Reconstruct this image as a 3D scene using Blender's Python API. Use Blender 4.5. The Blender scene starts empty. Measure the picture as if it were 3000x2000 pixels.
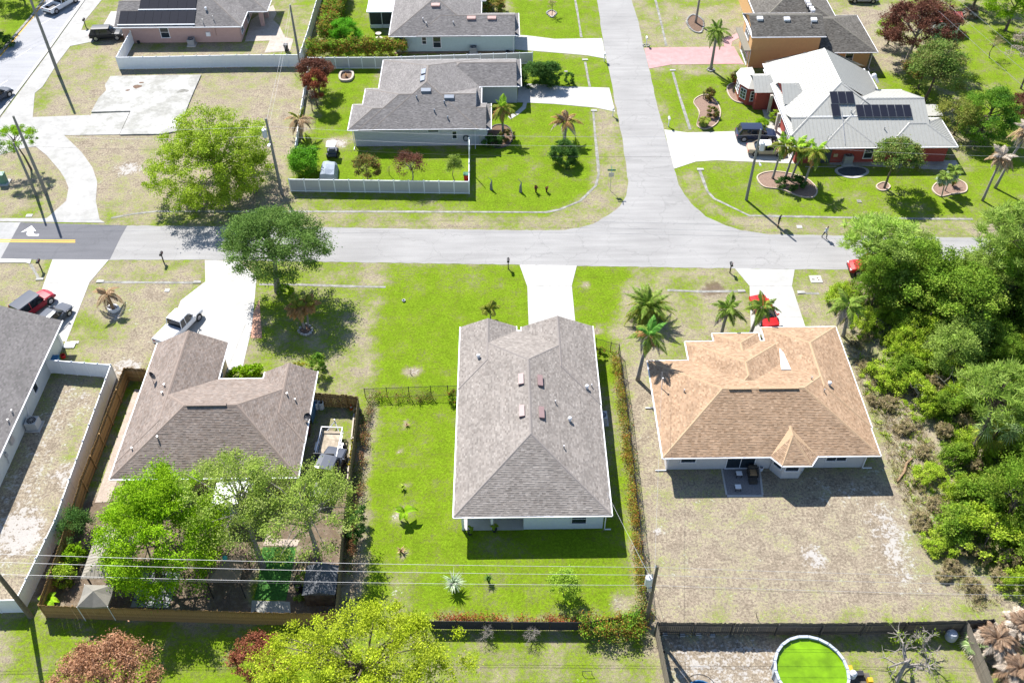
import bpy, math, random
import numpy as np
from mathutils import Vector, Matrix, Euler
from mathutils.geometry import tessellate_polygon
random.seed(7); RNG = np.random.default_rng(7)
SC = bpy.context.scene
COL = SC.collection
# ------------------------------------------------------------------ camera, sky, sun, exposure
CAMZ = 67.0
RT = ((0.99991678, -0.01075179, 0.00712914), (-0.0126483, -0.70830487, 0.70579334), (-0.00253894, -0.70582478, -0.70838192))
FP = 2790.07
cam_d = bpy.data.cameras.new('camera'); cam = bpy.data.objects.new('camera', cam_d); COL.objects.link(cam)
cam_d.sensor_width = 36; cam_d.lens = FP / 3000 * 36; cam_d.clip_end = 6000; cam_d.clip_start = 1
cam.matrix_world = Matrix(((RT[0][0], -RT[0][1], -RT[0][2], 0), (RT[1][0], -RT[1][1], -RT[1][2], 0), (RT[2][0], -RT[2][1], -RT[2][2], CAMZ), (0, 0, 0, 1)))
SC.camera = cam
SUN_EL = math.radians(47.5)
SUN_TO = Vector((-0.47, 0.883, 0)).normalized() * math.cos(SUN_EL) + Vector((0, 0, math.sin(SUN_EL)))
w = bpy.data.worlds.new('World'); SC.world = w; w.use_nodes = True
nt = w.node_tree; bg = nt.nodes['Background']
sky = nt.nodes.new('ShaderNodeTexSky'); sky.sky_type = 'NISHITA'; sky.sun_disc = False
sky.sun_elevation = SUN_EL; sky.sun_rotation = math.atan2(SUN_TO.x, SUN_TO.y)
sky.air_density = 1.0; sky.dust_density = 0.3; sky.ozone_density = 2.0
nt.links.new(sky.outputs[0], bg.inputs[0]); bg.inputs[1].default_value = 0.095
sd = bpy.data.lights.new('sun', 'SUN'); sd.energy = 5.0; sd.angle = math.radians(0.5); sd.color = (1, 0.965, 0.915)
so = bpy.data.objects.new('sun', sd); COL.objects.link(so); so.location = (0, 60, 90)
so.rotation_euler = (-SUN_TO).to_track_quat('-Z', 'Y').to_euler()
SC.view_settings.view_transform = 'Standard'; SC.view_settings.look = 'None'; SC.view_settings.exposure = 1.03; SC.view_settings.gamma = 1.0
SC.view_settings.use_curve_mapping = False
SC.cycles.max_bounces = 4; SC.cycles.transparent_max_bounces = 4; SC.cycles.diffuse_bounces = 2; SC.cycles.glossy_bounces = 2
SC.cycles.caustics_reflective = False; SC.cycles.caustics_refractive = False

# ------------------------------------------------------------------ helpers
def G(px, py, z=0.0):
    """point of the place at height z that a surveyed picture point belongs to"""
    a, b, c = px - 1500, py - 1000, FP
    v = [RT[i][0] * a + RT[i][1] * b + RT[i][2] * c for i in range(3)]
    t = (z - CAMZ) / v[2]
    return Vector((v[0] * t, v[1] * t, z))
def GP(pts, z=0.0): return [G(p[0], p[1], z) for p in pts]
def on_slope(px, py, y0, z0, s):
    z = z0
    for _ in range(30): z = z0 + s * (G(px, py, z).y - y0) * .5 + (z - z0) * .5
    return G(px, py, z)
ORG = {}
def link(name, data, parent=None, mat=None, kind=None):
    o = bpy.data.objects.new(name, data); COL.objects.link(o)
    if parent is not None: o.parent = parent
    if mat is not None and data is not None and not data.materials: data.materials.append(mat)
    if kind: o['kind'] = kind
    return o
def tag(o, label, cat, group=None, kind=None):
    if label: o['label'] = label
    if cat: o['category'] = cat
    if group: o['group'] = group
    if kind: o['kind'] = kind
    return o
def thing(name, label, cat, loc=(0, 0, 0), group=None, rz=0):
    o = bpy.data.objects.new(name, None); COL.objects.link(o); o.empty_display_size = .3
    o.location = loc; o.rotation_euler = (0, 0, rz); ORG[o] = Vector(loc)
    return tag(o, label, cat, group)
def copy_tree(o, parent=None):
    c = o.copy(); COL.objects.link(c); c.parent = parent
    for ch in o.children: copy_tree(ch, c)
    return c
def place(proto, state, loc, rz=0, sc=1, label=None, group=None, rx=0, ry=0):
    o = proto if not state.get(proto) else copy_tree(proto)
    state[proto] = True
    o.location = loc; o.rotation_euler = (rx, ry, rz); o.scale = (sc,) * 3 if not hasattr(sc, '__len__') else sc
    if label: o['label'] = label
    if group: o['group'] = group
    return o
class MB:
    def __init__(s): s.v = []; s.f = []; s.uv = []
    def add(s, vs, fs, uv=(0, 0)):
        n = len(s.v); s.v += [tuple(p) for p in vs]
        for f in fs: s.f.append(tuple(i + n for i in f)); s.uv.append(uv)
        return s
    def poly(s, pts, uv=(0, 0)): return s.add(pts, [tuple(range(len(pts)))], uv)
    def box(s, cx, cy, cz, sx, sy, sz, rz=0, m=None):
        c, sn = math.cos(rz), math.sin(rz); vs = []
        for z in (-.5, .5):
            for x, y in ((-.5, -.5), (.5, -.5), (.5, .5), (-.5, .5)):
                X, Y = x * sx, y * sy; vs.append((cx + X * c - Y * sn, cy + X * sn + Y * c, cz + z * sz))
        if m: vs = [m @ Vector(p) for p in vs]
        return s.add(vs, [(3, 2, 1, 0), (4, 5, 6, 7), (0, 1, 5, 4), (1, 2, 6, 5), (2, 3, 7, 6), (3, 0, 4, 7)])
    def bx(s, x0, x1, y0, y1, z0, z1): return s.box((x0 + x1) / 2, (y0 + y1) / 2, (z0 + z1) / 2, abs(x1 - x0), abs(y1 - y0), abs(z1 - z0))
    def tube(s, p0, p1, r0, r1=None, n=8, cap=True):
        r1 = r0 if r1 is None else r1; p0, p1 = Vector(p0), Vector(p1); d = (p1 - p0)
        if d.length < 1e-6: return s
        d.normalize(); a = d.orthogonal().normalized(); b = d.cross(a); vs = []
        for p, r in ((p0, r0), (p1, r1)):
            for i in range(n):
                t = 2 * math.pi * i / n; vs.append(p + a * (r * math.cos(t)) + b * (r * math.sin(t)))
        fs = [(i, (i + 1) % n, n + (i + 1) % n, n + i) for i in range(n)]
        if cap: fs += [tuple(range(n))[::-1], tuple(range(n, 2 * n))]
        return s.add(vs, fs)
    def path(s, pts, rs, n=7):
        pts = [Vector(p) for p in pts]
        if not hasattr(rs, '__len__'): rs = [rs] * len(pts)
        vs = []; a = None
        for i, p in enumerate(pts):
            d = (pts[min(i + 1, len(pts) - 1)] - pts[max(i - 1, 0)]).normalized()
            a = d.orthogonal().normalized() if a is None else (a - d * a.dot(d)).normalized()
            b = d.cross(a)
            for k in range(n):
                t = 2 * math.pi * k / n; vs.append(p + (a * math.cos(t) + b * math.sin(t)) * rs[i])
        fs = [(j * n + k, j * n + (k + 1) % n, (j + 1) * n + (k + 1) % n, (j + 1) * n + k) for j in range(len(pts) - 1) for k in range(n)]
        fs += [tuple(range(n))[::-1], tuple(range((len(pts) - 1) * n, len(pts) * n))]
        return s.add(vs, fs)
    def prism(s, pts, z0, z1):
        n = len(pts); P2 = [Vector((p[0], p[1], 0)) for p in pts]
        ar = sum(P2[i].x * P2[(i + 1) % n].y - P2[(i + 1) % n].x * P2[i].y for i in range(n))
        if ar < 0: P2 = P2[::-1]
        vs = [(p.x, p.y, z0) for p in P2] + [(p.x, p.y, z1) for p in P2]
        fs = [(i, (i + 1) % n, n + (i + 1) % n, n + i) for i in range(n)]
        for t in tessellate_polygon([P2]):
            a, b, c = t
            if (P2[b] - P2[a]).cross(P2[c] - P2[a]).z < 0: a, c = c, a
            fs.append((n + a, n + b, n + c)); fs.append((c, b, a))
        return s.add(vs, fs)
    def lathe(s, prof, cx, cy, n=16):
        vs = []
        for r, z in prof:
            for i in range(n):
                t = 2 * math.pi * i / n; vs.append((cx + r * math.cos(t), cy + r * math.sin(t), z))
        fs = [(j * n + i, j * n + (i + 1) % n, (j + 1) * n + (i + 1) % n, (j + 1) * n + i) for j in range(len(prof) - 1) for i in range(n)]
        return s.add(vs, fs)
    def sphere(s, c, r, n=10, m=6, rz=None):
        rz = r if rz is None else rz
        prof = [(max(r * math.sin(math.pi * j / m), .001), c[2] - rz * math.cos(math.pi * j / m)) for j in range(m + 1)]
        return s.lathe(prof, c[0], c[1], n)
    def mesh(s, name, off=None, uv=False):
        me = bpy.data.meshes.new(name)
        vs = s.v if off is None else [(p[0] - off.x, p[1] - off.y, p[2] - off.z) for p in s.v]
        me.from_pydata(vs, [], s.f)
        if uv:
            l = me.uv_layers.new(name='UVMap'); arr = []
            for f, u in zip(s.f, s.uv): arr += [u[0], u[1]] * len(f)
            l.data.foreach_set('uv', arr)
        me.update(); return me
    def build(s, name, mat, parent=None, uv=False, smooth=False, kind=None, origin=None):
        off = ORG.get(parent) if parent is not None else origin
        me = s.mesh(name, off, uv)
        if smooth: me.polygons.foreach_set('use_smooth', [True] * len(me.polygons))
        o = link(name, me, parent, mat, kind)
        if parent is None and origin is not None: o.location = origin
        ORG[o] = off if off is not None else Vector((0, 0, 0))
        return o
def quads_mesh(name, V, uv):
    """V (N,4,3) float array, uv (N,2): one colour cell per quad"""
    n = len(V); me = bpy.data.meshes.new(name)
    me.vertices.add(4 * n); me.vertices.foreach_set('co', np.ascontiguousarray(V, np.float32).ravel())
    me.loops.add(4 * n); me.loops.foreach_set('vertex_index', np.arange(4 * n, dtype=np.int32))
    me.polygons.add(n); me.polygons.foreach_set('loop_start', np.arange(0, 4 * n, 4, dtype=np.int32))
    l = me.uv_layers.new(name='UVMap'); l.data.foreach_set('uv', np.repeat(uv, 4, axis=0).astype(np.float32).ravel())
    me.update(calc_edges=True); return me

# ------------------------------------------------------------------ materials
MATS = {}
def nodes_of(name):
    m = bpy.data.materials.new(name); m.use_nodes = True; t = m.node_tree
    return m, t, t.nodes['Principled BSDF']
def mat(name, col, rough=.8, var=.12, scale=4.0, bump=0.0, metal=0.0, spec=.3, scale2=None, stain=0.0):
    if name in MATS: return MATS[name]
    m, t, b = nodes_of(name); N = t.nodes; L = t.links
    tc = N.new('ShaderNodeTexCoord'); no = N.new('ShaderNodeTexNoise'); no.inputs['Scale'].default_value = scale; no.inputs['Detail'].default_value = 6; no.inputs['Roughness'].default_value = .65
    L.new(tc.outputs['Object'], no.inputs['Vector'])
    r = N.new('ShaderNodeValToRGB'); L.new(no.outputs['Fac'], r.inputs['Fac'])
    r.color_ramp.elements[0].position = .3; r.color_ramp.elements[1].position = .7
    r.color_ramp.elements[0].color = [max(0, c * (1 - var)) for c in col] + [1]; r.color_ramp.elements[1].color = [min(1, c * (1 + var)) for c in col] + [1]
    out = r.outputs['Color']
    if stain:
        n2 = N.new('ShaderNodeTexNoise'); n2.inputs['Scale'].default_value = scale2 or scale * .15; n2.inputs['Detail'].default_value = 9; n2.inputs['Roughness'].default_value = .7
        L.new(tc.outputs['Object'], n2.inputs['Vector'])
        r2 = N.new('ShaderNodeValToRGB'); L.new(n2.outputs['Fac'], r2.inputs['Fac'])
        r2.color_ramp.elements[0].position = .42; r2.color_ramp.elements[0].color = (1 - stain, 1 - stain, 1 - stain * 1.1, 1); r2.color_ramp.elements[1].position = .62
        mx = N.new('ShaderNodeMix'); mx.data_type = 'RGBA'; mx.blend_type = 'MULTIPLY'; mx.inputs['Factor'].default_value = 1
        L.new(out, mx.inputs['A']); L.new(r2.outputs['Color'], mx.inputs['B']); out = mx.outputs['Result']
    L.new(out, b.inputs['Base Color'])
    b.inputs['Roughness'].default_value = rough; b.inputs['Metallic'].default_value = metal; b.inputs['Specular IOR Level'].default_value = spec
    if bump:
        bp = N.new('ShaderNodeBump'); bp.inputs['Strength'].default_value = bump; bp.inputs['Distance'].default_value = .05
        n3 = N.new('ShaderNodeTexNoise'); n3.inputs['Scale'].default_value = scale * 6; n3.inputs['Detail'].default_value = 5; L.new(tc.outputs['Object'], n3.inputs['Vector'])
        L.new(n3.outputs['Fac'], bp.inputs['Height']); L.new(bp.outputs['Normal'], b.inputs['Normal'])
    MATS[name] = m; return m
def cellmat(name, cols, rough=.85, trans=0.0, spec=.25, vmul=.25, stain=0.0):
    """one colour of the palette for each piece (u of its colour cell), brightness by v"""
    if name in MATS: return MATS[name]
    m, t, b = nodes_of(name); N = t.nodes; L = t.links
    uv = N.new('ShaderNodeUVMap'); uv.uv_map = 'UVMap'; sp = N.new('ShaderNodeSeparateXYZ'); L.new(uv.outputs[0], sp.inputs[0])
    r = N.new('ShaderNodeValToRGB'); cr = r.color_ramp
    while len(cr.elements) < len(cols): cr.elements.new(.5)
    for i, c in enumerate(cols):
        cr.elements[i].position = i / max(1, len(cols) - 1); cr.elements[i].color = list(c) + [1]
    L.new(sp.outputs['X'], r.inputs['Fac'])
    mr = N.new('ShaderNodeMapRange'); mr.inputs['To Min'].default_value = 1 - vmul; mr.inputs['To Max'].default_value = 1 + vmul; L.new(sp.outputs['Y'], mr.inputs['Value'])
    mx = N.new('ShaderNodeVectorMath'); mx.operation = 'SCALE'; L.new(r.outputs['Color'], mx.inputs[0]); L.new(mr.outputs['Result'], mx.inputs['Scale'])
    if stain:
        tc = N.new('ShaderNodeTexCoord'); mp = N.new('ShaderNodeMapping'); mp.inputs['Scale'].default_value = (.5, .22, .5); L.new(tc.outputs['Object'], mp.inputs['Vector'])
        ns = N.new('ShaderNodeTexNoise'); ns.inputs['Scale'].default_value = 1.6; ns.inputs['Detail'].default_value = 8; ns.inputs['Roughness'].default_value = .65; L.new(mp.outputs[0], ns.inputs['Vector'])
        m2 = N.new('ShaderNodeMapRange'); m2.inputs['From Min'].default_value = .35; m2.inputs['From Max'].default_value = .65; m2.inputs['To Min'].default_value = 1 - stain; m2.inputs['To Max'].default_value = 1 + stain * .55; L.new(ns.outputs['Fac'], m2.inputs['Value'])
        ml = N.new('ShaderNodeMath'); ml.operation = 'MULTIPLY'; L.new(mr.outputs['Result'], ml.inputs[0]); L.new(m2.outputs['Result'], ml.inputs[1]); L.new(ml.outputs[0], mx.inputs['Scale'])
    L.new(mx.outputs[0], b.inputs['Base Color']); b.inputs['Roughness'].default_value = rough; b.inputs['Specular IOR Level'].default_value = spec
    if trans:
        tr = N.new('ShaderNodeBsdfTranslucent'); L.new(mx.outputs[0], tr.inputs['Color'])
        ms = N.new('ShaderNodeMixShader'); ms.inputs[0].default_value = trans
        L.new(b.outputs[0], ms.inputs[1]); L.new(tr.outputs[0], ms.inputs[2]); L.new(ms.outputs[0], t.nodes['Material Output'].inputs['Surface'])
    MATS[name] = m; return m
def glass(name='window_glass', col=(.02, .03, .04)):
    if name in MATS: return MATS[name]
    m, t, b = nodes_of(name); b.inputs['Base Color'].default_value = (*col, 1); b.inputs['Roughness'].default_value = .06; b.inputs['Specular IOR Level'].default_value = .6
    MATS[name] = m; return m

WHITE = mat('white_vinyl', (.80, .81, .83), .5, .05, 2)
VINYL2 = mat('tan_grey_vinyl', (.47, .47, .47), .55, .05, 2)
WTRIM = mat('white_trim', (.72, .72, .74), .5, .04, 2)
CONC = mat('concrete', (.47, .455, .435), .9, .10, 1.5, .15, stain=.16, scale2=.3)
CONC_OLD = mat('old_concrete', (.44, .43, .41), .9, .16, 2.0, .2, stain=.35, scale2=.35)
GUTTER = mat('swale_concrete', (.31, .30, .28), .9, .2, 2.0, .2, stain=.4, scale2=1.2)
CHROME = mat('galvanised_metal', (.5, .5, .52), .4, .1, 5, metal=.6)
BLACKM = mat('black_metal', (.02, .02, .022), .5, .2, 5)
DARK = mat('dark_plastic', (.03, .03, .035), .5, .2, 5)
POLE = mat('pole_wood', (.16, .13, .10), .9, .3, 6, .2)
POLEC = mat('grey_pole_wood', (.22, .215, .20), .9, .25, 6, .2)
WOOD = mat('weathered_fence_wood', (.43, .265, .12), .9, .35, 3, .2, stain=.45, scale2=.8)
WOODG = mat('grey_fence_wood', (.13, .115, .10), .9, .35, 3, .2, stain=.3, scale2=.8)
WOODL = mat('pale_post_wood', (.33, .25, .15), .9, .2, 3)
TRUNK = mat('bark', (.14, .11, .085), .95, .35, 5, .5)
TRUNKP = mat('palm_trunk', (.26, .24, .22), .95, .25, 5, .4)
GLASS = glass()
MULCH = mat('mulch', (.15, .095, .065), .95, .35, 6, .6)
EOF_DUMMY = 0
# ------------------------------------------------------------------ ground sheet
def smooth_zone(X, Y, pts, soft):
    P = np.array([(p.x, p.y) for p in pts]); n = len(P); d2 = np.full(X.shape, 1e9); ins = np.zeros(X.shape, bool)
    for i in range(n):
        a = P[i]; b = P[(i + 1) % n]; e = b - a; L2 = max(e @ e, 1e-9)
        t = np.clip(((X - a[0]) * e[0] + (Y - a[1]) * e[1]) / L2, 0, 1)
        d2 = np.minimum(d2, (X - a[0] - t * e[0]) ** 2 + (Y - a[1] - t * e[1]) ** 2)
        c = ((a[1] > Y) != (b[1] > Y)) & (X < (b[0] - a[0]) * (Y - a[1]) / ((b[1] - a[1]) if abs(b[1] - a[1]) > 1e-9 else 1e-9) + a[0]); ins ^= c
    sd = np.sqrt(d2) * np.where(ins, 1, -1)
    return np.clip(sd / soft * .5 + .5, 0, 1)
def vnoise(X, Y, s, seed):
    r = np.random.default_rng(seed).random((64, 64)); x = X / s; y = Y / s; xi = np.floor(x).astype(int); yi = np.floor(y).astype(int)
    fx = x - xi; fy = y - yi; fx = fx * fx * (3 - 2 * fx); fy = fy * fy * (3 - 2 * fy); g = lambda a, b: r[a % 64, b % 64]
    return (g(xi, yi) * (1 - fx) + g(xi + 1, yi) * fx) * (1 - fy) + (g(xi, yi + 1) * (1 - fx) + g(xi + 1, yi + 1) * fx) * fy
# green, sand, bare earth by zone (surveyed outlines)
ZONES = [
 # px outline, green, sand, soil, soft(m)
 ([(0,0),(140,0),(95,55),(0,170)], .95, 0, 0, .6),
 ([(240,160),(390,40),(700,150),(880,200),(870,640),(250,640),(90,560),(-40,640),(-40,360),(110,340)], .24, .30, .10, 2),
 ([(155,235),(250,150),(345,150),(345,230),(250,260)], .42, .2, .05, 2.0),
 ([(345,170),(350,135),(790,130),(790,160)], .22, .3, .1, 1),
 ([(370,128),(720,128),(740,150),(370,152)], .35, .1, .1, .8),
 ([(790,40),(900,30),(920,130),(800,160)], .38, .2, .1, 2),
 ([(250,620),(860,605),(900,668),(320,655)], .50, .1, 0, 1.2),
 ([(905,210),(1110,170),(1100,215),(1020,380),(1020,440),(1390,440),(1390,545),(860,545),(870,420),(950,330)], .92, 0, 0, .8),
 ([(860,545),(1400,545),(1420,630),(860,625)], .62, .05, 0, 1.2),
 ([(860,625),(1500,625),(1700,640),(1660,680),(860,680)], .42, .12, .05, 1.2),
 ([(970,0),(1080,0),(1080,70),(1170,150),(1180,165),(970,165)], .85, 0, 0, 1),
 ([(1400,440),(1390,230),(1530,240),(1740,240),(1745,470),(1700,600),(1600,622),(1400,625)], .93, 0, 0, .8),
 ([(1745,310),(1820,330),(1850,540),(1790,640),(1690,675),(1620,640),(1720,590),(1752,480)], .40, .12, .05, .9),
 ([(1500,0),(1750,0),(1775,120),(1540,110),(1500,60)], 1.0, 0, 0, .6),
 ([(1690,0),(1752,0),(1772,120),(1710,116)], .75, 0, 0, .6),
 ([(1520,150),(1720,165),(1790,185),(1800,260),(1540,255)], .88, 0, 0, .7),
 ([(1850,-20),(2200,-20),(2200,150),(1895,140)], .36, .3, .08, 1.5),
 ([(1880,-20),(2200,-20),(2200,18),(1900,15)], .62, .05, 0, 1.0),
 ([(1905,200),(2200,185),(2205,220),(1905,240)], .45, .2, .1, 1.0),
 ([(1915,215),(2230,225),(2260,390),(1960,380)], .82, 0, 0, 1),
 ([(1985,500),(2300,490),(2900,495),(3000,500),(3000,690),(2250,690),(2050,640)], .84, 0, 0, 1.0),
 ([(1985,500),(2040,500),(2100,600),(2180,635),(3000,645),(3000,705),(2200,690),(2010,580)], .44, .15, .05, 1.0),
 ([(2450,20),(2640,20),(2660,220),(2560,210)], .22, .3, .1, 1.5),
 ([(2560,215),(2700,215),(2760,300),(2600,300)], .72, 0, 0, 1.0),
 ([(2760,80),(3020,70),(3020,560),(2860,520),(2810,430),(2840,250)], .80, .04, 0, 1.2),
 ([(2790,250),(2900,420),(2830,440),(2760,320)], .4, .2, .1, 1.5),
 ([(-40,770),(100,775),(140,870),(60,920),(-40,900)], .32, .3, .1, 1.5),
 ([(290,775),(600,765),(600,840),(540,860),(270,830)], .42, .2, .05, 1.2),
 ([(270,850),(560,840),(520,880),(480,1000),(400,1090),(230,1060),(200,1000)], .22, .32, .12, 1.5),
 ([(240,930),(330,930),(340,985),(250,1000)], .62, .1, 0, 2.0),
 ([(150,1095),(300,1100),(130,1500),(30,1800),(-60,1800),(-60,1500)], .18, .48, .10, 2.0),
 ([(330,1080),(352,1090),(125,1770),(70,1770)], .05, .05, .55, .4),
 ([(760,840),(1120,850),(1115,1130),(940,1150),(730,1060),(730,900)], .60, .05, .08, 2.0),
 ([(1040,900),(1120,870),(1110,1130),(1010,1120)], .34, .2, .05, 1.2),
 ([(820,768),(1200,772),(1150,845),(830,832)], .58, .05, .03, 1.5),
 ([(1120,850),(1180,775),(1860,785),(1810,900),(1795,1130),(1100,1145)], .98, 0, 0, .8),
 ([(1060,1160),(1350,1140),(1345,1520),(1800,1520),(1830,1030),(1880,1800),(1000,1805)], .90, 0, 0, .8),
 ([(1180,785),(1500,778),(1510,850),(1200,850)], .80, 0, 0, 1.5),
 ([(1075,1150),(1020,1560),(985,1800),(1045,1800),(1070,1560),(1105,1200)], .25, .1, .35, .5),
 ([(1150,1680),(1210,1690),(1190,1790),(1120,1770)], .35, .4, .2, 1.0),
 ([(1800,1040),(1835,1040),(1905,1800),(1850,1800)], .55, .1, .2, .5),
 ([(1850,800),(2160,795),(2230,960),(2020,1000),(1880,1060),(1800,1010)], .36, .12, .10, 1.2),
 ([(1855,786),(2165,790),(2200,850),(1860,850)], .50, .05, .15, 1.2),
 ([(1830,1020),(1900,1010),(1960,1380),(1960,1820),(1895,1800)], .22, .35, .12, 1.2),
 ([(1930,1375),(2610,1375),(2650,1500),(2800,1815),(1920,1815)], .15, .30, .02, 1.5),
 ([(2560,1480),(2630,1490),(2660,1600),(2700,1720),(2640,1700),(2550,1600)], .1, .64, 0, 1.4),
 ([(2330,1400),(2600,1380),(2610,1470),(2400,1470)], .2, .45, .05, 1.0),
 ([(2340,900),(2420,800),(2400,980),(2460,960)], .25, .25, .12, 1.0),
 ([(2420,800),(3000,790),(3000,1800),(2850,1790),(2600,1350),(2480,1000)], .38, .05, .30, 1.5),
 ([(2440,940),(2520,960),(2700,1200),(2810,1420),(2790,1560),(2870,1700),(2930,1770),(2850,1800),(2720,1720),(2580,1350)], .30, .36, .04, 1.5),
 ([(-40,1800),(140,1810),(900,1840),(900,2050),(-40,2050)], .80, 0, .03, 1.2),
 ([(-40,1850),(40,1860),(30,2050),(-40,2050)], .42, .1, .05, 1.0),
 ([(140,1500),(360,1400),(1040,1330),(990,1830),(130,1800)], .2, .1, .5, .8),
 ([(750,1600),(870,1600),(840,1760),(735,1760)], .85, 0, 0, .4),
 ([(1230,1840),(1910,1840),(1930,2050),(1200,2050)], .60, .15, .1, 1.5),
 ([(1930,1840),(2360,1840),(2300,2050),(1950,2050)], .12, .55, .15, 1.5),
 ([(2280,1850),(2760,1840),(2800,2050),(2450,2050)], .55, .12, .15, 1.2),
 ([(930,1120),(990,1110),(940,1480),(880,1480)], .25, .2, .3, .8),
]
fx = np.arange(-88, 88.01, .4); fy = np.arange(27, 150.01, .4)
xs = np.concatenate([[-4000, -1200, -400, -150], fx, [150, 400, 1200, 4000]]); ys = np.concatenate([[-3000, -800, -200, -20], fy, [200, 400, 1200, 5000]])
GX, GY = np.meshgrid(xs, ys); WX = GX + (vnoise(GX, GY, 2.2, 1) - .5) * 1.1 + (vnoise(GX, GY, .9, 5) - .5) * .5; WY = GY + (vnoise(GX, GY, 2.2, 2) - .5) * 1.1 + (vnoise(GX, GY, .9, 6) - .5) * .5
zc = np.zeros(GX.shape + (3,)); zc[..., 0] = .55; zc[..., 1] = .1; zc[..., 2] = .05
for pts, g, s_, e_, soft in ZONES:
    k = smooth_zone(WX, WY, GP(pts), soft)[..., None]; zc = zc * (1 - k) + np.array([g, s_, e_]) * k
big = vnoise(GX, GY, 6, 3) - .5
zc[..., 0] = np.clip(zc[..., 0] + big * .22, 0, 1)
def spot(px, py, r, g=None, s_=None, e_=None):
    global zc
    p = G(px, py); k = np.clip(1.4 - np.hypot(WX - p.x, WY - p.y) / r, 0, 1)
    for i, v in enumerate((g, s_, e_)):
        if v is not None: zc[..., i] = zc[..., i] * (1 - k) + v * k
for a in [(1203,1090,.9,.1,.55,.3),(1192,1247,.4,.2,.4,.4),(1186,1330,.35,.2,.5,.2),(1183,1430,.5,.3,.4,.3),(1170,1515,.8,.2,.5,.3),(1175,1615,.5,.2,.3,.3),(985,420,1.6,.1,.8,0),(1758,967,.7,.2,.3,.4),(1708,845,.5,.2,.4,.3),
          (1935,1560,.7,.1,.7,0),(1820,1760,1.0,.3,.5,.1),(2390,1640,1.2,.1,.75,0),(60,1560,2,.1,.8,0),(200,1400,1.6,.1,.7,0),(250,1180,1.2,.2,.5,.1),(1098,820,1.4,.25,.2,.15),(370,490,1.5,.1,.75,0),(500,560,1.4,.3,.2,.4),(640,500,1.6,.2,.1,.3),
          (370,1085,1.3,.1,.75,0),(330,920,.9,.2,.6,0),(2090,850,1.3,.2,.1,.6),(1440,945,.5,.3,.3,.1),(500,1010,1.0,.1,.6,.1)]: spot(*a)
ny, nx = GX.shape
gm = bpy.data.meshes.new('ground')
co = np.stack([GX, GY, np.zeros_like(GX)], -1).reshape(-1, 3)
idx = np.arange(nx * ny).reshape(ny, nx); q = np.stack([idx[:-1, :-1], idx[:-1, 1:], idx[1:, 1:], idx[1:, :-1]], -1).reshape(-1, 4)
gm.vertices.add(len(co)); gm.vertices.foreach_set('co', co.ravel()); gm.loops.add(q.size); gm.loops.foreach_set('vertex_index', q.ravel().astype(np.int32))
gm.polygons.add(len(q)); gm.polygons.foreach_set('loop_start', np.arange(0, q.size, 4, dtype=np.int32)); gm.update(calc_edges=True)
at = gm.attributes.new('zone', 'FLOAT_COLOR', 'POINT'); at.data.foreach_set('color', np.concatenate([zc.reshape(-1, 3), np.ones((len(co), 1))], 1).astype(np.float32).ravel())
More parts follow.
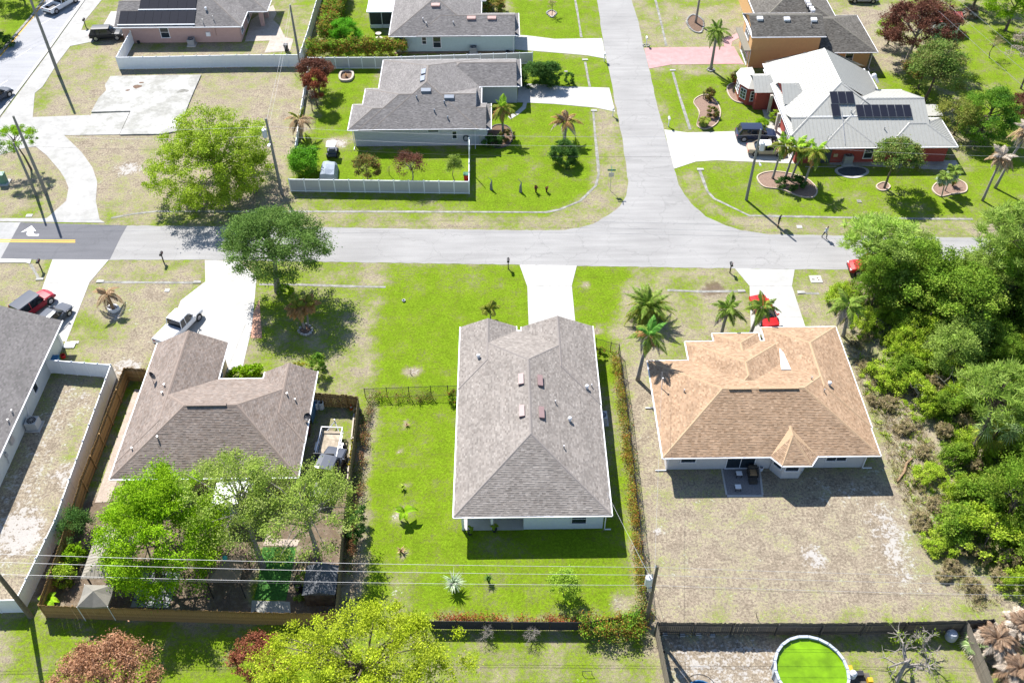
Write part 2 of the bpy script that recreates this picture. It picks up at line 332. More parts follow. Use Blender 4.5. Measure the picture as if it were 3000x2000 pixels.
def ground_material():
    m, t, b = nodes_of('lawn_and_soil'); N = t.nodes; L = t.links
    at = N.new('ShaderNodeAttribute'); at.attribute_name = 'zone'; sp = N.new('ShaderNodeSeparateColor'); L.new(at.outputs['Color'], sp.inputs[0])
    geo = N.new('ShaderNodeNewGeometry')
    def noise(sc, det=6, rough=.65):
        n = N.new('ShaderNodeTexNoise'); n.inputs['Scale'].default_value = sc; n.inputs['Detail'].default_value = det; n.inputs['Roughness'].default_value = rough; L.new(geo.outputs['Position'], n.inputs['Vector']); return n.outputs['Fac']
    def mth(op, a, b_=None, c=None):
        n = N.new('ShaderNodeMath'); n.operation = op
        for i, v in enumerate((a, b_, c)):
            if v is None: continue
            if isinstance(v, (int, float)): n.inputs[i].default_value = v
            else: L.new(v, n.inputs[i])
        return n.outputs[0]
    def mix(f, a, b_, mode='MIX'):
        n = N.new('ShaderNodeMix'); n.data_type = 'RGBA'; n.blend_type = mode
        for k, v in (('Factor', f), ('A', a), ('B', b_)):
            if isinstance(v, (int, float)): n.inputs[k].default_value = v
            elif isinstance(v, tuple): n.inputs[k].default_value = v
            else: L.new(v, n.inputs[k])
        return n.outputs['Result']
    n1 = noise(.45, 7, .6); n2 = noise(1.7, 7, .7); n3 = noise(4.6, 5, .75); n4 = noise(14, 6, .85)
    g = mth('ADD', sp.outputs[0], mth('MULTIPLY', mth('SUBTRACT', n1, .5), 1.5)); g = mth('ADD', g, mth('MULTIPLY', mth('SUBTRACT', n2, .5), 1.1)); g = mth('ADD', g, mth('MULTIPLY', mth('SUBTRACT', n3, .5), 1.5))
    r = N.new('ShaderNodeValToRGB'); L.new(g, r.inputs['Fac']); cr = r.color_ramp
    stops = ((.0, (.25, .205, .152)), (.20, (.285, .24, .178)), (.42, (.245, .230, .120)), (.62, (.165, .198, .045)), (.84, (.148, .208, .014)), (1.0, (.125, .198, .009)))
    while len(cr.elements) < len(stops): cr.elements.new(.5)
    for e, (pos, c) in zip(cr.elements, stops): e.position = pos; e.color = (*c, 1)
    col = r.outputs['Color']
    f = N.new('ShaderNodeMapRange'); f.inputs['From Min'].default_value = .36; f.inputs['From Max'].default_value = .64; f.inputs['To Min'].default_value = .55; f.inputs['To Max'].default_value = 1.45; L.new(n4, f.inputs['Value'])
    f3 = N.new('ShaderNodeMapRange'); f3.inputs['From Min'].default_value = .36; f3.inputs['From Max'].default_value = .64; f3.inputs['To Min'].default_value = .66; f3.inputs['To Max'].default_value = 1.34; L.new(n3, f3.inputs['Value'])
    sc = N.new('ShaderNodeVectorMath'); sc.operation = 'SCALE'; L.new(col, sc.inputs[0]); L.new(mth('MULTIPLY', mth('MULTIPLY', f.outputs[0], f3.outputs[0]), mth('ADD', .55, mth('MULTIPLY', noise(.9, 8, .6), .9))), sc.inputs['Scale']); col = sc.outputs[0]
    soil = mth('ADD', sp.outputs[2], mth('ADD', mth('MULTIPLY', mth('SUBTRACT', n2, .52), .8), mth('MULTIPLY', mth('SUBTRACT', n3, .55), .7)))
    ms = N.new('ShaderNodeMapRange'); ms.interpolation_type = 'SMOOTHSTEP'; ms.inputs['From Min'].default_value = .22; ms.inputs['From Max'].default_value = .5; ms.inputs['To Max'].default_value = .85; L.new(soil, ms.inputs['Value'])
    col = mix(ms.outputs[0], col, mix(n3, (.05, .035, .025, 1), (.20, .14, .10, 1)))
    sand = mth('ADD', sp.outputs[1], mth('ADD', mth('MULTIPLY', mth('SUBTRACT', n2, .5), 1.7), mth('ADD', mth('MULTIPLY', mth('SUBTRACT', n3, .5), 1.3), mth('MULTIPLY', mth('SUBTRACT', n1, .5), .6))))
    m2 = N.new('ShaderNodeMapRange'); m2.interpolation_type = 'SMOOTHSTEP'; m2.inputs['From Min'].default_value = .52; m2.inputs['From Max'].default_value = .70; m2.inputs['To Max'].default_value = .95; L.new(sand, m2.inputs['Value'])
    col = mix(m2.outputs[0], col, mix(n4, (.30, .27, .24, 1), (.50, .48, .455, 1)))
    L.new(col, b.inputs['Base Color']); b.inputs['Roughness'].default_value = .95; b.inputs['Specular IOR Level'].default_value = .05
    bp = N.new('ShaderNodeBump'); bp.inputs['Strength'].default_value = .6; bp.inputs['Distance'].default_value = .12; L.new(mth('ADD', mth('MULTIPLY', n4, .5), mth('MULTIPLY', n3, .8)), bp.inputs['Height']); L.new(bp.outputs['Normal'], b.inputs['Normal'])
    return m
GROUND = link('ground', gm, None, ground_material(), 'structure')

# ------------------------------------------------------------------ roads and paving
def asphalt(name, col, var, streak=True, crack=.35):
    m, t, b = nodes_of(name); N = t.nodes; L = t.links
    geo = N.new('ShaderNodeNewGeometry'); mp = N.new('ShaderNodeMapping'); L.new(geo.outputs['Position'], mp.inputs['Vector']); mp.inputs['Scale'].default_value = (.12, 1.1, 1)
    n1 = N.new('ShaderNodeTexNoise'); n1.inputs['Scale'].default_value = 1.3; n1.inputs['Detail'].default_value = 8; L.new(mp.outputs[0], n1.inputs['Vector'])
    n2 = N.new('ShaderNodeTexNoise'); n2.inputs['Scale'].default_value = .16; n2.inputs['Detail'].default_value = 7; L.new(geo.outputs['Position'], n2.inputs['Vector'])
    n3 = N.new('ShaderNodeTexNoise'); n3.inputs['Scale'].default_value = 18; n3.inputs['Detail'].default_value = 3; L.new(geo.outputs['Position'], n3.inputs['Vector'])
    def mr(o, a, c, lo=.3, hi=.7):
        r = N.new('ShaderNodeMapRange'); r.inputs['From Min'].default_value = lo; r.inputs['From Max'].default_value = hi; r.inputs['To Min'].default_value = a; r.inputs['To Max'].default_value = c; L.new(o, r.inputs['Value']); return r.outputs[0]
    def mul(a, c):
        k = N.new('ShaderNodeMath'); k.operation = 'MULTIPLY'; L.new(a, k.inputs[0]); L.new(c, k.inputs[1]); return k.outputs[0]
    v = mul(mul(mr(n1.outputs['Fac'], 1 - var, 1 + var), mr(n2.outputs['Fac'], 1 - var * .8, 1 + var * .8)), mr(n3.outputs['Fac'], .9, 1.1))
    vo = N.new('ShaderNodeTexVoronoi'); vo.feature = 'DISTANCE_TO_EDGE'; vo.inputs['Scale'].default_value = .22
    nd = N.new('ShaderNodeTexNoise'); nd.inputs['Scale'].default_value = .9; nd.inputs['Detail'].default_value = 4; L.new(geo.outputs['Position'], nd.inputs['Vector'])
    ad = N.new('ShaderNodeMixRGB') if False else N.new('ShaderNodeVectorMath'); ad.operation = 'MULTIPLY_ADD'; L.new(nd.outputs['Color'], ad.inputs[0]); ad.inputs[1].default_value = (2.2, 2.2, 0); L.new(geo.outputs['Position'], ad.inputs[2]); L.new(ad.outputs[0], vo.inputs['Vector'])
    ck = mr(vo.outputs['Distance'], 1 - crack, 1.0, .0, .012); v = mul(v, ck)
    sc = N.new('ShaderNodeVectorMath'); sc.operation = 'SCALE'; sc.inputs[0].default_value = col; L.new(v, sc.inputs['Scale'])
    L.new(sc.outputs[0], b.inputs['Base Color']); b.inputs['Roughness'].default_value = .92; b.inputs['Specular IOR Level'].default_value = .2
    bp = N.new('ShaderNodeBump'); bp.inputs['Strength'].default_value = .15; L.new(n3.outputs['Fac'], bp.inputs['Height']); L.new(bp.outputs[0], b.inputs['Normal'])
    return m
ROADM = asphalt('sun_bleached_asphalt', (.285, .277, .268), .10, crack=.16)
NEWM = asphalt('new_asphalt', (.135, .135, .145), .10, crack=.1)
BLVM = asphalt('boulevard_asphalt', (.32, .32, .33), .08, crack=.1)
PAINT_W = mat('white_road_paint', (.62, .62, .62), .7, .08, 3)
PAINT_Y = mat('yellow_road_paint', (.62, .36, .03), .7, .1, 3)
def sheet(name, pts, z0, z1, m, world=False, kind='structure', parent=None, label=None):
    P_ = pts if world else GP(pts)
    o = MB().prism(P_, z0, z1).build(name, m, parent)
    if kind and parent is None: o['kind'] = kind
    return o
def densify(pts, n=6):
    """smooth closed outline through the survey points (Catmull-Rom)"""
    out = []; k = len(pts)
    for i in range(k):
        p0, p1, p2, p3 = [np.array(pts[(i + j - 1) % k], float) for j in range(4)]
        for s in range(n):
            t = s / n; out.append(tuple(.5 * ((2 * p1) + (-p0 + p2) * t + (2 * p0 - 5 * p1 + 4 * p2 - p3) * t * t + (-p0 + 3 * p1 - 3 * p2 + p3) * t ** 3)))
    return out
road_px = [(-120,650),(60,652),(373,661),(600,663),(941,666),(1230,671),(1500,674),(1640,675),(1698,667),(1739,656),(1781,631),(1816,605),(1835,573),(1841,532),(1836,500),(1822,399),(1803,303),(1787,223),(1768,128),(1749,0),(1740,-60),
           (1838,-60),(1851,0),(1870,64),(1883,128),(1902,201),(1924,303),(1945,379),(1975,494),(1988,541),(2007,573),(2036,608),(2068,634),(2115,656),(2170,675),(2250,686),(2441,690),(2664,693),(2900,698),(3250,704),
           (3250,800),(2824,794),(2250,788),(1819,781),(1500,775),(941,767),(600,761),(319,761),(0,760),(-120,759)]
rng_e = random.Random(3); rr = []
for i in range(len(road_px)):
    a = road_px[i]; b_ = road_px[(i + 1) % len(road_px)]; n = max(1, int(math.hypot(b_[0] - a[0], b_[1] - a[1]) / 14))
    for k in range(n):
        t = k / n; rr.append((a[0] + (b_[0] - a[0]) * t + rng_e.uniform(-1.3, 1.3), a[1] + (b_[1] - a[1]) * t + rng_e.uniform(-1.0, 1.0)))
ROAD = sheet('residential_road', rr, -.05, .012, ROADM)
patch = sheet('new_asphalt_road', [(61,652),(373,661),(352,698),(322,760),(1,760),(30,706)], 0, .018, NEWM)
arrow = MB()
ax = [(61,681),(93,661),(106,677),(99,677),(97,682),(104,687),(115,686),(112,692),(88,692),(79,690),(78,684),(81,677)]
arrow.prism(GP(ax), .012, .024); arrow.build('turn_arrow_marking', PAINT_W, patch)
for k in (0, 1):
    MB().prism(GP([(-60, 701 + 5.2 * k), (221, 703 + 5.2 * k), (220.3, 706 + 5.2 * k), (-60, 704 + 5.2 * k)]), .012, .024).build('centre_line_marking', PAINT_Y, patch)
BL = sheet('boulevard', [(137,-5),(245,-5),(128,159),(0,333),(-140,520),(-260,400),(-60,260),(0,166),(96,51)], -.05, .012, BLVM)
for a in [(69,156),(140,61),(210,-32),(-2,251)]:
    p = G(*a); MB().box(p.x, p.y, .016, .14, 3.0, .012, rz=math.radians(-26)).build('lane_line_marking', PAINT_W, BL)
MB().prism(GP([(134,-5),(137.5,-5),(99,51),(2,166),(-2,166),(96,51)]), .01, .02).build('edge_line_marking', PAINT_Y, BL)
sheet('kerb', [(245,-5),(254,-5),(138,157),(-2,345),(-8,340),(128,159)], -.05, .10, CONC)
sheet('boulevard_verge_kerb', [(129,-5),(136,-5),(95,51),(-3,166),(-8,160),(88,51)], -.05, .12, GUTTER)
side_px = [(255,-5),(303,-5),(250,60),(238,90),(277,88),(276,122),(206,136),(169,185),(125,255),(102,274),(96,344),(262,338),(266,345),(234,397),(188,397),(239,446),(271,491),(285,532),(281,589),(292,643),(308,653),(-20,649),(-20,640),(137,640),(194,589),(201,551),(191,525),(175,500),(137,456),(105,430),(80,432),(-60,470),(-60,430),(0,348),(140,158)]
sheet('sidewalk', side_px, -.05, .035, mat('sidewalk_concrete', (.40, .39, .375), .9, .12, 1.2, .15, stain=.2, scale2=.35))
sheet('crossing_apron', [(-60,651),(60,652),(1,760),(-60,760)], 0, .020, mat('apron_concrete', (.36, .355, .35), .9, .1, 2, .1, stain=.15))
def drive(name, pts, m=CONC, h=.03, joints=()):
    o = sheet(name, pts, -.05, h, m)
    for j in joints:
        a, b_ = G(*j[0]), G(*j[1]); d = (b_ - a); 
        MB().box((a.x + b_.x) / 2, (a.y + b_.y) / 2, h + .001, d.length, .035, .006, math.atan2(d.y, d.x)).build('expansion_joint', GUTTER, o)
    return o
drive('driveway', [(1522,776),(1690,778),(1675,837),(1685,940),(1690,985),(1550,985),(1545,840)], joints=[((1546,838),(1675,838))])
drive('driveway', [(2153,787),(2328,790),(2320,838),(2362,965),(2200,985),(2196,838)], mat('grey_drive_concrete', (.42, .41, .39), .9, .08, 1.2, .1, stain=.14, scale2=.2), joints=[((2196,838),(2320,838)),((2225,925),(2348,930))])
drive('driveway', [(600,762),(700,766),(752,812),(738,960),(708,1090),(500,1090),(470,1000),(490,980),(530,880),(602,825)], joints=[((602,825),(745,822)),((720,950),(660,1100))])
drive('driveway', [(154,760),(319,761),(262,828),(195,1000),(60,1000),(60,945),(115,870)], joints=[((140,830),(262,826))])
drive('driveway', [(1510,103),(1545,105),(1625,115),(1764,113),(1775,173),(1720,163),(1628,155),(1500,145)], joints=[((1575,108),(1573,152)),((1640,116),(1640,158))])
drive('driveway', [(1520,245),(1587,248),(1650,254),(1785,258),(1802,328),(1745,316),(1620,305),(1515,300)], joints=[((1588,250),(1586,303)),((1730,257),(1737,313))])
sheet('walkway', [(1534,298),(1545,299),(1540,318),(1520,335),(1496,350),(1488,342),(1512,328),(1530,312)], -.05, .028, CONC)
PINK = mat('pink_concrete', (.46, .27, .265), .9, .08, 1.2, .1, stain=.12, scale2=.3)
drive('driveway', [(1887,141),(2150,137),(2180,190),(2170,188),(1966,190),(1902,202)], PINK, joints=[((1965,140),(1968,190))])
sheet('walkway', [(2118,115),(2160,98),(2165,112),(2145,122),(2142,138),(2122,137)], -.05, .028, PINK)
drive('driveway', [(1946,380),(2015,389),(2160,385),(2245,383),(2330,380),(2330,480),(2100,470),(2038,474),(1975,495)], mat('cream_concrete', (.50, .48, .44), .9, .07, 1.2, .1, stain=.08), joints=[((2014,389),(2040,474)),((2160,386),(2180,470))])
sheet('walkway', [(2180,243),(2215,240),(2290,300),(2310,420),(2250,385),(2230,310),(2198,280)], -.05, .028, mat('walk_concrete', (.45, .42, .38), .9, .08, 1.2, .1, stain=.1))
sheet('walkway', [(2430,470),(2800,470),(2818,500),(2430,482)], -.05, .028, CONC_OLD)
sheet('patio', [(362,33),(357,78),(296,86),(325,35)], -.05, .03, CONC)
sheet('patio', [(718,122),(735,60),(800,15),(810,40),(800,60),(818,75),(835,110),(860,115),(850,150),(775,155),(790,120)], -.05, .03, mat('paver_patio', (.44, .38, .33), .9, .2, 7, .3, stain=.2, scale2=1))
SLAB = sheet('bare_foundation_slab', [(325,226),(590,222),(572,262),(556,300),(523,386),(478,395),(352,397),(384,328),(268,331),(290,290),(312,268),(308,252)], -.05, .16, CONC_OLD)
SLAB2 = sheet('foundation_apron', [(268,334),(380,330),(350,395),(234,397)], -.05, .06, CONC_OLD)
for k, (a, r_) in enumerate([((402,257), .9), ((415,245), .4), ((505,262), 1.0), ((535,270), .9), ((375,268), .35)]):
    p = G(*a); pts = [(p.x + r_ * random.uniform(.6, 1.2) * math.cos(t), p.y + r_ * .6 * random.uniform(.6, 1.2) * math.sin(t)) for t in np.linspace(0, 2 * math.pi, 9)[:-1]]
    MB().prism(pts, .15, .166).build('stain_patch', [MULCH, MULCH, CONC_OLD, GUTTER, MULCH][k], SLAB)
# concrete swale gutters beside the roads
def gutter(name, pts, w=.28):
    ps = GP(pts); mb = MB(); L_, R_ = [], []
    for i, p in enumerate(ps):
        d = (ps[min(i + 1, len(ps) - 1)] - ps[max(i - 1, 0)]); d.z = 0; d.normalize(); n = Vector((-d.y, d.x, 0)); ww = w * random.uniform(.75, 1.15)
        L_.append(p + n * ww); R_.append(p - n * ww)
    o = mb.prism(L_ + R_[::-1], -.05, .022).build(name, GUTTER); o['kind'] = 'structure'; return o
def dense_line(pts, step=22):
    out = []
    for a, b_ in zip(pts, pts[1:]):
        n = max(1, int(math.hypot(b_[0] - a[0], b_[1] - a[1]) / step)); out += [(a[0] + (b_[0] - a[0]) * k / n, a[1] + (b_[1] - a[1]) * k / n) for k in range(n)]
    return out + [pts[-1]]
for pts in ([(326,639),(390,627),(460,619),(700,620),(1100,620),(1600,622),(1640,614),(1700,589),(1745,545),(1754,510),(1752,480),(1743,390),(1738,325)],
            [(1685,0),(1694,50),(1703,110)],[(1714,182),(1722,225),(1728,255)],[(1733,262),(1738,310)],[(1920,0),(1940,80),(1952,135)],[(1971,212),(1990,280),(2022,380)],
            [(2050,500),(2072,560),(2092,582),(2150,610),(2195,632),(2300,634),(2500,638),(2700,641),(2850,642)],[(298,826),(480,828),(580,828)],[(760,833),(880,834),(1000,838),(1130,841)],[(1955,850),(2050,854),(2160,853)],[(2340,858),(2400,860)],[(90,775),(105,800),(115,820)]):
    gutter('swale_gutter', dense_line(pts), .17)
MB().prism(GP([(-60,757),(93,760),(88,774),(75,770),(-60,770)]), -.05, .06).build('gutter_apron', CONC)['kind'] = 'structure'
def end_block(px, py, rz=0):
    p = G(px, py); o = MB().prism([(p.x - .4, p.y - .2), (p.x + .42, p.y - .16), (p.x + .36, p.y + .18), (p.x - .38, p.y + .22)], 0, .09).build('culvert_headwall', CONC_OLD); o['kind'] = 'structure'
for a in [(294,825),(578,827),(2172,853),(2347,857),(117,818),(1740,325),(1714,176),(1971,207),(2052,497)]: end_block(*a)
# driveway-side paver path and strip beside the brown-roofed house
PAVER = mat('pale_pavers', (.44, .36, .30), .9, .22, 9, .3, stain=.2, scale2=1.2)
sheet('paver_path', [(395,1140),(425,1142),(420,1180),(375,1330),(320,1470),(278,1472),(330,1320)], -.05, .03, PAVER)
sheet('paver_edge', [(735,930),(760,880),(768,990),(735,990)], -.05, .028, mat('salmon_pavers', (.45, .25, .17), .9, .2, 8, .3))
BRICKP = mat('grey_pavers', (.20, .19, .19), .9, .25, 10, .3)
sheet('patio', [(2116,1369),(2222,1369),(2232,1449),(2129,1450)], -.05, .03, BRICKP)
MB().prism(GP([(2111,1369),(2116,1369),(2131,1449),(2126,1449)]), -.02, .05).build('patio_edging', CONC)['kind'] = 'structure'
MB().prism(GP([(2222,1369),(2227,1369),(2237,1449),(2231,1449)]), -.02, .05).build('patio_edging', CONC)['kind'] = 'structure'
MB().prism(GP([(2130,1450),(2235,1450),(2236,1455),(2130,1456)]), -.02, .05).build('patio_edging', CONC)['kind'] = 'structure'
def tile_marks(): pass
# utility covers and small slabs set in the ground
for px, py, sx, sy, m in [(2390,818,1.25,1.15,CONC),(2342,665,.6,.5,CONC),(1658,210,.45,.35,GUTTER),(86,632,.7,.5,CONC),(490,851,.5,.45,CONC),(2517,590,.5,.5,GUTTER),(218,1003,.9,.35,CONC)]:
    p = G(px, py); o = MB().box(p.x, p.y, .02, sx, sy, .07).build('ground_cover_slab', m, None); tag(o, None, None, None, 'structure')
    if sx > 1:
        for dx, dy, r in ((-.3, -.05, .17), (.2, .15, .09), (.25, -.15, .08)): MB().tube((p.x + dx, p.y + dy, .05), (p.x + dx, p.y + dy, .062), r, n=12).build('lid', MATS['mulch'] if r < .1 else GUTTER, o)
# ------------------------------------------------------------------ houses
def shingle_palette(name, cols): return cellmat(name, cols, .95, 0, .1, .16, stain=.13)
SH_GREY = shingle_palette('grey_shingles', [(.19, .166, .148), (.255, .228, .206), (.22, .195, .175), (.29, .262, .238)])
SH_GREY2 = shingle_palette('dark_grey_shingles', [(.17, .158, .153), (.215, .20, .194), (.19, .178, .17), (.235, .22, .21)])
SH_TAN = shingle_palette('tan_shingles', [(.315, .21, .135), (.365, .25, .165), (.285, .185, .115), (.39, .275, .185)])
SH_BRN = shingle_palette('brown_shingles', [(.20, .158, .132), (.245, .20, .172), (.225, .19, .168), (.185, .142, .115)])
SH_D = shingle_palette('charcoal_shingles', [(.16, .148, .144), (.20, .187, .18), (.18, .168, .162), (.215, .20, .19)])
SH_OLD = shingle_palette('streaked_shingles', [(.115, .105, .092), (.15, .14, .125), (.09, .082, .072), (.17, .158, .14)])
def capmat(name, c): return mat(name, c, .95, .15, 8)
CAPS = {SH_GREY: capmat('grey_caps', (.215, .19, .175)), SH_GREY2: capmat('grey2_caps', (.20, .175, .155)), SH_TAN: capmat('tan_caps', (.40, .275, .17)), SH_BRN: capmat('brown_caps', (.235, .185, .155)), SH_D: capmat('char_caps', (.17, .155, .15)), SH_OLD: capmat('old_caps', (.20, .185, .15))}
def shingles_on(mb, poly, n_hint=None, rnd=random.Random(5), expo=.145, tab=.25):
    """lay courses of separate tabs over one roof plane; poly = eave a, eave b, (top b, top a) or apex"""
    a, b = Vector(poly[0]), Vector(poly[1]); U = (b - a); Lw = U.length
    if Lw < .05: return
    U /= Lw; top = [Vector(p) for p in poly[2:]]
    nrm = U.cross(top[0] - a).normalized()
    if nrm.z < 0: nrm = -nrm
    Vd = nrm.cross(U).normalized()
    if Vd.z < 0: Vd = -Vd
    vm = (top[0] - a).dot(Vd); ub = (top[0] - a).dot(U); ua = (top[-1] - a).dot(U)
    if vm < .05: return
    rows = max(1, int(round(vm / expo))); e = vm / rows
    for r in range(rows):
        v0, v1 = r * e, (r + 1) * e
        l0, l1 = ua * v0 / vm, ua * v1 / vm; r0, r1 = Lw + (ub - Lw) * v0 / vm, Lw + (ub - Lw) * v1 / vm
        lo, hi = min(l0, l1), max(r0, r1); x = lo - rnd.random() * tab; tint = rnd.random() * .1
        while x < hi:
            x2 = x + tab * rnd.uniform(.8, 1.2)
            b0, b1 = max(x, l0), min(x2, r0); t0, t1 = max(x, l1), min(x2, r1)
            x = x2
            if b1 - b0 < .005 and t1 - t0 < .005: continue
            if b1 < b0: b0 = b1 = (max(l0, min(r0, (b0 + b1) / 2)))
            if t1 < t0: t0 = t1 = (max(l1, min(r1, (t0 + t1) / 2)))
            h = rnd.uniform(.016, .034); o0 = a + Vd * v0; o1 = a + Vd * (v1 + .01)
            q = [o0 + U * b0 + nrm * h, o0 + U * b1 + nrm * h, o1 + U * t1 + nrm * .006, o1 + U * t0 + nrm * .006, o0 + U * b0, o0 + U * b1]
            mb.add(q, [(0, 1, 2, 3), (4, 5, 1, 0)], (min(1, max(0, rnd.random() * .9 + tint)), rnd.random()))
def wing(x0, x1, y0, y1, ze, s, axis='x', e0='h', e1='h', dz=0.0, skirt=.55):
    """hip / gable / dutch roof block -> planes, ridge and hip lines, gable triangles"""
    ze = ze + dz; planes, lines, gables = [], [], []
    def T(p): return Vector(p) if axis == 'x' else Vector((p[1], p[0], p[2]))
    if axis == 'y': x0, x1, y0, y1 = y0, y1, x0, x1
    hw = (y1 - y0) / 2; zr = ze + hw * s; yc = (y0 + y1) / 2
    def end(x, k, sgn):
        if k == 'h': return x + sgn * hw, x
        if k == 'd': return x + sgn * skirt, x + sgn * skirt
        return x, x
    ra, ea = end(x0, e0, 1); rb, eb = end(x1, e1, -1)
    planes.append([T((ea, y0, ze)), T((eb, y0, ze)), T((rb, yc, zr)), T((ra, yc, zr))])
    planes.append([T((eb, y1, ze)), T((ea, y1, ze)), T((ra, yc, zr)), T((rb, yc, zr))])
    lines.append((T((ra, yc, zr)), T((rb, yc, zr))))
    for x, k, r_, e_, sg in ((x0, e0, ra, ea, 1), (x1, e1, rb, eb, -1)):
        if k == 'h':
            planes.append([T((x, y1, ze)), T((x, y0, ze)), T((r_, yc, zr))]); lines += [(T((x, y0, ze)), T((r_, yc, zr))), (T((x, y1, ze)), T((r_, yc, zr)))]
        else:
            ins = .0 if k == 'd' else .35
            gables.append([T((e_ + sg * ins, y0 + ins / max(s, .1) * .0 + .12, ze - .02)), T((e_ + sg * ins, y1 - .12, ze - .02)), T((e_ + sg * ins, yc, zr - .06))])
            if k == 'd': planes.append([T((x, y1, ze)), T((x, y0, ze)), T((e_, y0 + skirt * .9, ze + skirt * s)), T((e_, y1 - skirt * .9, ze + skirt * s))])
    foot = [T((x0, y0, 0)), T((x1, y0, 0)), T((x1, y1, 0)), T((x0, y1, 0))]
    return dict(planes=planes, lines=lines, gables=gables, foot=foot, ze=ze)
def house(name, label, wall_poly, wings, shm, wallm, ze, gable_m=None, extra_walls=(), seam=None, wall_h=None, cap=True):
    c = sum((Vector((p[0], p[1], 0)) for p in wall_poly), Vector()) / len(wall_poly)
    h = thing(name, label, 'house', c)
    wb = MB(); wb.prism(wall_poly, -.05, (wall_h or ze - .16))
    for pts, z0, z1 in extra_walls: wb.prism(pts, z0, z1)
    w_ = wb.build('wall', wallm, h)
    deck, sh, caps, fas, gut, gab = MB(), MB(), MB(), MB(), MB(), MB()
    for W in wings:
        for p in W['planes']:
            deck.poly([q - Vector((0, 0, .012)) for q in p])
            if shm and not seam: shingles_on(sh, p)
            if seam: seams_on(sh, p)
            a, b = p[0], p[1]; d = (b - a); ln = d.length; mid = (a + b) / 2; an = math.atan2(d.y, d.x)
            out = Vector((d.y, -d.x, 0)).normalized(); 
            cen = sum(p, Vector()) / len(p); 
            if out.dot(mid - cen) < 0: out = -out
            if abs(a.z - b.z) > .05: continue
            fas.box(mid.x - out.x * .02, mid.y - out.y * .02, a.z - .10, ln + .02, .05, .17, an)
            gut.box(mid.x + out.x * .065, mid.y + out.y * .065, a.z - .065, ln + .10, .11, .10, an)
        for (a, b) in W['lines']:
            d = b - a
            if d.length < .3: continue
            n_ = Vector((d.y, -d.x, 0)).normalized() * .15; up = Vector((0, 0, .045)); dn = Vector((0, 0, -.035))
            caps.add([a + n_ + dn, a + up, a - n_ + dn, b + n_ + dn, b + up, b - n_ + dn], [(0, 3, 4, 1), (1, 4, 5, 2)])
        for g in W['gables']: gab.add(g, [(0, 1, 2)])
        f = W['foot']; fas.prism([(q.x * .999 + c.x * .001, q.y * .999 + c.y * .001) for q in f], W['ze'] - .19, W['ze'] - .15)
    roof = deck.build('roof', CAPS.get(shm, WTRIM) if not seam else seam, h)
    if sh.v: sh.build('standing_seam' if seam else 'shingle_courses', seam or shm, roof, uv=True, kind='stuff')
    if cap and caps.v: caps.build('ridge_cap', CAPS.get(shm) if not seam else METAL_CAP, roof)
    fas.build('fascia', WTRIM, h); gut.build('gutter', WTRIM, h)
    for i in range(0, len(gab.f)):
        MB().add([gab.v[j] for j in gab.f[i]], [(0, 1, 2)]).build('gable_wall', gable_m or wallm, h)
    h['_roof'] = 0; HROOF[h] = roof
    return h
HROOF = {}
def seams_on(mb, poly, step=.46):
    a, b = Vector(poly[0]), Vector(poly[1]); U = (b - a); Lw = U.length; U /= Lw; top = [Vector(p) for p in poly[2:]]
    nrm = U.cross(top[0] - a).normalized()
    if nrm.z < 0: nrm = -nrm
    Vd = nrm.cross(U).normalized()
    if Vd.z < 0: Vd = -Vd
    vm = (top[0] - a).dot(Vd); ub = (top[0] - a).dot(U); ua = (top[-1] - a).dot(U)
    lo, hi = min(0, ua), max(Lw, ub); x = lo + step / 2
    while x < hi:
        vlo = 0.0; vhi = vm
        if x < ua and ua > 0: vhi = vm * x / ua
        if x > ub and ub < Lw: vhi = vm * (Lw - x) / max(Lw - ub, 1e-6)
        if ua < 0 and x < 0: vlo = vm * x / ua
        if ub > Lw and x > Lw: vlo = vm * (x - Lw) / (ub - Lw)
        if vhi - vlo > .05:
            p, q = a + U * x + Vd * vlo, a + U * x + Vd * vhi; t = U * .018; k = nrm * .022
            mb.add([p - t, p + t, p + t + k, p - t + k, q - t, q + t, q + t + k, q - t + k], [(3, 2, 6, 7), (0, 3, 7, 4), (2, 1, 5, 6), (0, 1, 2, 3)])
        x += step
def window(h, face, x, y, z, w, hh, bars=1, name='window', trim=WTRIM, hb=0, pane=None):
    """framed window set on a wall; face S (towards the near street side), W, E or N"""
    an = {'S': 0, 'E': math.pi / 2, 'N': math.pi, 'W': -math.pi / 2}[face] if isinstance(face, str) else face
    m = Matrix.Translation((x, y, z)) @ Matrix.Rotation(an, 4, 'Z'); mb = MB(); t = .075
    mb.box(0, -.03, hh / 2 + t / 2, w + 2 * t, .07, t, m=m); mb.box(0, -.045, -hh / 2 - t / 2, w + 2 * t + .06, .10, t, m=m)
    for sx in (-1, 1): mb.box(sx * (w / 2 + t / 2), -.03, 0, t, .07, hh, m=m)
    for k in range(hb): mb.box(0, -.024, hh * ((k + 1) / (hb + 1) - .5), w, .045, .05, m=m)
    for k in range(bars): mb.box(w * ((k + 1) / (bars + 1) - .5), -.022, 0, .05, .045, hh, m=m)
    f = mb.build(name, trim, h)
    MB().box(0, -.008, 0, w, .012, hh, m=m).build('pane', pane or GLASS, f)
    return f
def pipe_vent(h, p, r=.06, ht=.35, m=CHROME):
    MB().tube(p, (p[0], p[1], p[2] + ht), r, n=8).build('vent_pipe', m, HROOF[h])
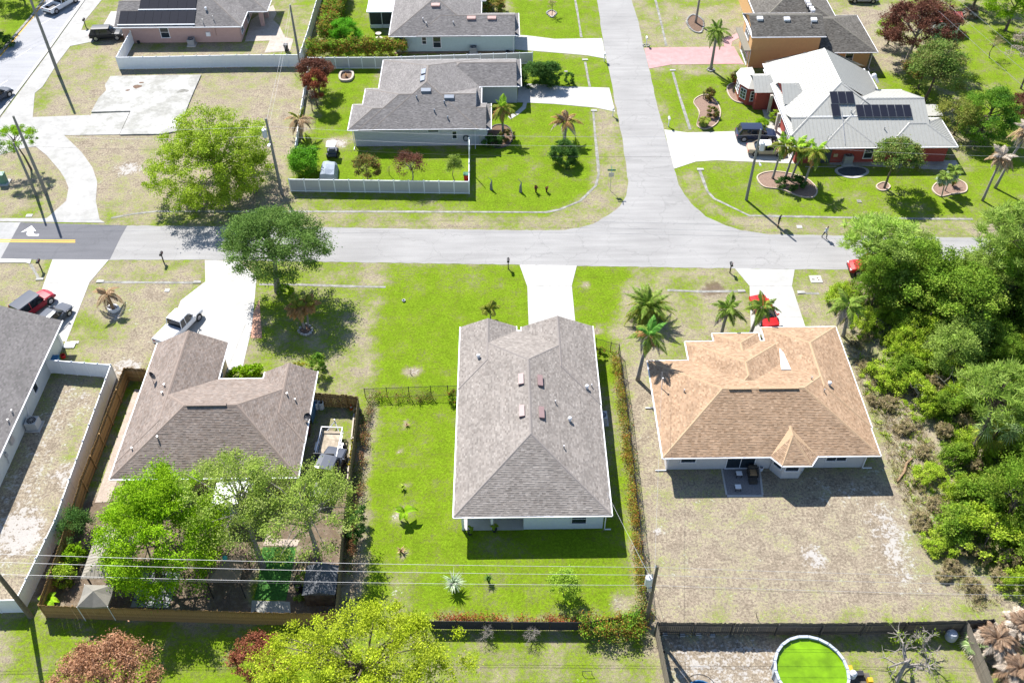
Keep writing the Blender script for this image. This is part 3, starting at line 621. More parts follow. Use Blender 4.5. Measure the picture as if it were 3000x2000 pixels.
def box_vent(h, p, m, along='y', L=1.1, w=.45, s=.417, side=1):
    mb = MB(); c = Vector(p); u = Vector((0, 1, 0)) if along == 'y' else Vector((1, 0, 0)); d = Vector((side, 0, -s)) if along == 'y' else Vector((0, side, -s)); d.normalize(); n = Vector((0, 0, .22))
    a = c - u * L / 2 - d * w / 2; b = c + u * L / 2 - d * w / 2; e = b + d * w; f = a + d * w
    dn = Vector((0, 0, -.10)); mb.add([a + n * .55, b + n * .55, e + n, f + n, a + dn, b + dn, e + dn, f + dn], [(0, 1, 2, 3), (0, 4, 5, 1), (1, 5, 6, 2), (2, 6, 7, 3), (3, 7, 4, 0)])
    mb.build('roof_vent', m, HROOF[h])
def cap_vent(h, p, m=WTRIM):
    MB().tube(p, (p[0], p[1], p[2] + .3), .13, n=10).sphere((p[0], p[1], p[2] + .34), .19, 10, 6, .14).build('roof_vent', m, HROOF[h])
def downspout(h, x, y, ze, out=(0, -1), kick=.7):
    mb = MB().box(x, y, ze / 2 - .05, .08, .08, ze - .1); mb.box(x + out[0] * kick / 2, y + out[1] * kick / 2, .08, .08 + abs(out[0]) * kick, .08 + abs(out[1]) * kick, .08); mb.build('downspout', WTRIM, h)
def rect(x0, x1, y0, y1): return [(x0, y0), (x1, y0), (x1, y1), (x0, y1)]
METAL_CAP = mat('metal_cap', (.40, .39, .36), .5, .08, 3, metal=.2)
VENT_BR = mat('brown_vent', (.24, .16, .155), .5, .1, 3); VENT_PK = mat('pink_vent', (.42, .25, .22), .5, .1, 3); VENT_BL = mat('blue_grey_vent', (.16, .19, .24), .45, .1, 3)
Z0, S0 = 2.7, .417
def rz_(x, y, wings_fn): return wings_fn
# --- the grey-roofed house in the middle
STUC_W = mat('pale_blue_white_stucco', (.62, .66, .70), .9, .04, 3, .3)
A = house('grey_roof_house', 'long grey shingle roof house with white walls in the centre, near the viewer', [(-3.75, 47.0), (1.35, 47.0), (1.35, 44.75), (7.9, 44.75), (7.9, 65.3), (1.9, 65.3), (1.9, 64.6), (.7, 64.6), (.7, 65.3), (-3.75, 65.3)],
          [wing(-4.29, 8.42, 44.2, 65.5, Z0, S0, 'y', 'h', 'h'), wing(-4.29, 1.05, 58, 66.1, Z0, S0, 'y', 'h', 'g', .02), wing(1.62, 8.44, 56, 66.0, Z0, S0, 'y', 'h', 'g', .03)], SH_GREY, STUC_W, Z0)
# the near covered porch: side wall, post and back wall
pm = MB(); pm.bx(-3.75, -1.9, 44.78, 46.88, 0, .04)
MB().bx(-3.75, 1.34, 44.7, 46.98, -.02, .06).build('porch_floor', CONC, A)
for x in (-3.65, -1.25): MB().bx(x - .1, x + .1, 44.72, 44.92, 0, 2.5).build('porch_post', WTRIM, A)
window(A, 'S', 5.9, 44.75, 1.45, 1.15, 1.25, 0, hb=1)
zr = lambda x, y: Z0 + S0 * min(x + 4.29, 8.42 - x)
for x, y, sd_ in ((1.35, 59.0 - 2.1, -1), (3.05, 59.0 - 2.2, 1), (1.35, 53.2, -1), (3.05, 53.1, 1)): box_vent(A, (x, y, zr(x, y) + .06), VENT_BR, 'y', 1.25, .5, S0, sd_)
for px, py, k in ((1402,1048,'c'),(1719,1138,'c'),(1669,1232,'c'),(1733,1133,'p'),(1627,1180,'p'),(1652,1312,'p')):
    z = 4.0
    for _ in range(12): q = G(px, py, z); z = zr(q.x, q.y)
    (cap_vent if k == 'c' else pipe_vent)(A, (q.x, q.y, z))
downspout(A, 8.05, 44.6, Z0, (1, 0), .5)
MB().bx(2.3, 7.5, 65.31, 65.36, .05, 2.2).build('garage_door', WTRIM, A); window(A, 'N', -1.5, 65.31, 1.4, 1.8, 1.4, 1)
# --- tan-roofed house
STUC_P = mat('cream_stucco', (.55, .53, .52), .9, .05, 3, .3)
bay = [(23.0, 51.0), (23.0, 50.6), (23.75, 49.65), (25.3, 49.65), (26.05, 50.6), (26.05, 51.0)]
bayw = dict(planes=[[Vector((22.45, 49.95, 2.715)), Vector((23.25, 48.95, 2.715)), Vector((24.45, 51.3, 3.75))], [Vector((23.25, 48.95, 2.715)), Vector((25.7, 48.95, 2.715)), Vector((24.45, 51.3, 3.75))],
                    [Vector((25.7, 48.95, 2.715)), Vector((26.45, 49.95, 2.715)), Vector((24.45, 51.3, 3.75))], [Vector((22.45, 49.95, 2.72)), Vector((24.45, 51.3, 3.755)), Vector((24.45, 52.3, 3.76))], [Vector((24.45, 51.3, 3.755)), Vector((26.45, 49.95, 2.72)), Vector((24.45, 52.3, 3.76))]],
            lines=[(Vector((23.25, 48.95, 2.715)), Vector((24.45, 51.3, 3.77))), (Vector((25.7, 48.95, 2.715)), Vector((24.45, 51.3, 3.77))), (Vector((24.45, 51.3, 3.77)), Vector((24.45, 52.35, 3.79)))], gables=[], foot=[Vector((22.6, 50.1, 0)), Vector((23.3, 49.0, 0)), Vector((25.65, 49.0, 0)), Vector((26.3, 50.1, 0))], ze=2.71)
B = house('tan_roof_house', 'tan shingle hip roof house with a rear bay window, right of centre', [(13.9, 50.75), (23.0, 50.75), (23.0, 50.6), (23.75, 49.65), (25.3, 49.65), (26.05, 50.6), (26.05, 50.75), (31.2, 50.75), (31.3, 65.0), (25.4, 65.0), (25.4, 62.0), (24.0, 62.0), (24.0, 62.4), (20.3, 62.4), (20.3, 63.2), (17.7, 63.2), (17.7, 60.8), (13.9, 60.8)],
          [wing(13.3, 31.8, 49.95, 61.3, Z0, S0, 'x', 'h', 'h'), wing(17.15, 26.3, 53, 63.75, Z0, S0, 'y', 'h', 'h', .02), wing(19.9, 24.25, 57, 64.8, Z0, S0, 'y', 'h', 'h', .035), wing(24.75, 31.9, 53, 65.55, Z0, S0, 'y', 'h', 'h', .03), bayw], SH_TAN, STUC_P, Z0)
window(B, 'S', 15.75, 50.75, 1.55, 1.25, 1.0, 0)
f = window(B, 'S', 20.35, 50.75, 1.15, 2.4, 2.0, 1, 'sliding_glass_door')
window(B, 'S', 28.6, 50.75, 1.55, 1.7, 1.05, 1); window(B, 'S', 24.5, 49.65, 1.6, 1.1, 1.0, 0); window(B, math.atan2(-.95, .75), 23.37, 50.12, 1.6, .8, 1.0, 0); window(B, math.atan2(.95, .75), 25.68, 50.12, 1.6, .8, 1.0, 0)
def on(px, py, f, z=4.0):
    for _ in range(14): q = G(px, py, z); z = f(q.x, q.y)
    return Vector((q.x, q.y, z))
fb = lambda x, y: Z0 + S0 * max(min(x - 13.3, 31.8 - x, y - 49.95, 61.3 - y), min(x - 24.75, 31.9 - x))
for px, py, k in ((2004,1148,'p'),(2377,1111,'p'),(2414,1147,'p')): pipe_vent(B, on(px, py, fb))
cap_vent(B, on(2429,1128,fb))
v0 = [on(2283,1022,fb), on(2295,1035,fb), on(2312,1072,fb), on(2317,1084,fb), on(2288,1084,fb), on(2286,1060,fb)]
MB().poly([p + Vector((0, 0, .09)) for p in v0]).build('valley_flashing', mat('white_flashing', (.62, .64, .68), .5, .1, 3), HROOF[B])
rv = MB()
for a, b_ in ((2135,2200),(2222,2340)): rv.bx(on(a,1144,fb).x, on(b_,1144,fb).x, 55.45, 55.75, 5.06, 5.17)
rv.build('ridge_vent', CAPS[SH_TAN], HROOF[B])
downspout(B, 13.95, 50.6, Z0, (-1, 0), .9); downspout(B, 31.1, 50.6, Z0, (1, 0), .8); downspout(B, 13.75, 57.8, Z0, (-1, 0), .8)
mh = MB(); p = on(1938,1138,fb); mh.tube(p, p + Vector((0, 0, 1.3)), .04).sphere(p + Vector((0, 0, 1.35)), .1); mh.build('service_mast', CHROME, B)
MB().bx(25.8, 30.9, 65.01, 65.06, .05, 2.2).build('garage_door', WTRIM, B)
# --- brown-roofed house on the left
STUC_Y = mat('yellow_cream_stucco', (.55, .42, .25), .9, .06, 3, .3)
C_ = house('brown_roof_house', 'brown shingle roof house with a garage wing, left of centre behind trees', [(-32.6, 49.0), (-18.0, 49.0), (-18.0, 59.9), (-21.6, 59.9), (-21.6, 58.9), (-26.9, 58.9), (-26.9, 63.7), (-32.6, 63.7)],
           [wing(-33.1, -17.45, 48.4, 59.6, Z0, .5, 'x', 'h', 'h'), wing(-33.1, -26.4, 50, 64.3, Z0, .5, 'y', 'h', 'g', .02), wing(-22.2, -17.42, 52, 60.4, Z0, .5, 'y', 'h', 'g', .025)], SH_BRN, STUC_Y, Z0)
fc = lambda x, y: Z0 + .5 * max(min(x + 33.1, -17.45 - x, y - 48.4, 59.6 - y), min(x + 33.1, -26.4 - x) if y > 50 else 0)
for px, py in ((483,1132),(477,1155),(463,1285),(388,1318),(842,1158),(866,1175)): pipe_vent(C_, on(px, py, fc), .07, .35)
MB().bx(-27.3, -23.9, 53.85, 54.15, 5.5, 5.6).build('ridge_vent', CAPS[SH_BRN], HROOF[C_])
window(C_, 'E', -26.9, 61.5, 1.4, 1.0, 1.1, 0)
MB().bx(-32, -27.4, 63.71, 63.76, .05, 2.2).build('garage_door', WTRIM, C_)
def dish(h, p, aim, r=.4, pole=.8):
    d = Vector(aim).normalized(); m = Matrix.Translation(p + Vector((0, 0, pole))) @ d.to_track_quat('Z', 'Y').to_matrix().to_4x4(); mb = MB()
    mb.lathe([(.01, 0), (r * .5, .03), (r * .85, .09), (r, .14), (r * .97, .15)], 0, 0, 18); mb.v = [tuple(m @ Vector(q)) for q in mb.v]
    o = mb.build('satellite_dish', DARK, h); MB().tube(p, p + Vector((0, 0, pole)), .03).tube(p + Vector((0, 0, pole)), m @ Vector((0, 0, .45)), .015).build('dish_mount', CHROME, o)
dish(C_, on(450,1120,fc), (.75, .3, .45), .42, .8); dish(C_, on(905,1232,fc), (-.3, -.4, .8), .36, .5)
# --- house at the left edge
STUC_L = mat('pale_green_white_stucco', (.58, .60, .57), .9, .05, 3, .3)
D = house('charcoal_roof_house', 'charcoal shingle roof house with pale side wall at the left edge', rect(-56.5, -43.75, 44.5, 67.0), [wing(-57.2, -43.25, 44, 67.6, Z0, .40, 'y', 'h', 'g')], SH_D, STUC_L, Z0)
window(D, 'E', -43.75, 60.0, 1.5, .75, 1.1, 0)
fd = lambda x, y: Z0 + .4 * min(x + 57.2, -43.25 - x)
for px, py in ((37,1208),(26,1235)): pipe_vent(D, on(px, py, fd))
mb = MB(); mb.bx(-43.75, -43.55, 53.4, 54.0, 1.1, 1.8); mb.build('meter_box', CHROME, D)
MB().path([(-43.7, 57.8, 2.3), (-43.66, 57.6, 1.2), (-43.7, 57.2, .6)], .03).build('conduit', WTRIM, D)
MB().bx(-43.74, -43.6, 52.1, 52.4, 1.0, 1.5).path([(-43.68, 52.2, 1.0), (-43.68, 52.0, .3)], .03).build('service_panel', mat('grey_box', (.35, .36, .37), .6, .05, 3), D)
downspout(D, -43.6, 66.5, Z0, (.8, .6), 1.2)
# --- blue-grey house behind the white fence
STUC_B = mat('lavender_grey_stucco', (.47, .47, .52), .9, .05, 3, .3)
E_ = house('blue_grey_house', 'stepped grey shingle roof house with lavender grey wall behind the white fence', [(-18.4, 101.4), (-2.0, 101.4), (-2.0, 105.7), (-3.4, 105.7), (-3.4, 111.3), (1.9, 111.3), (1.9, 117.3), (-15.5, 117.3), (-15.5, 110.0), (-17.2, 110.0), (-17.2, 106.2), (-18.4, 106.2)],
           [wing(-18.95, -1.5, 100.9, 106.7, Z0, S0, 'x', 'h', 'd'), wing(-17.7, -2.75, 100.9, 110.5, Z0, S0, 'x', 'h', 'd', .02), wing(-16.0, -3.0, 100.9, 117.9, Z0, S0, 'y', 'h', 'h', .04), wing(-9, 2.4, 110.85, 117.8, Z0, S0, 'x', 'h', 'd', .05)], SH_GREY2, STUC_B, Z0)
window(E_, 'S', -6.0, 101.4, 1.55, .5, 1.0, 0, hb=1); window(E_, 'S', -8.6, 101.4, 2.2, 1.3, .35, 0)
fe = lambda x, y: Z0 + S0 * max(min(x + 18.95, y - 100.9, 106.7 - y, 9), min(x + 17.7, y - 100.9, 110.5 - y), min(x + 16, -3 - x, y - 100.9, 117.9 - y), min(114.3 - 110.85 - abs(y - 114.3), 9) if x > -6 else 0)
for a in ((1221,289),(1302,304),(1273,329),(1312,349)): pipe_vent(E_, on(*a, fe), .09, .4, VENT_BL)
for a, al, sd_ in (((1248,267),'x',-1),((1316,287),'x',-1),((1241,213),'y',-1),((1238,233),'y',-1)): box_vent(E_, on(*a, fe) + Vector((0, 0, .05)), VENT_BL, al, 1.2, .6, S0, sd_)
downspout(E_, -3.45, 101.25, Z0); downspout(E_, -18.5, 101.25, Z0)
hose = MB(); p = Vector((-4.6, 101.3, 1.1))
for k in range(3): hose.path([(p.x + (.35 - .05 * k) * math.cos(t), p.y - .05 * k, p.z + (.45 - .05 * k) * math.sin(t)) for t in np.linspace(0, 6.28, 15)], .03, 5)
hose.build('garden_hose', mat('hose_green', (.03, .05, .06), .5, .2, 3), E_)
MB().bx(-2.9, -2.6, 101.2, 101.4, .9, 1.4).build('meter_box', CHROME, E_)
window(E_, 'E', -2.0, 103.6, 1.4, 1.2, 1.2, 1); window(E_, 'E', -3.4, 108.2, 1.4, 1.2, 1.4, 1); MB().bx(1.9, 1.95, 112, 116.6, .05, 2.2).build('garage_door', WTRIM, E_)
# --- pale green house above it
STUC_G = mat('pale_aqua_stucco', (.42, .52, .52), .9, .05, 3, .3)
F_ = house('aqua_house', 'grey shingle roof house with pale aqua wall and pink roof vents at the top centre', [(-15.2, 125.2), (1.8, 125.2), (1.8, 130.5), (-3.6, 130.5), (-3.6, 146), (-15.2, 146)],
           [wing(-15.8, -3.0, 124.6, 147, Z0, S0, 'y', 'h', 'h'), wing(-12, 2.4, 124.6, 131.2, Z0, S0, 'x', 'h', 'd', .02), wing(-9, -2.4, 135.2, 147, Z0 + .05, S0, 'y', 'h', 'h', .03)], SH_GREY2, STUC_G, Z0)
window(F_, 'S', -11.0, 125.2, 1.7, .55, 1.0, 0, hb=1); window(F_, 'S', -9.2, 125.2, 1.45, 1.05, 1.6, 0, hb=1)
MB().prism([(-15.25, 125.12), (1.9, 125.12), (2.4, 124.9), (2.2, 124.6), (-15.3, 124.65)], 0, .06).build('gravel_border', mat('brown_gravel', (.22, .15, .10), .95, .35, 12, .5), F_)
ff = lambda x, y: Z0 + S0 * max(min(x + 15.8, -3 - x, y - 124.6), min(y - 124.6, 131.2 - y))
for a in ((1276,14),(1381,56),(1441,56)): box_vent(F_, on(*a, ff) + Vector((0, 0, .05)), VENT_PK, 'x', 1.2, .6, S0, -1)
for a in ((1239,61),(1249,74),(1328,71)): pipe_vent(F_, on(*a, ff), .09, .35)
downspout(F_, 1.6, 125.05, Z0)
wsc = MB(); wsc.bx(-19.7, -15.9, 132.1, 137.5, 2.52, 2.66); wsc.build('flat_porch_roof', WHITE, F_)
scr = MB()
for x in (-19.4, -17.6, -16.0): MB().box(x, 132.4, 1.25, .08, .08, 2.5).build('porch_post', WTRIM, F_)
for y in (134.5, 136.8): MB().box(-19.4, y, 1.25, .08, .08, 2.5).build('porch_post', WTRIM, F_)
scr.bx(-19.4, -16, 132.36, 132.44, .0, .55); scr.build('porch_kick_panel', WTRIM, F_)
MB().bx(-19.3, -16.0, 132.44, 132.46, .55, 2.5).bx(-19.36, -19.34, 132.5, 137, 0, 2.5).build('porch_screen', mat('screen_mesh', (.03, .035, .04), .6, .3, 5), F_)
# --- pink house with solar mats, top left
STUC_PK = mat('pink_stucco', (.45, .30, .27), .9, .05, 3, .3)
G_ = house('pink_house', 'pink stucco house with black solar heating mats on its grey roof, top left', [(-54.4, 128.5), (-37.7, 128.5), (-37.7, 141), (-54.4, 141)],
           [wing(-55.0, -37.1, 127.9, 141.8, Z0, S0, 'x', 'h', 'h'), wing(-55.15, -44, 127.95, 136.6, Z0, S0, 'x', 'g', 'h', .03), wing(-42, -34.2, 132.5, 140, Z0, S0 * .8, 'x', 'h', 'h', .02)], SH_GREY2, STUC_PK, Z0)
window(G_, 'S', -48.4, 128.5, 1.6, 1.15, 1.6, 0, hb=1); window(G_, 'E', -37.7, 130.2, 1.5, 1.3, 1.5, 1, hb=1); window(G_, 'E', -37.7, 134.5, 1.3, 1.4, 2.0, 1, hb=1)
for a in ((771,75),(783,50)):
    p = G(*a); MB().box(p.x, p.y, 1.28, .55, .55, 2.56).build('porch_column', STUC_PK, G_)
fg = lambda x, y: Z0 + S0 * min(y - 127.9, -37.1 - x)
SOL = mat('black_solar_mat', (.016, .018, .028), .75, .25, 9, spec=.08)
def slope_panel(name, x0, x1, y0, y1, f, lift, m, parent, th=.05):
    mb = MB(); q = [Vector((x, y, f(x, y) + lift)) for x, y in ((x0, y0), (x1, y0), (x1, y1), (x0, y1))]; u = Vector((0, 0, th))
    mb.add(q + [p + u for p in q], [(4, 5, 6, 7), (0, 1, 5, 4), (1, 2, 6, 5), (2, 3, 7, 6), (3, 0, 4, 7), (3, 2, 1, 0)]); return mb.build(name, m, parent)
fgs = lambda x, y: Z0 + S0 * (y - 127.9)
for (xa, xb, ya, yb) in ((-54.6, -43.8, 128.25, 130.45), (-52.0, -43.9, 130.75, 132.75), (-50.0, -43.7, 133.05, 135.2)):
    n = int((xb - xa) / 1.2); ww = (xb - xa) / n
    for k in range(n): slope_panel('solar_mat', xa + k * ww + .012, xa + (k + 1) * ww - .012, ya, yb, fgs, .08, SOL, HROOF[G_])
    slope_panel('header_pipe', xa - .1, xb + .1, ya - .16, ya - .05, fgs, .08, WTRIM, HROOF[G_], .1)
for a in ((604,31),): cap_vent(G_, on(*a, fg))
for a in ((596,72),(626,62)): pipe_vent(G_, on(*a, fg), .06, .6)
MB().bx(-42.5, -41.9, 128.3, 128.5, 1.0, 1.6).build('meter_box', WTRIM, G_); MB().bx(-41.4, -41.1, 128.35, 128.5, 1.1, 2.3).build('service_panel', STUC_PK, G_)
# --- peach two-storey house, top right
STUC_O = mat('peach_stucco', (.56, .33, .15), .9, .05, 3, .3)
upper = wing(33.7, 43.7, 119.2, 126.0, 4.95, S0, 'x', 'g', 'g')
H_ = house('peach_house', 'peach stucco two storey house with streaked grey shingle roof, top right', [(34.0, 119.8), (50.6, 119.8), (50.6, 129.2), (47, 129.2), (47, 150), (36.5, 150), (36.5, 126.2), (34.0, 126.2)],
           [upper, wing(43.45, 51.2, 118.95, 129.7, Z0, S0, 'x', 'g', 'h', .01), wing(36.3, 47.6, 126.2, 150, 3.3, S0, 'y', 'h', 'h')], SH_OLD, STUC_O, Z0, extra_walls=[(rect(34.02, 43.3, 119.82, 125.6), 2.4, 4.8)])
window(H_, 'S', 41.9, 119.8, 1.5, .95, 1.5, 0, hb=1); window(H_, 'S', 47.8, 119.8, 1.35, 1.0, 1.4, 0, hb=1)
MB().bx(33.1, 34.05, 119.6, 126.2, 2.6, 2.75).build('pent_roof', CAPS[SH_OLD], H_)
window(H_, 'W', 34.0, 122.8, 3.9, 2.2, 1.5, 2, hb=1); window(H_, 'W', 34.0, 122.6, 1.2, 4.2, 2.1, 3, 'garage_window', hb=1)
fh = lambda x, y: 4.95 + S0 * min(y - 119.2, 126 - y)
for a in ((2226,56),(2305,58),(2384,60)): box_vent(H_, on(*a, fh, 6) + Vector((0, 0, .05)), WTRIM, 'x', .8, .6, S0, -1)
fh2 = lambda x, y: 3.3 + S0 * min(x - 36.3, 47.6 - x)
for a in ((2362,3),(2366,9),(2370,17),(2377,26),(2381,33)): box_vent(H_, on(*a, fh2, 5) + Vector((0, 0, .08)), WTRIM, 'x', .55, .45, S0, -1)
downspout(H_, 50.75, 119.4, Z0, (0, -1)); downspout(H_, 34.0, 119.6, Z0, (0, -1)); pipe_vent(H_, on(2375,76,fh,6), .07, .35)
# --- red house with metal roof
STUC_R = mat('red_stucco', (.32, .065, .055), .9, .08, 3, .3)
METAL = mat('cream_metal_roof', (.365, .36, .33), .6, .05, 2, metal=.05, spec=.3)
V_ = Vector; zn = lambda y: 2.6 + S0 * (y - 96.2)
big_ = dict(planes=[[V_((33.0, 96.21, 2.62)), V_((50.5, 96.21, 2.62)), V_((41.75, 104.95, 6.27))],
                    [V_((34.7, 115.0, 3.33)), V_((34.7, 97.9, 3.33)), V_((41.75, 104.95, 6.27)), V_((41.75, 113.5, 6.27))],
                    [V_((48.5, 104.4, 2.62)), V_((48.5, 114.0, 2.62)), V_((41.75, 113.5, 6.27)), V_((41.75, 104.95, 6.27))],
                    [V_((48.5, 115.4, 2.62)), V_((34.7, 115.4, 3.33)), V_((41.75, 113.5, 6.27))]],
            lines=[(V_((34.7, 97.9, 3.33)), V_((41.75, 104.95, 6.27))), (V_((41.75, 104.95, 6.27)), V_((41.75, 113.5, 6.27))), (V_((41.75, 104.95, 6.27)), V_((45.6, 101.2, 4.8)))], gables=[], foot=[V_((34.8, 97, 0)), V_((48.4, 97, 0)), V_((48.4, 115, 0)), V_((34.8, 115, 0))], ze=2.62)
big_['planes'][0] = [V_((36.0, 96.21, 2.61)), V_((47, 96.21, 2.61)), V_((44.2, 102.5, 5.24)), V_((41.75, 104.95, 6.27)), V_((37.2, 100.4, 4.36))][:0] or [V_((37.2, 100.4, 4.365)), V_((46.3, 100.4, 4.365)), V_((41.75, 104.95, 6.27))]
I_ = house('red_house', 'red stucco house with cream standing seam metal roof and solar panels, upper right', [(35.4, 96.9), (53.7, 96.9), (53.7, 101.8), (51.2, 101.8), (51.2, 108.8), (47.9, 108.8), (47.9, 114.5), (35.4, 114.5)],
           [wing(34.9, 45, 96.2, 104.3, 2.6, S0, 'x', 'g', 'h', .01), big_, wing(38, 51.6, 96.2, 109.3, 2.6, S0, 'x', 'h', 'g', 0.0), wing(46, 54.35, 96.2, 102.5, 2.6, S0, 'x', 'h', 'h', .03)], None, STUC_R, 2.6, seam=METAL, extra_walls=[(rect(35.4, 37, 104.2, 114.5), 2.3, 3.2)])
# dormer and entrance gable on the front slope
dm = wing(35.0, 39.2, 104.2, 109.6, 3.7, .5, 'x', 'g', 'h'); ent = wing(32.4, 36.5, 108.6, 113.4, 2.75, .45, 'x', 'g', 'h')
dk, ss = MB(), MB()
for W in (dm, ent):
    for p in W['planes']: dk.poly(p); seams_on(ss, p)
o = dk.build('front_gable_roof', METAL, I_); ss.build('standing_seam', METAL, o, kind='stuff')
for W in (dm, ent): MB().add(W['gables'][0], [(0, 1, 2)]).build('gable_wall', STUC_R, I_)
MB().bx(32.8, 35.4, 109.0, 113.0, 0, 2.72).build('entry_wall', STUC_R, I_)
bayp = [(31.2, 111.4), (32.0, 110.2), (33.4, 110.0), (33.4, 115.2), (32.0, 115.0), (31.2, 113.8)]
MB().prism(bayp, 0, 2.5).build('bay_wall', STUC_R, I_)
bm = MB(); apx = V_((33.0, 112.6, 3.5))
for i in range(6):
    a, b_ = bayp[i], bayp[(i + 1) % 6]; bm.poly([V_((a[0] * 1.12 - 33 * .12, a[1] * 1.12 - 112.6 * .12, 2.55)), V_((b_[0] * 1.12 - 33 * .12, b_[1] * 1.12 - 112.6 * .12, 2.55)), apx])
bm.build('bay_roof', METAL, I_)
window(I_, math.atan2(1.2, -.8) + math.pi, 31.55, 110.78, 1.4, .9, 1.3, 1, hb=2); window(I_, 'S', 32.8, 110.05, 1.4, .8, 1.3, 1, hb=2); window(I_, 'W', 31.2, 112.6, 1.4, 1.6, 1.3, 1, hb=2)
window(I_, 'W', 35.4, 106.0, 1.5, 1.8, 2.0, 2, hb=2); window(I_, 'W', 35.4, 100.2, 1.1, 4.4, 2.0, 3, 'garage_window', hb=1)
for y in (103.9, 108.3): MB().box(34.6, y, 1.3, .35, .35, 2.6).build('porch_column', mat('cream_column', (.55, .48, .42), .8, .05, 3), I_)
window(I_, 'S', 44.2, 96.9, 1.4, 1.0, 1.5, 0, hb=1)
MB().bx(38.6, 39.7, 96.82, 96.9, .05, 2.05).build('side_door', mat('dark_door', (.06, .07, .09), .5, .1, 3), I_); MB().bx(40.0, 40.5, 96.8, 96.9, .9, 1.3).build('meter_box', mat('tan_box', (.45, .35, .25), .6, .1, 3), I_)
fi = lambda x, y: 2.6 + S0 * (y - 96.2)
for a in ((2493,330),(2591,379)): pipe_vent(I_, on(*a, fi), .07, .35)
PAN = mat('solar_cell', (.014, .016, .028), .5, .3, 12, spec=.15); PFR = mat('panel_frame', (.20, .21, .23), .4, .1, 3, metal=.6)
st = {}
def solar_panel(px0, px1, py0, py1, label):
    a = on(px0, py1, fi); b_ = on(px1, py1, fi); c_ = on(px0 + (px1 - px0) * 0, py0, fi)
    x0, x1, y0, y1 = a.x, b_.x, a.y, c_.y
    t = thing('solar_panel', label, 'solar panel', (x0, y0, fi(x0, y0)), 'solar panels on the cream metal roof')
    slope_panel('frame', x0 + .02, x1 - .02, y0, y1, fi, .16, PFR, t, .05); slope_panel('cells', x0 + .05, x1 - .05, y0 + .03, y1 - .03, fi, .205, PAN, t, .02)
for k in range(3): solar_panel(2434.5 + k * 23.3, 2457.8 + k * 23.3, 272, 308, ['leftmost', 'middle', 'rightmost'][k] + ' solar panel in the upper row of three, metal roof')
solar_panel(2438, 2463, 309, 345, 'single solar panel below the left end of the row of three')
names = ['first', 'second', 'third', 'fourth', 'fifth', 'sixth', 'seventh']
for k in range(7): solar_panel(2511 + k * 23, 2534 + k * 23, 311, 347, names[k] + ' solar panel from the left in the row of seven')
MB().path([on(2465,325,fi) + V_((0, 0, .1)), on(2470,370,fi) + V_((0, 0, .1)), on(2475,425,fi) + V_((0, 0, .1))], .03).build('conduit', CHROME, HROOF[I_])
mb = MB().tube((48.6, 110.2, 3.2), (48.0, 110.0, 4.0), .2).sphere((47.8, 110.0, 4.2), .35); mb.build('roof_turbine', WTRIM, I_)
MB().bx(53.2, 55.2, 103.5, 106.2, 2.2, 2.3).build('lean_to_roof', METAL, I_); MB().box(54.9, 103.7, 1.1, .1, .1, 2.2).box(54.9, 106, 1.1, .1, .1, 2.2).build('lean_to_post', WTRIM, I_)
p = on(2420,425,fi); MB().path([p, p + V_((0, 0, 1.3)), p + V_((.25, 0, 1.5)), p + V_((.4, 0, 1.3))], .035).build('service_mast', CHROME, I_)
MB().bx(36.6, 40.4, 96.0, 96.1, 0.03, .04).build('step', CONC, I_)
# ------------------------------------------------------------------ vegetation
def LM(name, cols, tr=.36):
    ks = [2.15 if c[1] > c[0] * 1.08 else 1.5 for c in cols]
    return cellmat(name, [tuple(min(.62, v * k) for v in c) for c, k in zip(cols, ks)], .7, tr, .12, .4)
L_OAK = LM('oak_leaves', [(.045, .085, .016), (.065, .115, .022), (.095, .15, .035), (.055, .10, .02)])
L_YEL = LM('yellow_green_leaves', [(.12, .175, .010), (.155, .215, .012), (.19, .25, .025), (.10, .15, .012)])
L_YEL2 = LM('lime_yellow_leaves', [(.15, .19, .008), (.19, .235, .010), (.23, .265, .02), (.125, .165, .010)])
L_BRI = LM('bright_green_leaves', [(.08, .155, .004), (.115, .205, .005), (.15, .24, .007), (.085, .16, .005)])
L_OLV = LM('olive_leaves', [(.10, .15, .02), (.135, .185, .028), (.17, .215, .045), (.19, .215, .07)])
L_BRN = LM('dry_brown_leaves', [(.20, .095, .045), (.27, .14, .075), (.33, .19, .115), (.16, .07, .03)], .25)
L_RED = LM('maroon_leaves', [(.075, .03, .022), (.11, .045, .03), (.14, .06, .036), (.05, .02, .015)], .25)
L_DRK = LM('dark_shrub_leaves', [(.02, .055, .012), (.035, .08, .016), (.055, .105, .02), (.03, .07, .014)])
L_MIX = LM('croton_leaves', [(.20, .045, .02), (.07, .15, .015), (.12, .22, .015), (.26, .10, .03), (.055, .12, .015), (.24, .06, .025)])
L_MAG = LM('glossy_green_leaves', [(.045, .085, .015), (.07, .12, .02), (.11, .155, .035), (.17, .155, .05), (.05, .09, .016)])
L_MRG = LM('red_and_green_leaves', [(.16, .05, .025), (.06, .12, .02), (.20, .07, .035), (.09, .14, .03), (.13, .045, .025)])
L_PIN = LM('pine_needles', [(.09, .14, .022), (.13, .19, .03), (.17, .225, .05), (.11, .16, .028)])
L_PIN2 = LM('yellow_pine_needles', [(.13, .20, .03), (.18, .26, .04), (.22, .29, .07), (.10, .15, .03)])
L_WLD = LM('thicket_leaves', [(.085, .14, .010), (.125, .195, .012), (.17, .24, .016), (.215, .26, .03), (.10, .15, .014)])
L_WLD2 = LM('dark_thicket_leaves', [(.055, .10, .010), (.085, .145, .013), (.115, .175, .018), (.15, .175, .03)])
L_STR = LM('straw_leaves', [(.26, .205, .11), (.33, .27, .155), (.20, .17, .08), (.16, .17, .055)])
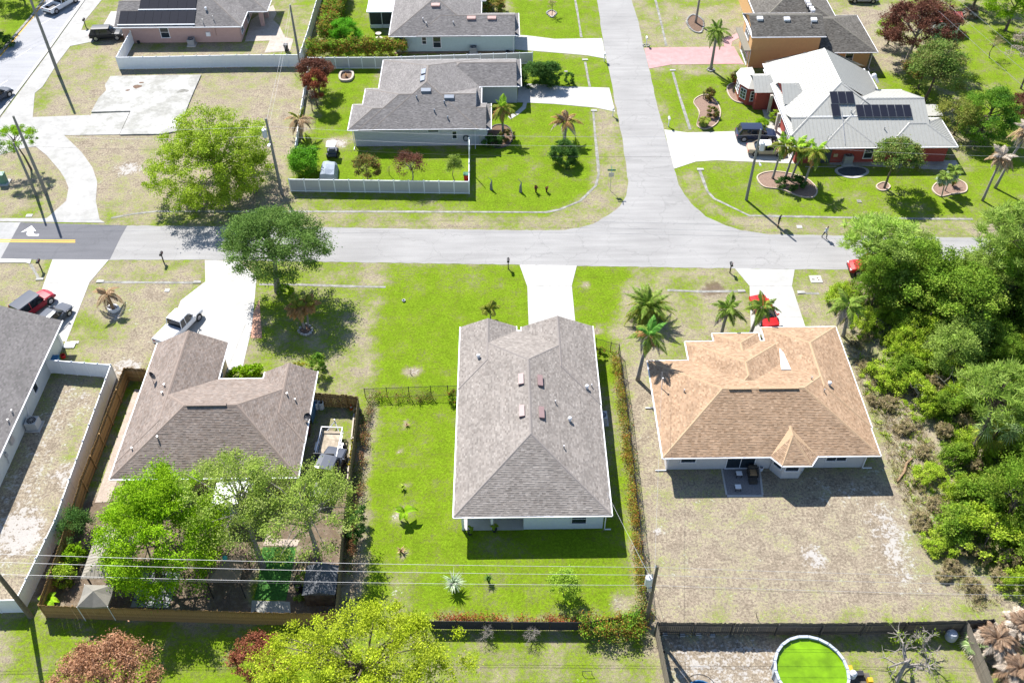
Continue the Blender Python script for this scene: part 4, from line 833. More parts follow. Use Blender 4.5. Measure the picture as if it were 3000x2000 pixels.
F_GRN = LM('green_fronds', [(.06, .105, .014), (.09, .145, .018), (.13, .18, .03), (.16, .17, .05)]); F_YEL = LM('yellow_fronds', [(.14, .17, .02), (.20, .19, .03), (.10, .16, .02)])
F_DED = LM('dead_fronds', [(.24, .16, .085), (.32, .22, .13), (.18, .11, .06)], .2); F_GRY = LM('grey_dead_fronds', [(.28, .23, .18), (.36, .31, .25), (.22, .17, .13)], .2); F_ORG = LM('orange_fronds', [(.30, .13, .05), (.24, .16, .05), (.34, .18, .09)], .2)
def leaf_quads(c, size, rng, up=.7, asp=.6):
    n = len(c); nr = rng.normal(size=(n, 3)); nr[:, 2] += up * 1.2; nr /= np.linalg.norm(nr, axis=1)[:, None]
    t = rng.normal(size=(n, 3)); t -= nr * (t * nr).sum(1)[:, None]; t /= np.linalg.norm(t, axis=1)[:, None] + 1e-9; b = np.cross(nr, t)
    s = size * .75 * rng.uniform(.6, 1.35, n)[:, None]; t = t * s * .5; b = b * s * .5 * asp
    bend = nr * s * .12
    return np.stack([c + t - bend, c + b, c - t - bend, c - b], 1)
def crown_points(rng, R, zc, ncl, nlf, shell=.62, lumps=7, spread=.2, flat=1.0, under=.35):
    """leaf clumps through an uneven crown volume"""
    ld = rng.normal(size=(lumps, 3)); ld /= np.linalg.norm(ld, axis=1)[:, None]; la = rng.uniform(-.28, .34, lumps)
    d = rng.normal(size=(ncl, 3)); d /= np.linalg.norm(d, axis=1)[:, None]; d[:, 2] = np.where(d[:, 2] < -under, -d[:, 2], d[:, 2])
    rad = shell + (1 - shell) * rng.random(ncl) ** .6
    dots = np.clip(d @ ld.T, 0, 1) ** 3; rad *= 1 + dots @ la * .8
    cc = d * rad[:, None] * np.array(R); cc[:, 2] += zc
    k = rng.uniform(.55, 1.35, ncl); pts, uv = [], []
    for i in range(ncl):
        m = int(nlf * 2.25 * k[i]); sp_ = .74 * spread * min(R) * k[i]
        o = rng.normal(size=(m, 3)) * np.array([sp_, sp_, sp_ * .6 * flat]); pts.append(cc[i] + o)
        uv.append(np.stack([np.clip(rng.random() * .6 + rng.random(m) * .4, 0, 1), np.clip(rng.random() * .5 + rng.random(m) * .5, 0, 1)], 1))
    P_ = np.concatenate(pts); U_ = np.concatenate(uv); k2 = P_[:, 2] > .05
    return cc, P_[k2], U_[k2]
def limbs(mb, rng, base, top, cc, r, n, z_lo):
    idx = rng.choice(len(cc), min(n, len(cc)), replace=False)
    for i in idx:
        t = rng.uniform(.35, 1.0); p0 = Vector(base).lerp(Vector(top), t); p2 = Vector(cc[i]); p1 = p0.lerp(p2, .5) + Vector((0, 0, .12 * (p2 - p0).length)) + Vector(rng.normal(size=3) * .15)
        r0 = r * (1 - .55 * t) * .55; mb.path([p0, p1, p2], [r0, r0 * .6, r0 * .2], 5)
def tree(name, label, x, y, R, zc, lm, ncl, nlf, size, seed, tr=.2, cat='tree', group=None, nl=14, lean=(0, 0), trunk=None, **kw):
    rng = np.random.default_rng(seed); t = thing(name, label, cat, (x, y, 0), group)
    cc, P_, U_ = crown_points(rng, R, zc, ncl, nlf, **kw)
    cc[:, 0] += lean[0]; cc[:, 1] += lean[1]; P_[:, 0] += lean[0]; P_[:, 1] += lean[1]
    mb = MB(); top = Vector((lean[0], lean[1], zc + R[2] * .25)); pts = [Vector((0, 0, -.1)), Vector((lean[0] * .2 + rng.normal() * .1, lean[1] * .2 + rng.normal() * .1, zc * .45)), top]
    if tr > 0:
        mb.path(pts, [tr * 1.25, tr * .85, tr * .4], 9); limbs(mb, rng, pts[1], top, cc, tr, nl, zc); link('trunk', mb.mesh('trunk'), t, trunk or TRUNK)
    link('crown', quads_mesh('crown', leaf_quads(P_, size, rng), U_), t, lm)
    return t
def shrub(name, label, x, y, R, lm, ncl, nlf, size, seed, cat='shrub', group=None, zc=None, **kw):
    rng = np.random.default_rng(seed); kw.setdefault('under', .7)
    cc, P_, U_ = crown_points(rng, R, zc if zc is not None else R[2] * .75, ncl, nlf, **kw)
    o = link(name, quads_mesh(name, leaf_quads(P_, size, rng), U_), None, lm); o.location = (x, y, 0); return tag(o, label, cat, group)
def hedge(name, label, pts, wdt, ht, lm, dens, size, seed, cat='hedge', group=None, ragged=.25, z0=.05):
    """clipped or ragged hedge along a line of survey points"""
    rng = np.random.default_rng(seed); ps = GP(pts) if len(pts[0]) == 2 else [Vector(p) for p in pts]; P_, U_ = [], []
    for a, b in zip(ps, ps[1:]):
        L_ = (b - a).length; d = (b - a).normalized(); nn = Vector((-d.y, d.x, 0)); ncl = max(2, int(L_ * dens))
        for k in range(ncl):
            t = rng.random() * L_; hh = ht * rng.uniform(1 - ragged, 1 + ragged * .6); m = int(rng.uniform(35, 75))
            c = a + d * t + nn * rng.uniform(-.5, .5) * wdt; zc = z0 + hh * rng.random() ** .45
            o = rng.normal(size=(m, 3)) * np.array([.22, .22, .16]); q = np.array(c) + np.array([0, 0, zc]) + o; P_.append(q)
            U_.append(np.stack([np.clip(rng.random() * .65 + rng.random(m) * .35, 0, 1), rng.random(m)], 1))
    P_ = np.concatenate(P_); U_ = np.concatenate(U_); P_[:, 2] = np.abs(P_[:, 2]); org = np.array(ps[0])
    o = link(name, quads_mesh(name, leaf_quads(P_ - org, size, rng), U_), None, lm); o.location = ps[0]; return tag(o, label, cat, group)
# feather-palm fronds
def frond_mesh(name, L_, droop, nl, ll, seed, fold=.5, wid=.05):
    rng = np.random.default_rng(seed); Q, U_ = [], []; n = 9; pts = []
    for i in range(n + 1):
        t = i / n; pts.append(Vector((L_ * (t - .22 * droop * t * t), 0, L_ * (.42 * t - (.42 + .62 * droop) * t * t))))
    def at(t):
        f = t * n; i = min(int(f), n - 1); return pts[i].lerp(pts[i + 1], f - i), (pts[i + 1] - pts[i]).normalized()
    for i in range(n):
        a, b = pts[i], pts[i + 1]; w = Vector((0, .035 * (1 - i / n) + .008, 0)); Q.append([a - w, b - w, b + w, a + w]); U_.append((.5, .5))
    for i in range(nl):
        t = .12 + .88 * (i + .5) / nl; p, d = at(t); l = ll * (math.sin(math.pi * min(1, .15 + t * .9)) * .9 + .25) * rng.uniform(.85, 1.1)
        for sg in (-1, 1):
            dv = (d * .55 + Vector((0, sg * .8, 0)) + Vector((0, 0, -fold + rng.normal() * .15))).normalized(); e = p + dv * l + Vector((0, 0, -.18 * l)); m = p + dv * l * .55; w = d * wid
            Q.append([p - w * .5, m - w, e, m + w]); U_.append((rng.random(), rng.random()))
    return quads_mesh(name, np.array([[list(v) for v in q] for q in Q]), np.array(U_))
FR = {}
def frond(kind, lm, L_=2.4, droop=.6, nl=34, ll=.52, wid=.055, fold=.4):
    k = (kind, lm.name, round(L_, 2), round(droop, 2))
    if k not in FR:
        me = frond_mesh('frond', L_, droop, nl, ll, len(FR) + 3, fold, wid); me.materials.append(lm); FR[k] = me
    return FR[k]
def palm(name, label, base, h, rings, tr=.14, lean=(0, 0), group=None, shaft=None, seed=1, tm=None, bulge=1.2, cat='palm tree', extra=None):
    """rings: list of (count, frond material, length, droop, pitch) from the spear down to the skirt"""
    rng = np.random.default_rng(seed); t = thing(name, label, cat, (base.x, base.y, 0), group); top = Vector((lean[0], lean[1], h))
    mid = Vector((lean[0] * .35, lean[1] * .35, h * .55)); MB().path([(0, 0, -.1), (lean[0] * .08, lean[1] * .08, h * .12), mid, top], [tr * bulge * 1.15, tr * bulge, tr, tr * .8], 10).build('trunk', tm or TRUNKP, t, smooth=True).location = (base.x, base.y, 0)
    o = t.children[0]; o.data.transform(Matrix.Translation((base.x, base.y, 0))); o.location = (0, 0, 0)
    z = h
    if shaft:
        z = h + shaft; link('crown_shaft', MB().path([top, top + Vector((0, 0, shaft * .5)), top + Vector((0, 0, shaft))], [tr * .95, tr * 1.05, tr * .5], 8).mesh('crown_shaft'), t, mat('crown_shaft_green', (.12, .20, .05), .6, .2, 3))
    for cnt, lm, L_, droop, pitch in rings:
        ph = rng.random() * 6.28
        for k in range(cnt):
            f = link('frond', frond('f', lm, L_, droop), t); f.location = (top.x, top.y, z - .05)
            f.rotation_euler = (rng.normal() * .12, -math.radians(pitch + rng.normal() * 7), ph + 6.283 * k / cnt + rng.normal() * .16); s = rng.uniform(.85, 1.12); f.scale = (s, s, s)
    return t
# ---- big trees
def V2(px, py): p = G(px, py); return p.x, p.y
x, y = V2(813, 852)
tree('oak_tree', 'large dark green oak in the lawn at the roadside, left of centre', x, y, (5.4, 5.0, 4.0), 5.6, L_OAK, 215, 110, .22, 11, .30, spread=.13, nl=26, lean=(.6, .3), shell=.5, trunk=mat('grey_bark', (.22, .20, .18), .95, .3, 5, .4))
x, y = V2(660, 575)
tree('shade_tree', 'wide yellow green tree with dark bare limbs on the vacant lot', x, y, (6.6, 5.8, 4.2), 4.0, L_YEL, 270, 90, .26, 12, .28, spread=.12, nl=34, lean=(-.6, .8), shell=.45, under=.85)
x, y = V2(465, 1690)
tree('bright_tree', 'dense bright green tree in the back yard of the brown roofed house', x, y, (4.9, 4.9, 3.9), 4.5, L_BRI, 230, 95, .22, 13, .26, spread=.12, nl=20, shell=.5, lean=(1.0, 1.1), under=.8)
x, y = V2(770, 1660)
tree('olive_tree', 'open olive green tree with pale limbs behind the brown roofed house', x, y, (4.2, 4.6, 3.3), 5.6, L_OLV, 125, 58, .20, 14, .24, spread=.14, nl=40, lean=(-1.2, 2.6), shell=.4, trunk=mat('pale_bark', (.27, .24, .21), .95, .3, 5, .4))
x, y = V2(930, 1640)
tree('olive_tree', 'open olive green tree leaning over the parked dark truck by the side fence', x, y, (4.3, 4.3, 3.1), 5.0, L_OLV, 125, 58, .20, 15, .22, spread=.14, nl=36, lean=(-.4, 1.0), shell=.4, trunk=MATS['pale_bark'])
x, y = V2(1080, 2060)
tree('shade_tree', 'broad yellow green tree cut by the bottom edge, left of the red hedge', x, y, (7.4, 5.0, 3.8), 4.6, L_YEL2, 210, 90, .20, 16, .3, spread=.11, nl=40, lean=(.1, .4), shell=.45)
x, y = V2(355, 2075)
tree('brown_tree', 'round tree of dry brown leaves at the bottom left, in front of the wooden fence', x, y, (3.6, 3.5, 3.0), 3.9, L_BRN, 170, 75, .20, 17, .18, spread=.12, nl=16, under=.6)
x, y = V2(775, 1960)
tree('brown_tree', 'small rusty brown tree at the bottom, between the brown and yellow green trees', x, y, (1.9, 1.7, 1.5), 2.0, LM('rust_leaves', [(.16, .055, .03), (.22, .08, .045), (.12, .04, .02)], .25), 60, 60, .18, 18, .1, spread=.16, nl=14)
x, y = V2(92, 497)
tree('young_tree', 'small feathery green tree between two utility poles by the sidewalk', x, y, (2.9, 2.4, 1.6), 4.0, L_BRI, 60, 70, .17, 19, .12, spread=.16, nl=14, lean=(-.9, .3))
x, y = V2(2650, 195)
tree('maroon_tree', 'large maroon brown leaved tree beside the peach house', x, y, (5.0, 5.0, 3.6), 4.9, L_RED, 170, 90, .26, 20, .28, spread=.12, nl=18, lean=(1.0, 1.2), under=.6, trunk=mat('pale_trunk', (.30, .26, .21), .95, .25, 5, .3))
x, y = V2(2600, 130)
tree('green_tree', 'green tree hidden low beside the maroon tree, by the peach house', x, y, (1.9, 2.0, 1.8), 2.0, L_WLD, 40, 60, .22, 21, .12)
x, y = V2(2705, 300)
tree('mixed_tree', 'loose tree of green and rust leaves right of the red house', x, y, (3.7, 3.4, 3.6), 4.3, L_MAG, 105, 70, .30, 22, .2, spread=.16, nl=26, lean=(.8, .6), shell=.4)
tree('rust_tree', 'rust leaved small tree next to the trunk of the maroon tree', *V2(2690, 260), (2.0, 2.0, 1.8), 3.2, L_MRG, 45, 60, .28, 23, .12, spread=.18)
tree('green_tree', 'bright green tree in the top right corner', *V2(2945, 90), (4.2, 4.0, 3.4), 4.0, L_BRI, 120, 80, .26, 24, .2, spread=.13, lean=(.5, .5))
tree('green_tree', 'dark green trees at the top edge behind the playhouse', *V2(2850, 20), (4.5, 3.2, 2.8), 3.0, L_DRK, 100, 70, .26, 25, .2, spread=.14)
tree('feathery_tree', 'pale feathery tree left of the playhouse under the wires', *V2(2715, 60), (2.2, 2.6, 2.6), 3.2, L_PIN, 60, 60, .20, 26, .12, spread=.16)
tree('feathery_tree', 'pale feathery sapling below the playhouse', *V2(2745, 165), (1.8, 1.8, 1.8), 2.3, LM('blue_green_leaves', [(.05, .13, .06), (.09, .18, .08), (.07, .15, .05)]), 40, 50, .18, 27, .08, spread=.18)
tree('thin_tree', 'thin nearly leafless sapling alone in the right hand lawn', *V2(2898, 170), (1.7, 1.6, 1.4), 1.9, L_STR, 26, 16, .14, 28, .06, nl=24, spread=.16)
tree('round_tree', 'dense dark round ficus on the right hand lawn', *V2(2875, 400), (3.3, 3.2, 3.4), 3.0, LM('ficus_leaves', [(.02, .06, .01), (.04, .10, .012), (.10, .18, .015), (.05, .11, .012)]), 150, 95, .22, 29, .25, spread=.13, under=.85)
tree('yellow_tree', 'yellowing loose tree left of the round ficus', *V2(2795, 395), (2.5, 2.4, 2.4), 2.6, LM('yellowing_leaves', [(.16, .19, .03), (.22, .21, .05), (.10, .14, .02), (.24, .18, .07)]), 65, 60, .22, 30, .12, spread=.17)
tree('pale_tree', 'pale grey leaved tree at the right edge above the maroon bush', *V2(2990, 260), (2.6, 2.8, 3.4), 5.2, LM('grey_leaves', [(.24, .20, .16), (.32, .28, .23), (.18, .15, .11)]), 80, 55, .24, 31, .12, spread=.15)
shrub('maroon_bush', 'maroon bush at the right edge above the dead palms', *V2(2985, 330), (1.8, 1.8, 1.5), L_RED, 45, 60, .2, 32)
tree('magnolia_tree', 'small glossy leaved tree in a kerbed ring in front of the red house', *V2(2590, 552), (2.8, 2.5, 2.3), 4.1, L_MAG, 90, 60, .28, 33, .13, spread=.17, nl=16, lean=(.6, .4))
# ---- garden shrubs
shrub('round_bush', 'bright green round bush on the lawn of the aqua house', *V2(1018, 118), (2.0, 2.0, 1.7), LM('lush_leaves', [(.04, .14, .008), (.07, .20, .01), (.10, .25, .012)]), 90, 90, .17, 41, 'bush', spread=.16)
hedge('tall_hedge', 'tall red and green hedge running away from the viewer beside the aqua house', [(960, 130), (980, 60), (1000, -10)], 2.4, 2.6, L_MIX, 34, .30, 42, ragged=.12)
hedge('tall_hedge', 'tall red and green hedge running across behind the white fence', [(905, 168), (1190, 166)], 1.7, 2.4, L_MIX, 26, .28, 43, ragged=.12)
shrub('dark_bush', 'dark green rounded bush by the driveway, touching the grey garage', *V2(1562, 245), (2.0, 1.7, 1.8), L_DRK, 80, 80, .2, 44, 'bush', spread=.16)
shrub('dark_bush', 'dark green upright bush by the driveway, right of its twin', *V2(1607, 248), (1.7, 1.5, 2.0), L_DRK, 80, 75, .2, 45, 'bush', spread=.16)
shrub('small_bush', 'small dark shrub alone on the lawn between two driveways', *V2(1668, 245), (.65, .6, .9), L_DRK, 26, 50, .16, 46, spread=.2)
shrub('dark_bush', 'dense dark bush with a brown top on the corner lawn, below the dead palm', *V2(1652, 478), (1.5, 1.4, 1.4), L_DRK, 80, 80, .18, 47, 'bush', spread=.17)
hedge('box_hedge', 'boxy bright green bush overhanging the corner of the white fence', [(862, 505), (930, 503)], 3.2, 2.7, LM('boxy_leaves', [(.04, .12, .008), (.07, .17, .01), (.10, .22, .012)]), 75, .24, 48, 'bush', ragged=.10)
tree('young_tree', 'small round tree of rust and green leaves behind the white fence', *V2(1078, 530), (1.6, 1.5, 1.4), 1.9, L_MRG, 50, 60, .2, 49, .06, spread=.18)
tree('young_tree', 'sparse maroon leaved tree with a bare pale top behind the white fence', *V2(1208, 535), (2.0, 1.8, 1.9), 2.2, L_RED, 40, 38, .2, 50, .08, spread=.2, nl=22, trunk=MATS['pale_bark'])
tree('young_tree', 'narrow yellow green young tree near the right end of the white fence', *V2(1332, 530), (.9, .9, 1.6), 2.0, L_OLV, 40, 45, .18, 51, .05, spread=.24)
tree('maroon_tree', 'dark maroon leaved tree at the left fence of the blue grey house', *V2(935, 270), (2.2, 2.2, 2.0), 2.6, L_RED, 60, 75, .22, 52, .12, spread=.17, lean=(0, .5))
tree('maroon_tree', 'rust red upright tree in front of the dark maroon one', *V2(930, 310), (1.5, 1.5, 2.3), 2.6, LM('rust_red_leaves', [(.14, .04, .02), (.2, .06, .03), (.1, .03, .015)], .25), 50, 70, .2, 53, .1, spread=.18)
tree('bare_tree', 'pale bare branched shrub between the rust tree and the dead palm', *V2(915, 325), (1.1, 1.1, 1.1), 2.0, F_GRY, 18, 10, .1, 54, .06, nl=18)
shrub('ornamental_bush', 'yellow and rust bush beside the small flag', *V2(1450, 35), (1.9, 1.7, 1.3), LM('croton_yellow', [(.24, .22, .03), (.10, .17, .02), (.28, .13, .06), (.16, .2, .02)]), 55, 60, .22, 55, spread=.18)
shrub('round_topiary', 'clipped yellow green ball shrub behind the dark blue car', *V2(2230, 378), (.85, .85, .8), L_BRI, 36, 60, .14, 56)
hedge('clipped_hedge', 'short clipped yellow green hedge in the bed before the red bay window', [(2165, 262), (2178, 298)], .9, .9, L_BRI, 26, .14, 57, ragged=.1)
shrub('flowering_shrub', 'dark shrub with red flowers at the top of the bed by the red bay window', *V2(2165, 250), (1.2, 1.1, 1.2), LM('flowering_leaves', [(.03, .08, .02), (.05, .1, .02), (.3, .05, .03), (.04, .09, .02)]), 40, 55, .16, 58)
shrub('entry_shrub', 'green shrub in the narrow bed beside the garage of the red house', *V2(2272, 355), (.9, .8, .9), L_WLD, 28, 50, .16, 59)
shrub('entry_shrub', 'yellow rust potted shrub under the entrance arch of the red house', *V2(2252, 305), (.6, .6, .8), L_MRG, 20, 45, .15, 60)
shrub('cycad', 'leafy green clump at the corner between the drive and the brown roofed house', *V2(722, 1108), (1.6, 1.0, .9), L_BRI, 34, 60, .3, 61)
shrub('small_bush', 'green and yellow shrub at the right front corner of the brown roofed house', *V2(936, 1090), (.8, .8, 1.3), LM('garden_leaves', [(.05, .12, .015), (.1, .18, .02), (.2, .2, .03)]), 30, 50, .18, 62)
shrub('small_bush', 'low yellow flowering plants by the gable of the brown roofed house', *V2(885, 1080), (1.1, .5, .4), LM('flower_leaves', [(.1, .18, .02), (.3, .25, .03), (.08, .15, .02)]), 18, 40, .14, 63)
shrub('tree_base_plants', 'low leafy plants around the foot of the oak', *V2(830, 858), (1.1, .6, .5), L_BRI, 22, 40, .2, 64)
shrub('porch_plants', 'dark foundation shrubs at the corner of the blue grey house', *V2(1440, 425), (1.6, .9, .8), L_DRK, 34, 50, .2, 65)
shrub('porch_plants', 'green and maroon shrubs in the curved bed under the leaning palm', *V2(1485, 408), (1.1, 1.0, .7), L_MRG, 26, 45, .18, 66)
# ---- hedges around the centre lot
hedge('croton_hedge', 'long red and green hedge along the right fence of the centre lot', [(1800, 1045), (1820, 1180), (1838, 1330), (1855, 1480), (1868, 1620), (1885, 1780)], .55, .85, LM('right_hedge_leaves', [(.26, .06, .025), (.07, .14, .015), (.30, .10, .03), (.12, .20, .02), (.22, .05, .02)]), 8, .15, 71, ragged=.4)
hedge('croton_hedge', 'row of red shrubs along the black chain link fence left of the centre house', [(1085, 1167), (1265, 1167)], .7, .55, L_MRG, 3.5, .17, 72, ragged=.5)
shrub('croton_shrub', 'green and red shrub beside the gate of the chain link fence', *V2(1328, 1170), (.7, .6, .7), L_MIX, 20, 45, .16, 73)
shrub('croton_shrub', 'green shrub by the small gate right of the centre house', *V2(1755, 1040), (.7, .6, .6), L_MIX, 18, 40, .16, 74)
hedge('dry_hedge', 'dying reddish hedge along the wooden fence left of the centre lawn', [(1078, 1180), (1066, 1290), (1052, 1400), (1035, 1560), (1015, 1700)], .7, .6, LM('dying_leaves', [(.16, .06, .03), (.24, .12, .06), (.06, .10, .02), (.12, .07, .04)]), 5, .16, 75, ragged=.6)
shrub('dark_shrub', 'dark green shrub at the wooden fence near the lower left of the centre lawn', *V2(1045, 1555), (.8, 1.6, 1.2), L_DRK, 34, 45, .18, 76)
hedge('red_groundcover', 'strip of low red leaves along the rear fence of the centre lot', [(1270, 1815), (1500, 1820), (1690, 1822)], .5, .3, LM('red_leaves', [(.32, .10, .04), (.24, .06, .03), (.1, .16, .02)]), 5, .15, 77, ragged=.5)
hedge('red_hedge', 'large red tipped hedge at the foot of the leaning utility pole', [(1705, 1850), (1790, 1855), (1880, 1845)], 1.5, 1.5, L_MIX, 18, .19, 78, ragged=.35)
hedge('red_hedge', 'ragged red hedge end in the corner beside the leaning utility pole', [(1862, 1800), (1900, 1830)], 1.0, 1.3, L_MRG, 12, .17, 79, ragged=.5)
tree('young_tree', 'small yellow green tree on the rear lawn right of the centre', *V2(1652, 1745), (1.15, 1.1, 1.25), 1.7, LM('limey_leaves', [(.14, .22, .02), (.18, .25, .03), (.09, .16, .02)]), 45, 50, .16, 80, .05, spread=.2)
def grassy(name, label, x, y, h, n, lm, seed, wid=.05, spread=.6, cat='plant'):
    rng = np.random.default_rng(seed); Q, U_ = [], []
    for k in range(n):
        a = rng.random() * 6.28; l = h * rng.uniform(.7, 1.15); s = spread * rng.uniform(.3, 1.0); d = Vector((math.cos(a), math.sin(a), 0)); w = Vector((-d.y, d.x, 0)) * wid; p0 = d * .06
        p1 = d * s * l * .45 + Vector((0, 0, l * .75)); p2 = d * s * l * 1.15 + Vector((0, 0, l * rng.uniform(.55, 1.0))); Q += [[p0 - w, p0 + w, p1 + w, p1 - w], [p1 - w, p1 + w, p2 + w * .1, p2 - w * .1]]; u = (rng.random(), rng.random()); U_ += [u, u]
    o = link(name, quads_mesh(name, np.array([[list(v) for v in q] for q in Q]), np.array(U_)), None, lm); o.location = (x, y, 0); return tag(o, label, cat)
L_SIL = LM('silver_grass', [(.20, .27, .16), (.27, .34, .22), (.13, .20, .08)])
grassy('fountain_grass', 'silvery fountain grass clump on the rear lawn', *V2(1330, 1722), 1.25, 170, L_SIL, 81, .035, .75)
grassy('yucca', 'small dark spiky plant right of the fountain grass', *V2(1432, 1705), .9, 60, L_DRK, 82, .035, .5)
grassy('seedling', 'tiny leafy plant in a bare ring, lowest of the ring plants beside the centre house', *V2(1183, 1432), .45, 24, L_WLD, 83, .05, .9)
grassy('seedling', 'dried tuft in a bare spot on the lawn left of the centre house', *V2(1192, 1247), .25, 26, F_DED, 84, .03, 1.2)
grassy('seedling', 'pale dried tuft below the banana plant', *V2(1176, 1617), .4, 24, F_DED, 85, .04, 1.1)
grassy('stick_sapling', 'bare sapling stick in a round sandy patch on the front lawn', *V2(1203, 1095), .7, 5, F_GRY, 86, .02, .3)
def banana(name, label, x, y, h, seed, n=7):
    rng = np.random.default_rng(seed); t = thing(name, label, 'banana plant', (x, y, 0)); link('stem', MB().path([(0, 0, 0), (.05, 0, h * .5)], [.09, .05], 7).mesh('stem'), t, mat('banana_stem', (.16, .15, .06), .8, .3, 4))
    for k in range(n):
        a = 6.28 * k / n + rng.normal() * .3; l = h * rng.uniform(.6, 1.0); Q = []; d = Vector((math.cos(a), math.sin(a), 0)); w = Vector((-d.y, d.x, 0)); pr = None
        for i in range(6):
            s = i / 5; p = d * (s * l * .75) + Vector((0, 0, h * .5 + l * (.8 * s - .75 * s * s))); ww = w * (.26 * math.sin(math.pi * min(1, .12 + .85 * s)))
            if pr: Q += [[pr[0] - pr[1], p - ww, p + Vector((0, 0, -.06)), pr[0] + Vector((0, 0, -.06))], [pr[0] + Vector((0, 0, -.06)), p + Vector((0, 0, -.06)), p + ww, pr[0] + pr[1]]]
            pr = (p, ww)
        link('leaf', quads_mesh('leaf', np.array([[list(v) for v in q] for q in Q]), np.tile([[rng.random(), rng.random()]], (len(Q), 1))), t, L_BRI)
    return t
banana('banana_plant', 'young banana plant with upright leaves on the lawn left of the centre house', *V2(1187, 1518), 1.7, 87, 6)
banana('banana_plant', 'banana plant in the corner of the wooden fence, bottom left', *V2(150, 1772), 1.6, 88, 6)
# yard plants of the brown roofed house
for a, lb, lm, r in (((235, 1560), 'dark green shrub against the side fence left of the bright tree', L_DRK, (1.3, 1.6, 1.4)), ((225, 1640), 'light green shrub below the dark one, beside the metal gazebo', L_BRI, (.8, 1.0, .9)), ((190, 1700), 'yellow green shrub between the gazebo and the side fence', L_WLD, (1.0, .9, .9)),
                  ((885, 1725), 'olive shrub at the edge of the artificial turf', L_OLV, (.5, 1.2, .6))): shrub('yard_shrub', lb, *V2(*a), r, lm, 40, 50, .17, hash(lb) % 999 if False else len(lb))
F_BRN = LM('brown_dead_fronds', [(.17, .11, .065), (.23, .155, .10), (.13, .08, .05), (.28, .21, .15)], .2)
# ---- palms
def royal(lm=F_GRN, low=F_YEL, L_=2.3): return [(3, lm, L_ * .8, .25, 55), (5, lm, L_, .55, 22), (4, low, L_, .9, -8)]
B_ = lambda a, b: G(a, b)
palm('palm_tree', 'tall palm with orange fruit beside the tan roofed house', B_(1868, 1113), 5.2, [(4, LM('fresh_fronds', [(.05, .14, .025), (.08, .18, .03), (.06, .16, .025)]), 2.0, .3, 58), (5, F_GRN, 2.3, .7, 8), (3, F_GRY, 2.2, 1.0, -20), (3, F_ORG, 1.5, .8, 15), (3, F_GRN, 2.1, 1.0, -35)], .17, (.6, .3), seed=2, shaft=.5)
p = B_(1868, 1113); fr = MB()
for k in range(34): fr.sphere((p.x + .35 + random.uniform(-.16, .16), p.y - .15 + random.uniform(-.15, .15), 4.4 + random.uniform(-.6, .5)), .09, 6, 4)
t = [o for o in bpy.data.objects if o.name == 'palm_tree'][0]; fr.build('fruit_cluster', mat('orange_fruit', (.36, .10, .03), .7, .3, 5), t)['kind'] = 'stuff'
palm('date_palm', 'full round date palm on the dry lawn right of the centre driveway', B_(1893, 935), 1.6, [(6, F_GRN, 2.6, .35, 62), (11, F_GRN, 2.9, .6, 38), (13, F_YEL, 2.9, .8, 14), (13, F_GRN, 2.8, .9, -8), (10, F_YEL, 2.4, 1.0, -28)], .3, (0, .1), seed=3, tm=TRUNK)
palm('palm_tree', 'left one of the two palms in front of the tan roofed house', B_(2112, 982), 3.0, [(4, F_GRN, 1.8, .3, 52), (6, F_GRN, 2.1, .7, 14), (4, F_GRY, 2.0, .9, -18), (3, F_YEL, 1.8, 1.0, -5)], .15, (.25, .2), seed=4, shaft=.4)
palm('palm_tree', 'right one of the two palms, overlapping the red car', B_(2198, 978), 3.1, [(4, F_GRN, 1.8, .3, 52), (6, F_GRN, 2.1, .7, 12), (4, F_GRY, 1.9, .9, -20), (3, F_YEL, 1.9, 1.0, -5)], .15, (.7, .2), seed=5, shaft=.4)
palm('palm_tree', 'shaggy palm at the edge of the thicket beside the tan roofed house', B_(2470, 985), 3.6, [(4, F_GRN, 2.0, .4, 50), (7, F_GRN, 2.2, .7, 12), (5, F_GRY, 2.1, .9, -15), (4, F_YEL, 2.0, 1.0, -30)], .16, (-.4, .2), seed=6, shaft=.4)
palm('palm_tree', 'small yellowing palm just beyond the centre house on the front lawn', B_(1437, 938), 1.5, [(2, F_YEL, .9, .2, 65), (5, F_YEL, 1.2, .5, 22), (2, F_DED, 1.1, .9, -20)], .06, (0, .1), seed=7)
palm('palm_tree', 'taller of the two orange palms in the stone ring by the oak', B_(893, 964), 2.6, [(3, F_YEL, 1.3, .3, 55), (6, F_ORG, 1.5, .6, 12), (6, F_ORG, 1.5, 1.0, -15)], .12, (-.4, .3), seed=8, shaft=.3)
palm('palm_tree', 'shorter of the two orange palms in the stone ring by the oak', B_(904, 960), 2.6, [(3, F_YEL, 1.2, .3, 58), (5, F_ORG, 1.4, .6, 15), (4, F_ORG, 1.3, 1.0, -10)], .09, (.25, .4), seed=9, shaft=.3)
palm('dead_palm', 'dead brown palm with drooping fronds in a white ring on the left lawn', B_(333, 908), 1.9, [(2, F_DED, 1.3, .6, 60), (4, F_DED, 1.9, 1.1, 30), (2, F_DED, 1.7, 1.3, 5)], .16, (-.2, .3), seed=10, tm=mat('dead_trunk', (.26, .17, .10), .95, .3, 5, .4))
palm('dead_palm', 'dried palm with one green frond at the side fence of the blue grey house', B_(885, 405), 2.6, [(2, F_YEL, 2.0, .3, 58), (6, F_DED, 2.3, .8, 18), (5, F_DED, 2.2, 1.1, -15)], .13, (0, .2), seed=11)
palm('dead_palm', 'dried grey brown palm standing alone on the corner lawn', B_(1655, 412), 2.7, [(3, F_DED, 1.6, .3, 60), (7, F_ORG, 2.1, .7, 22), (6, F_GRY, 2.2, 1.0, -5), (2, F_YEL, 1.7, .4, 40)], .13, (.1, .2), seed=12)
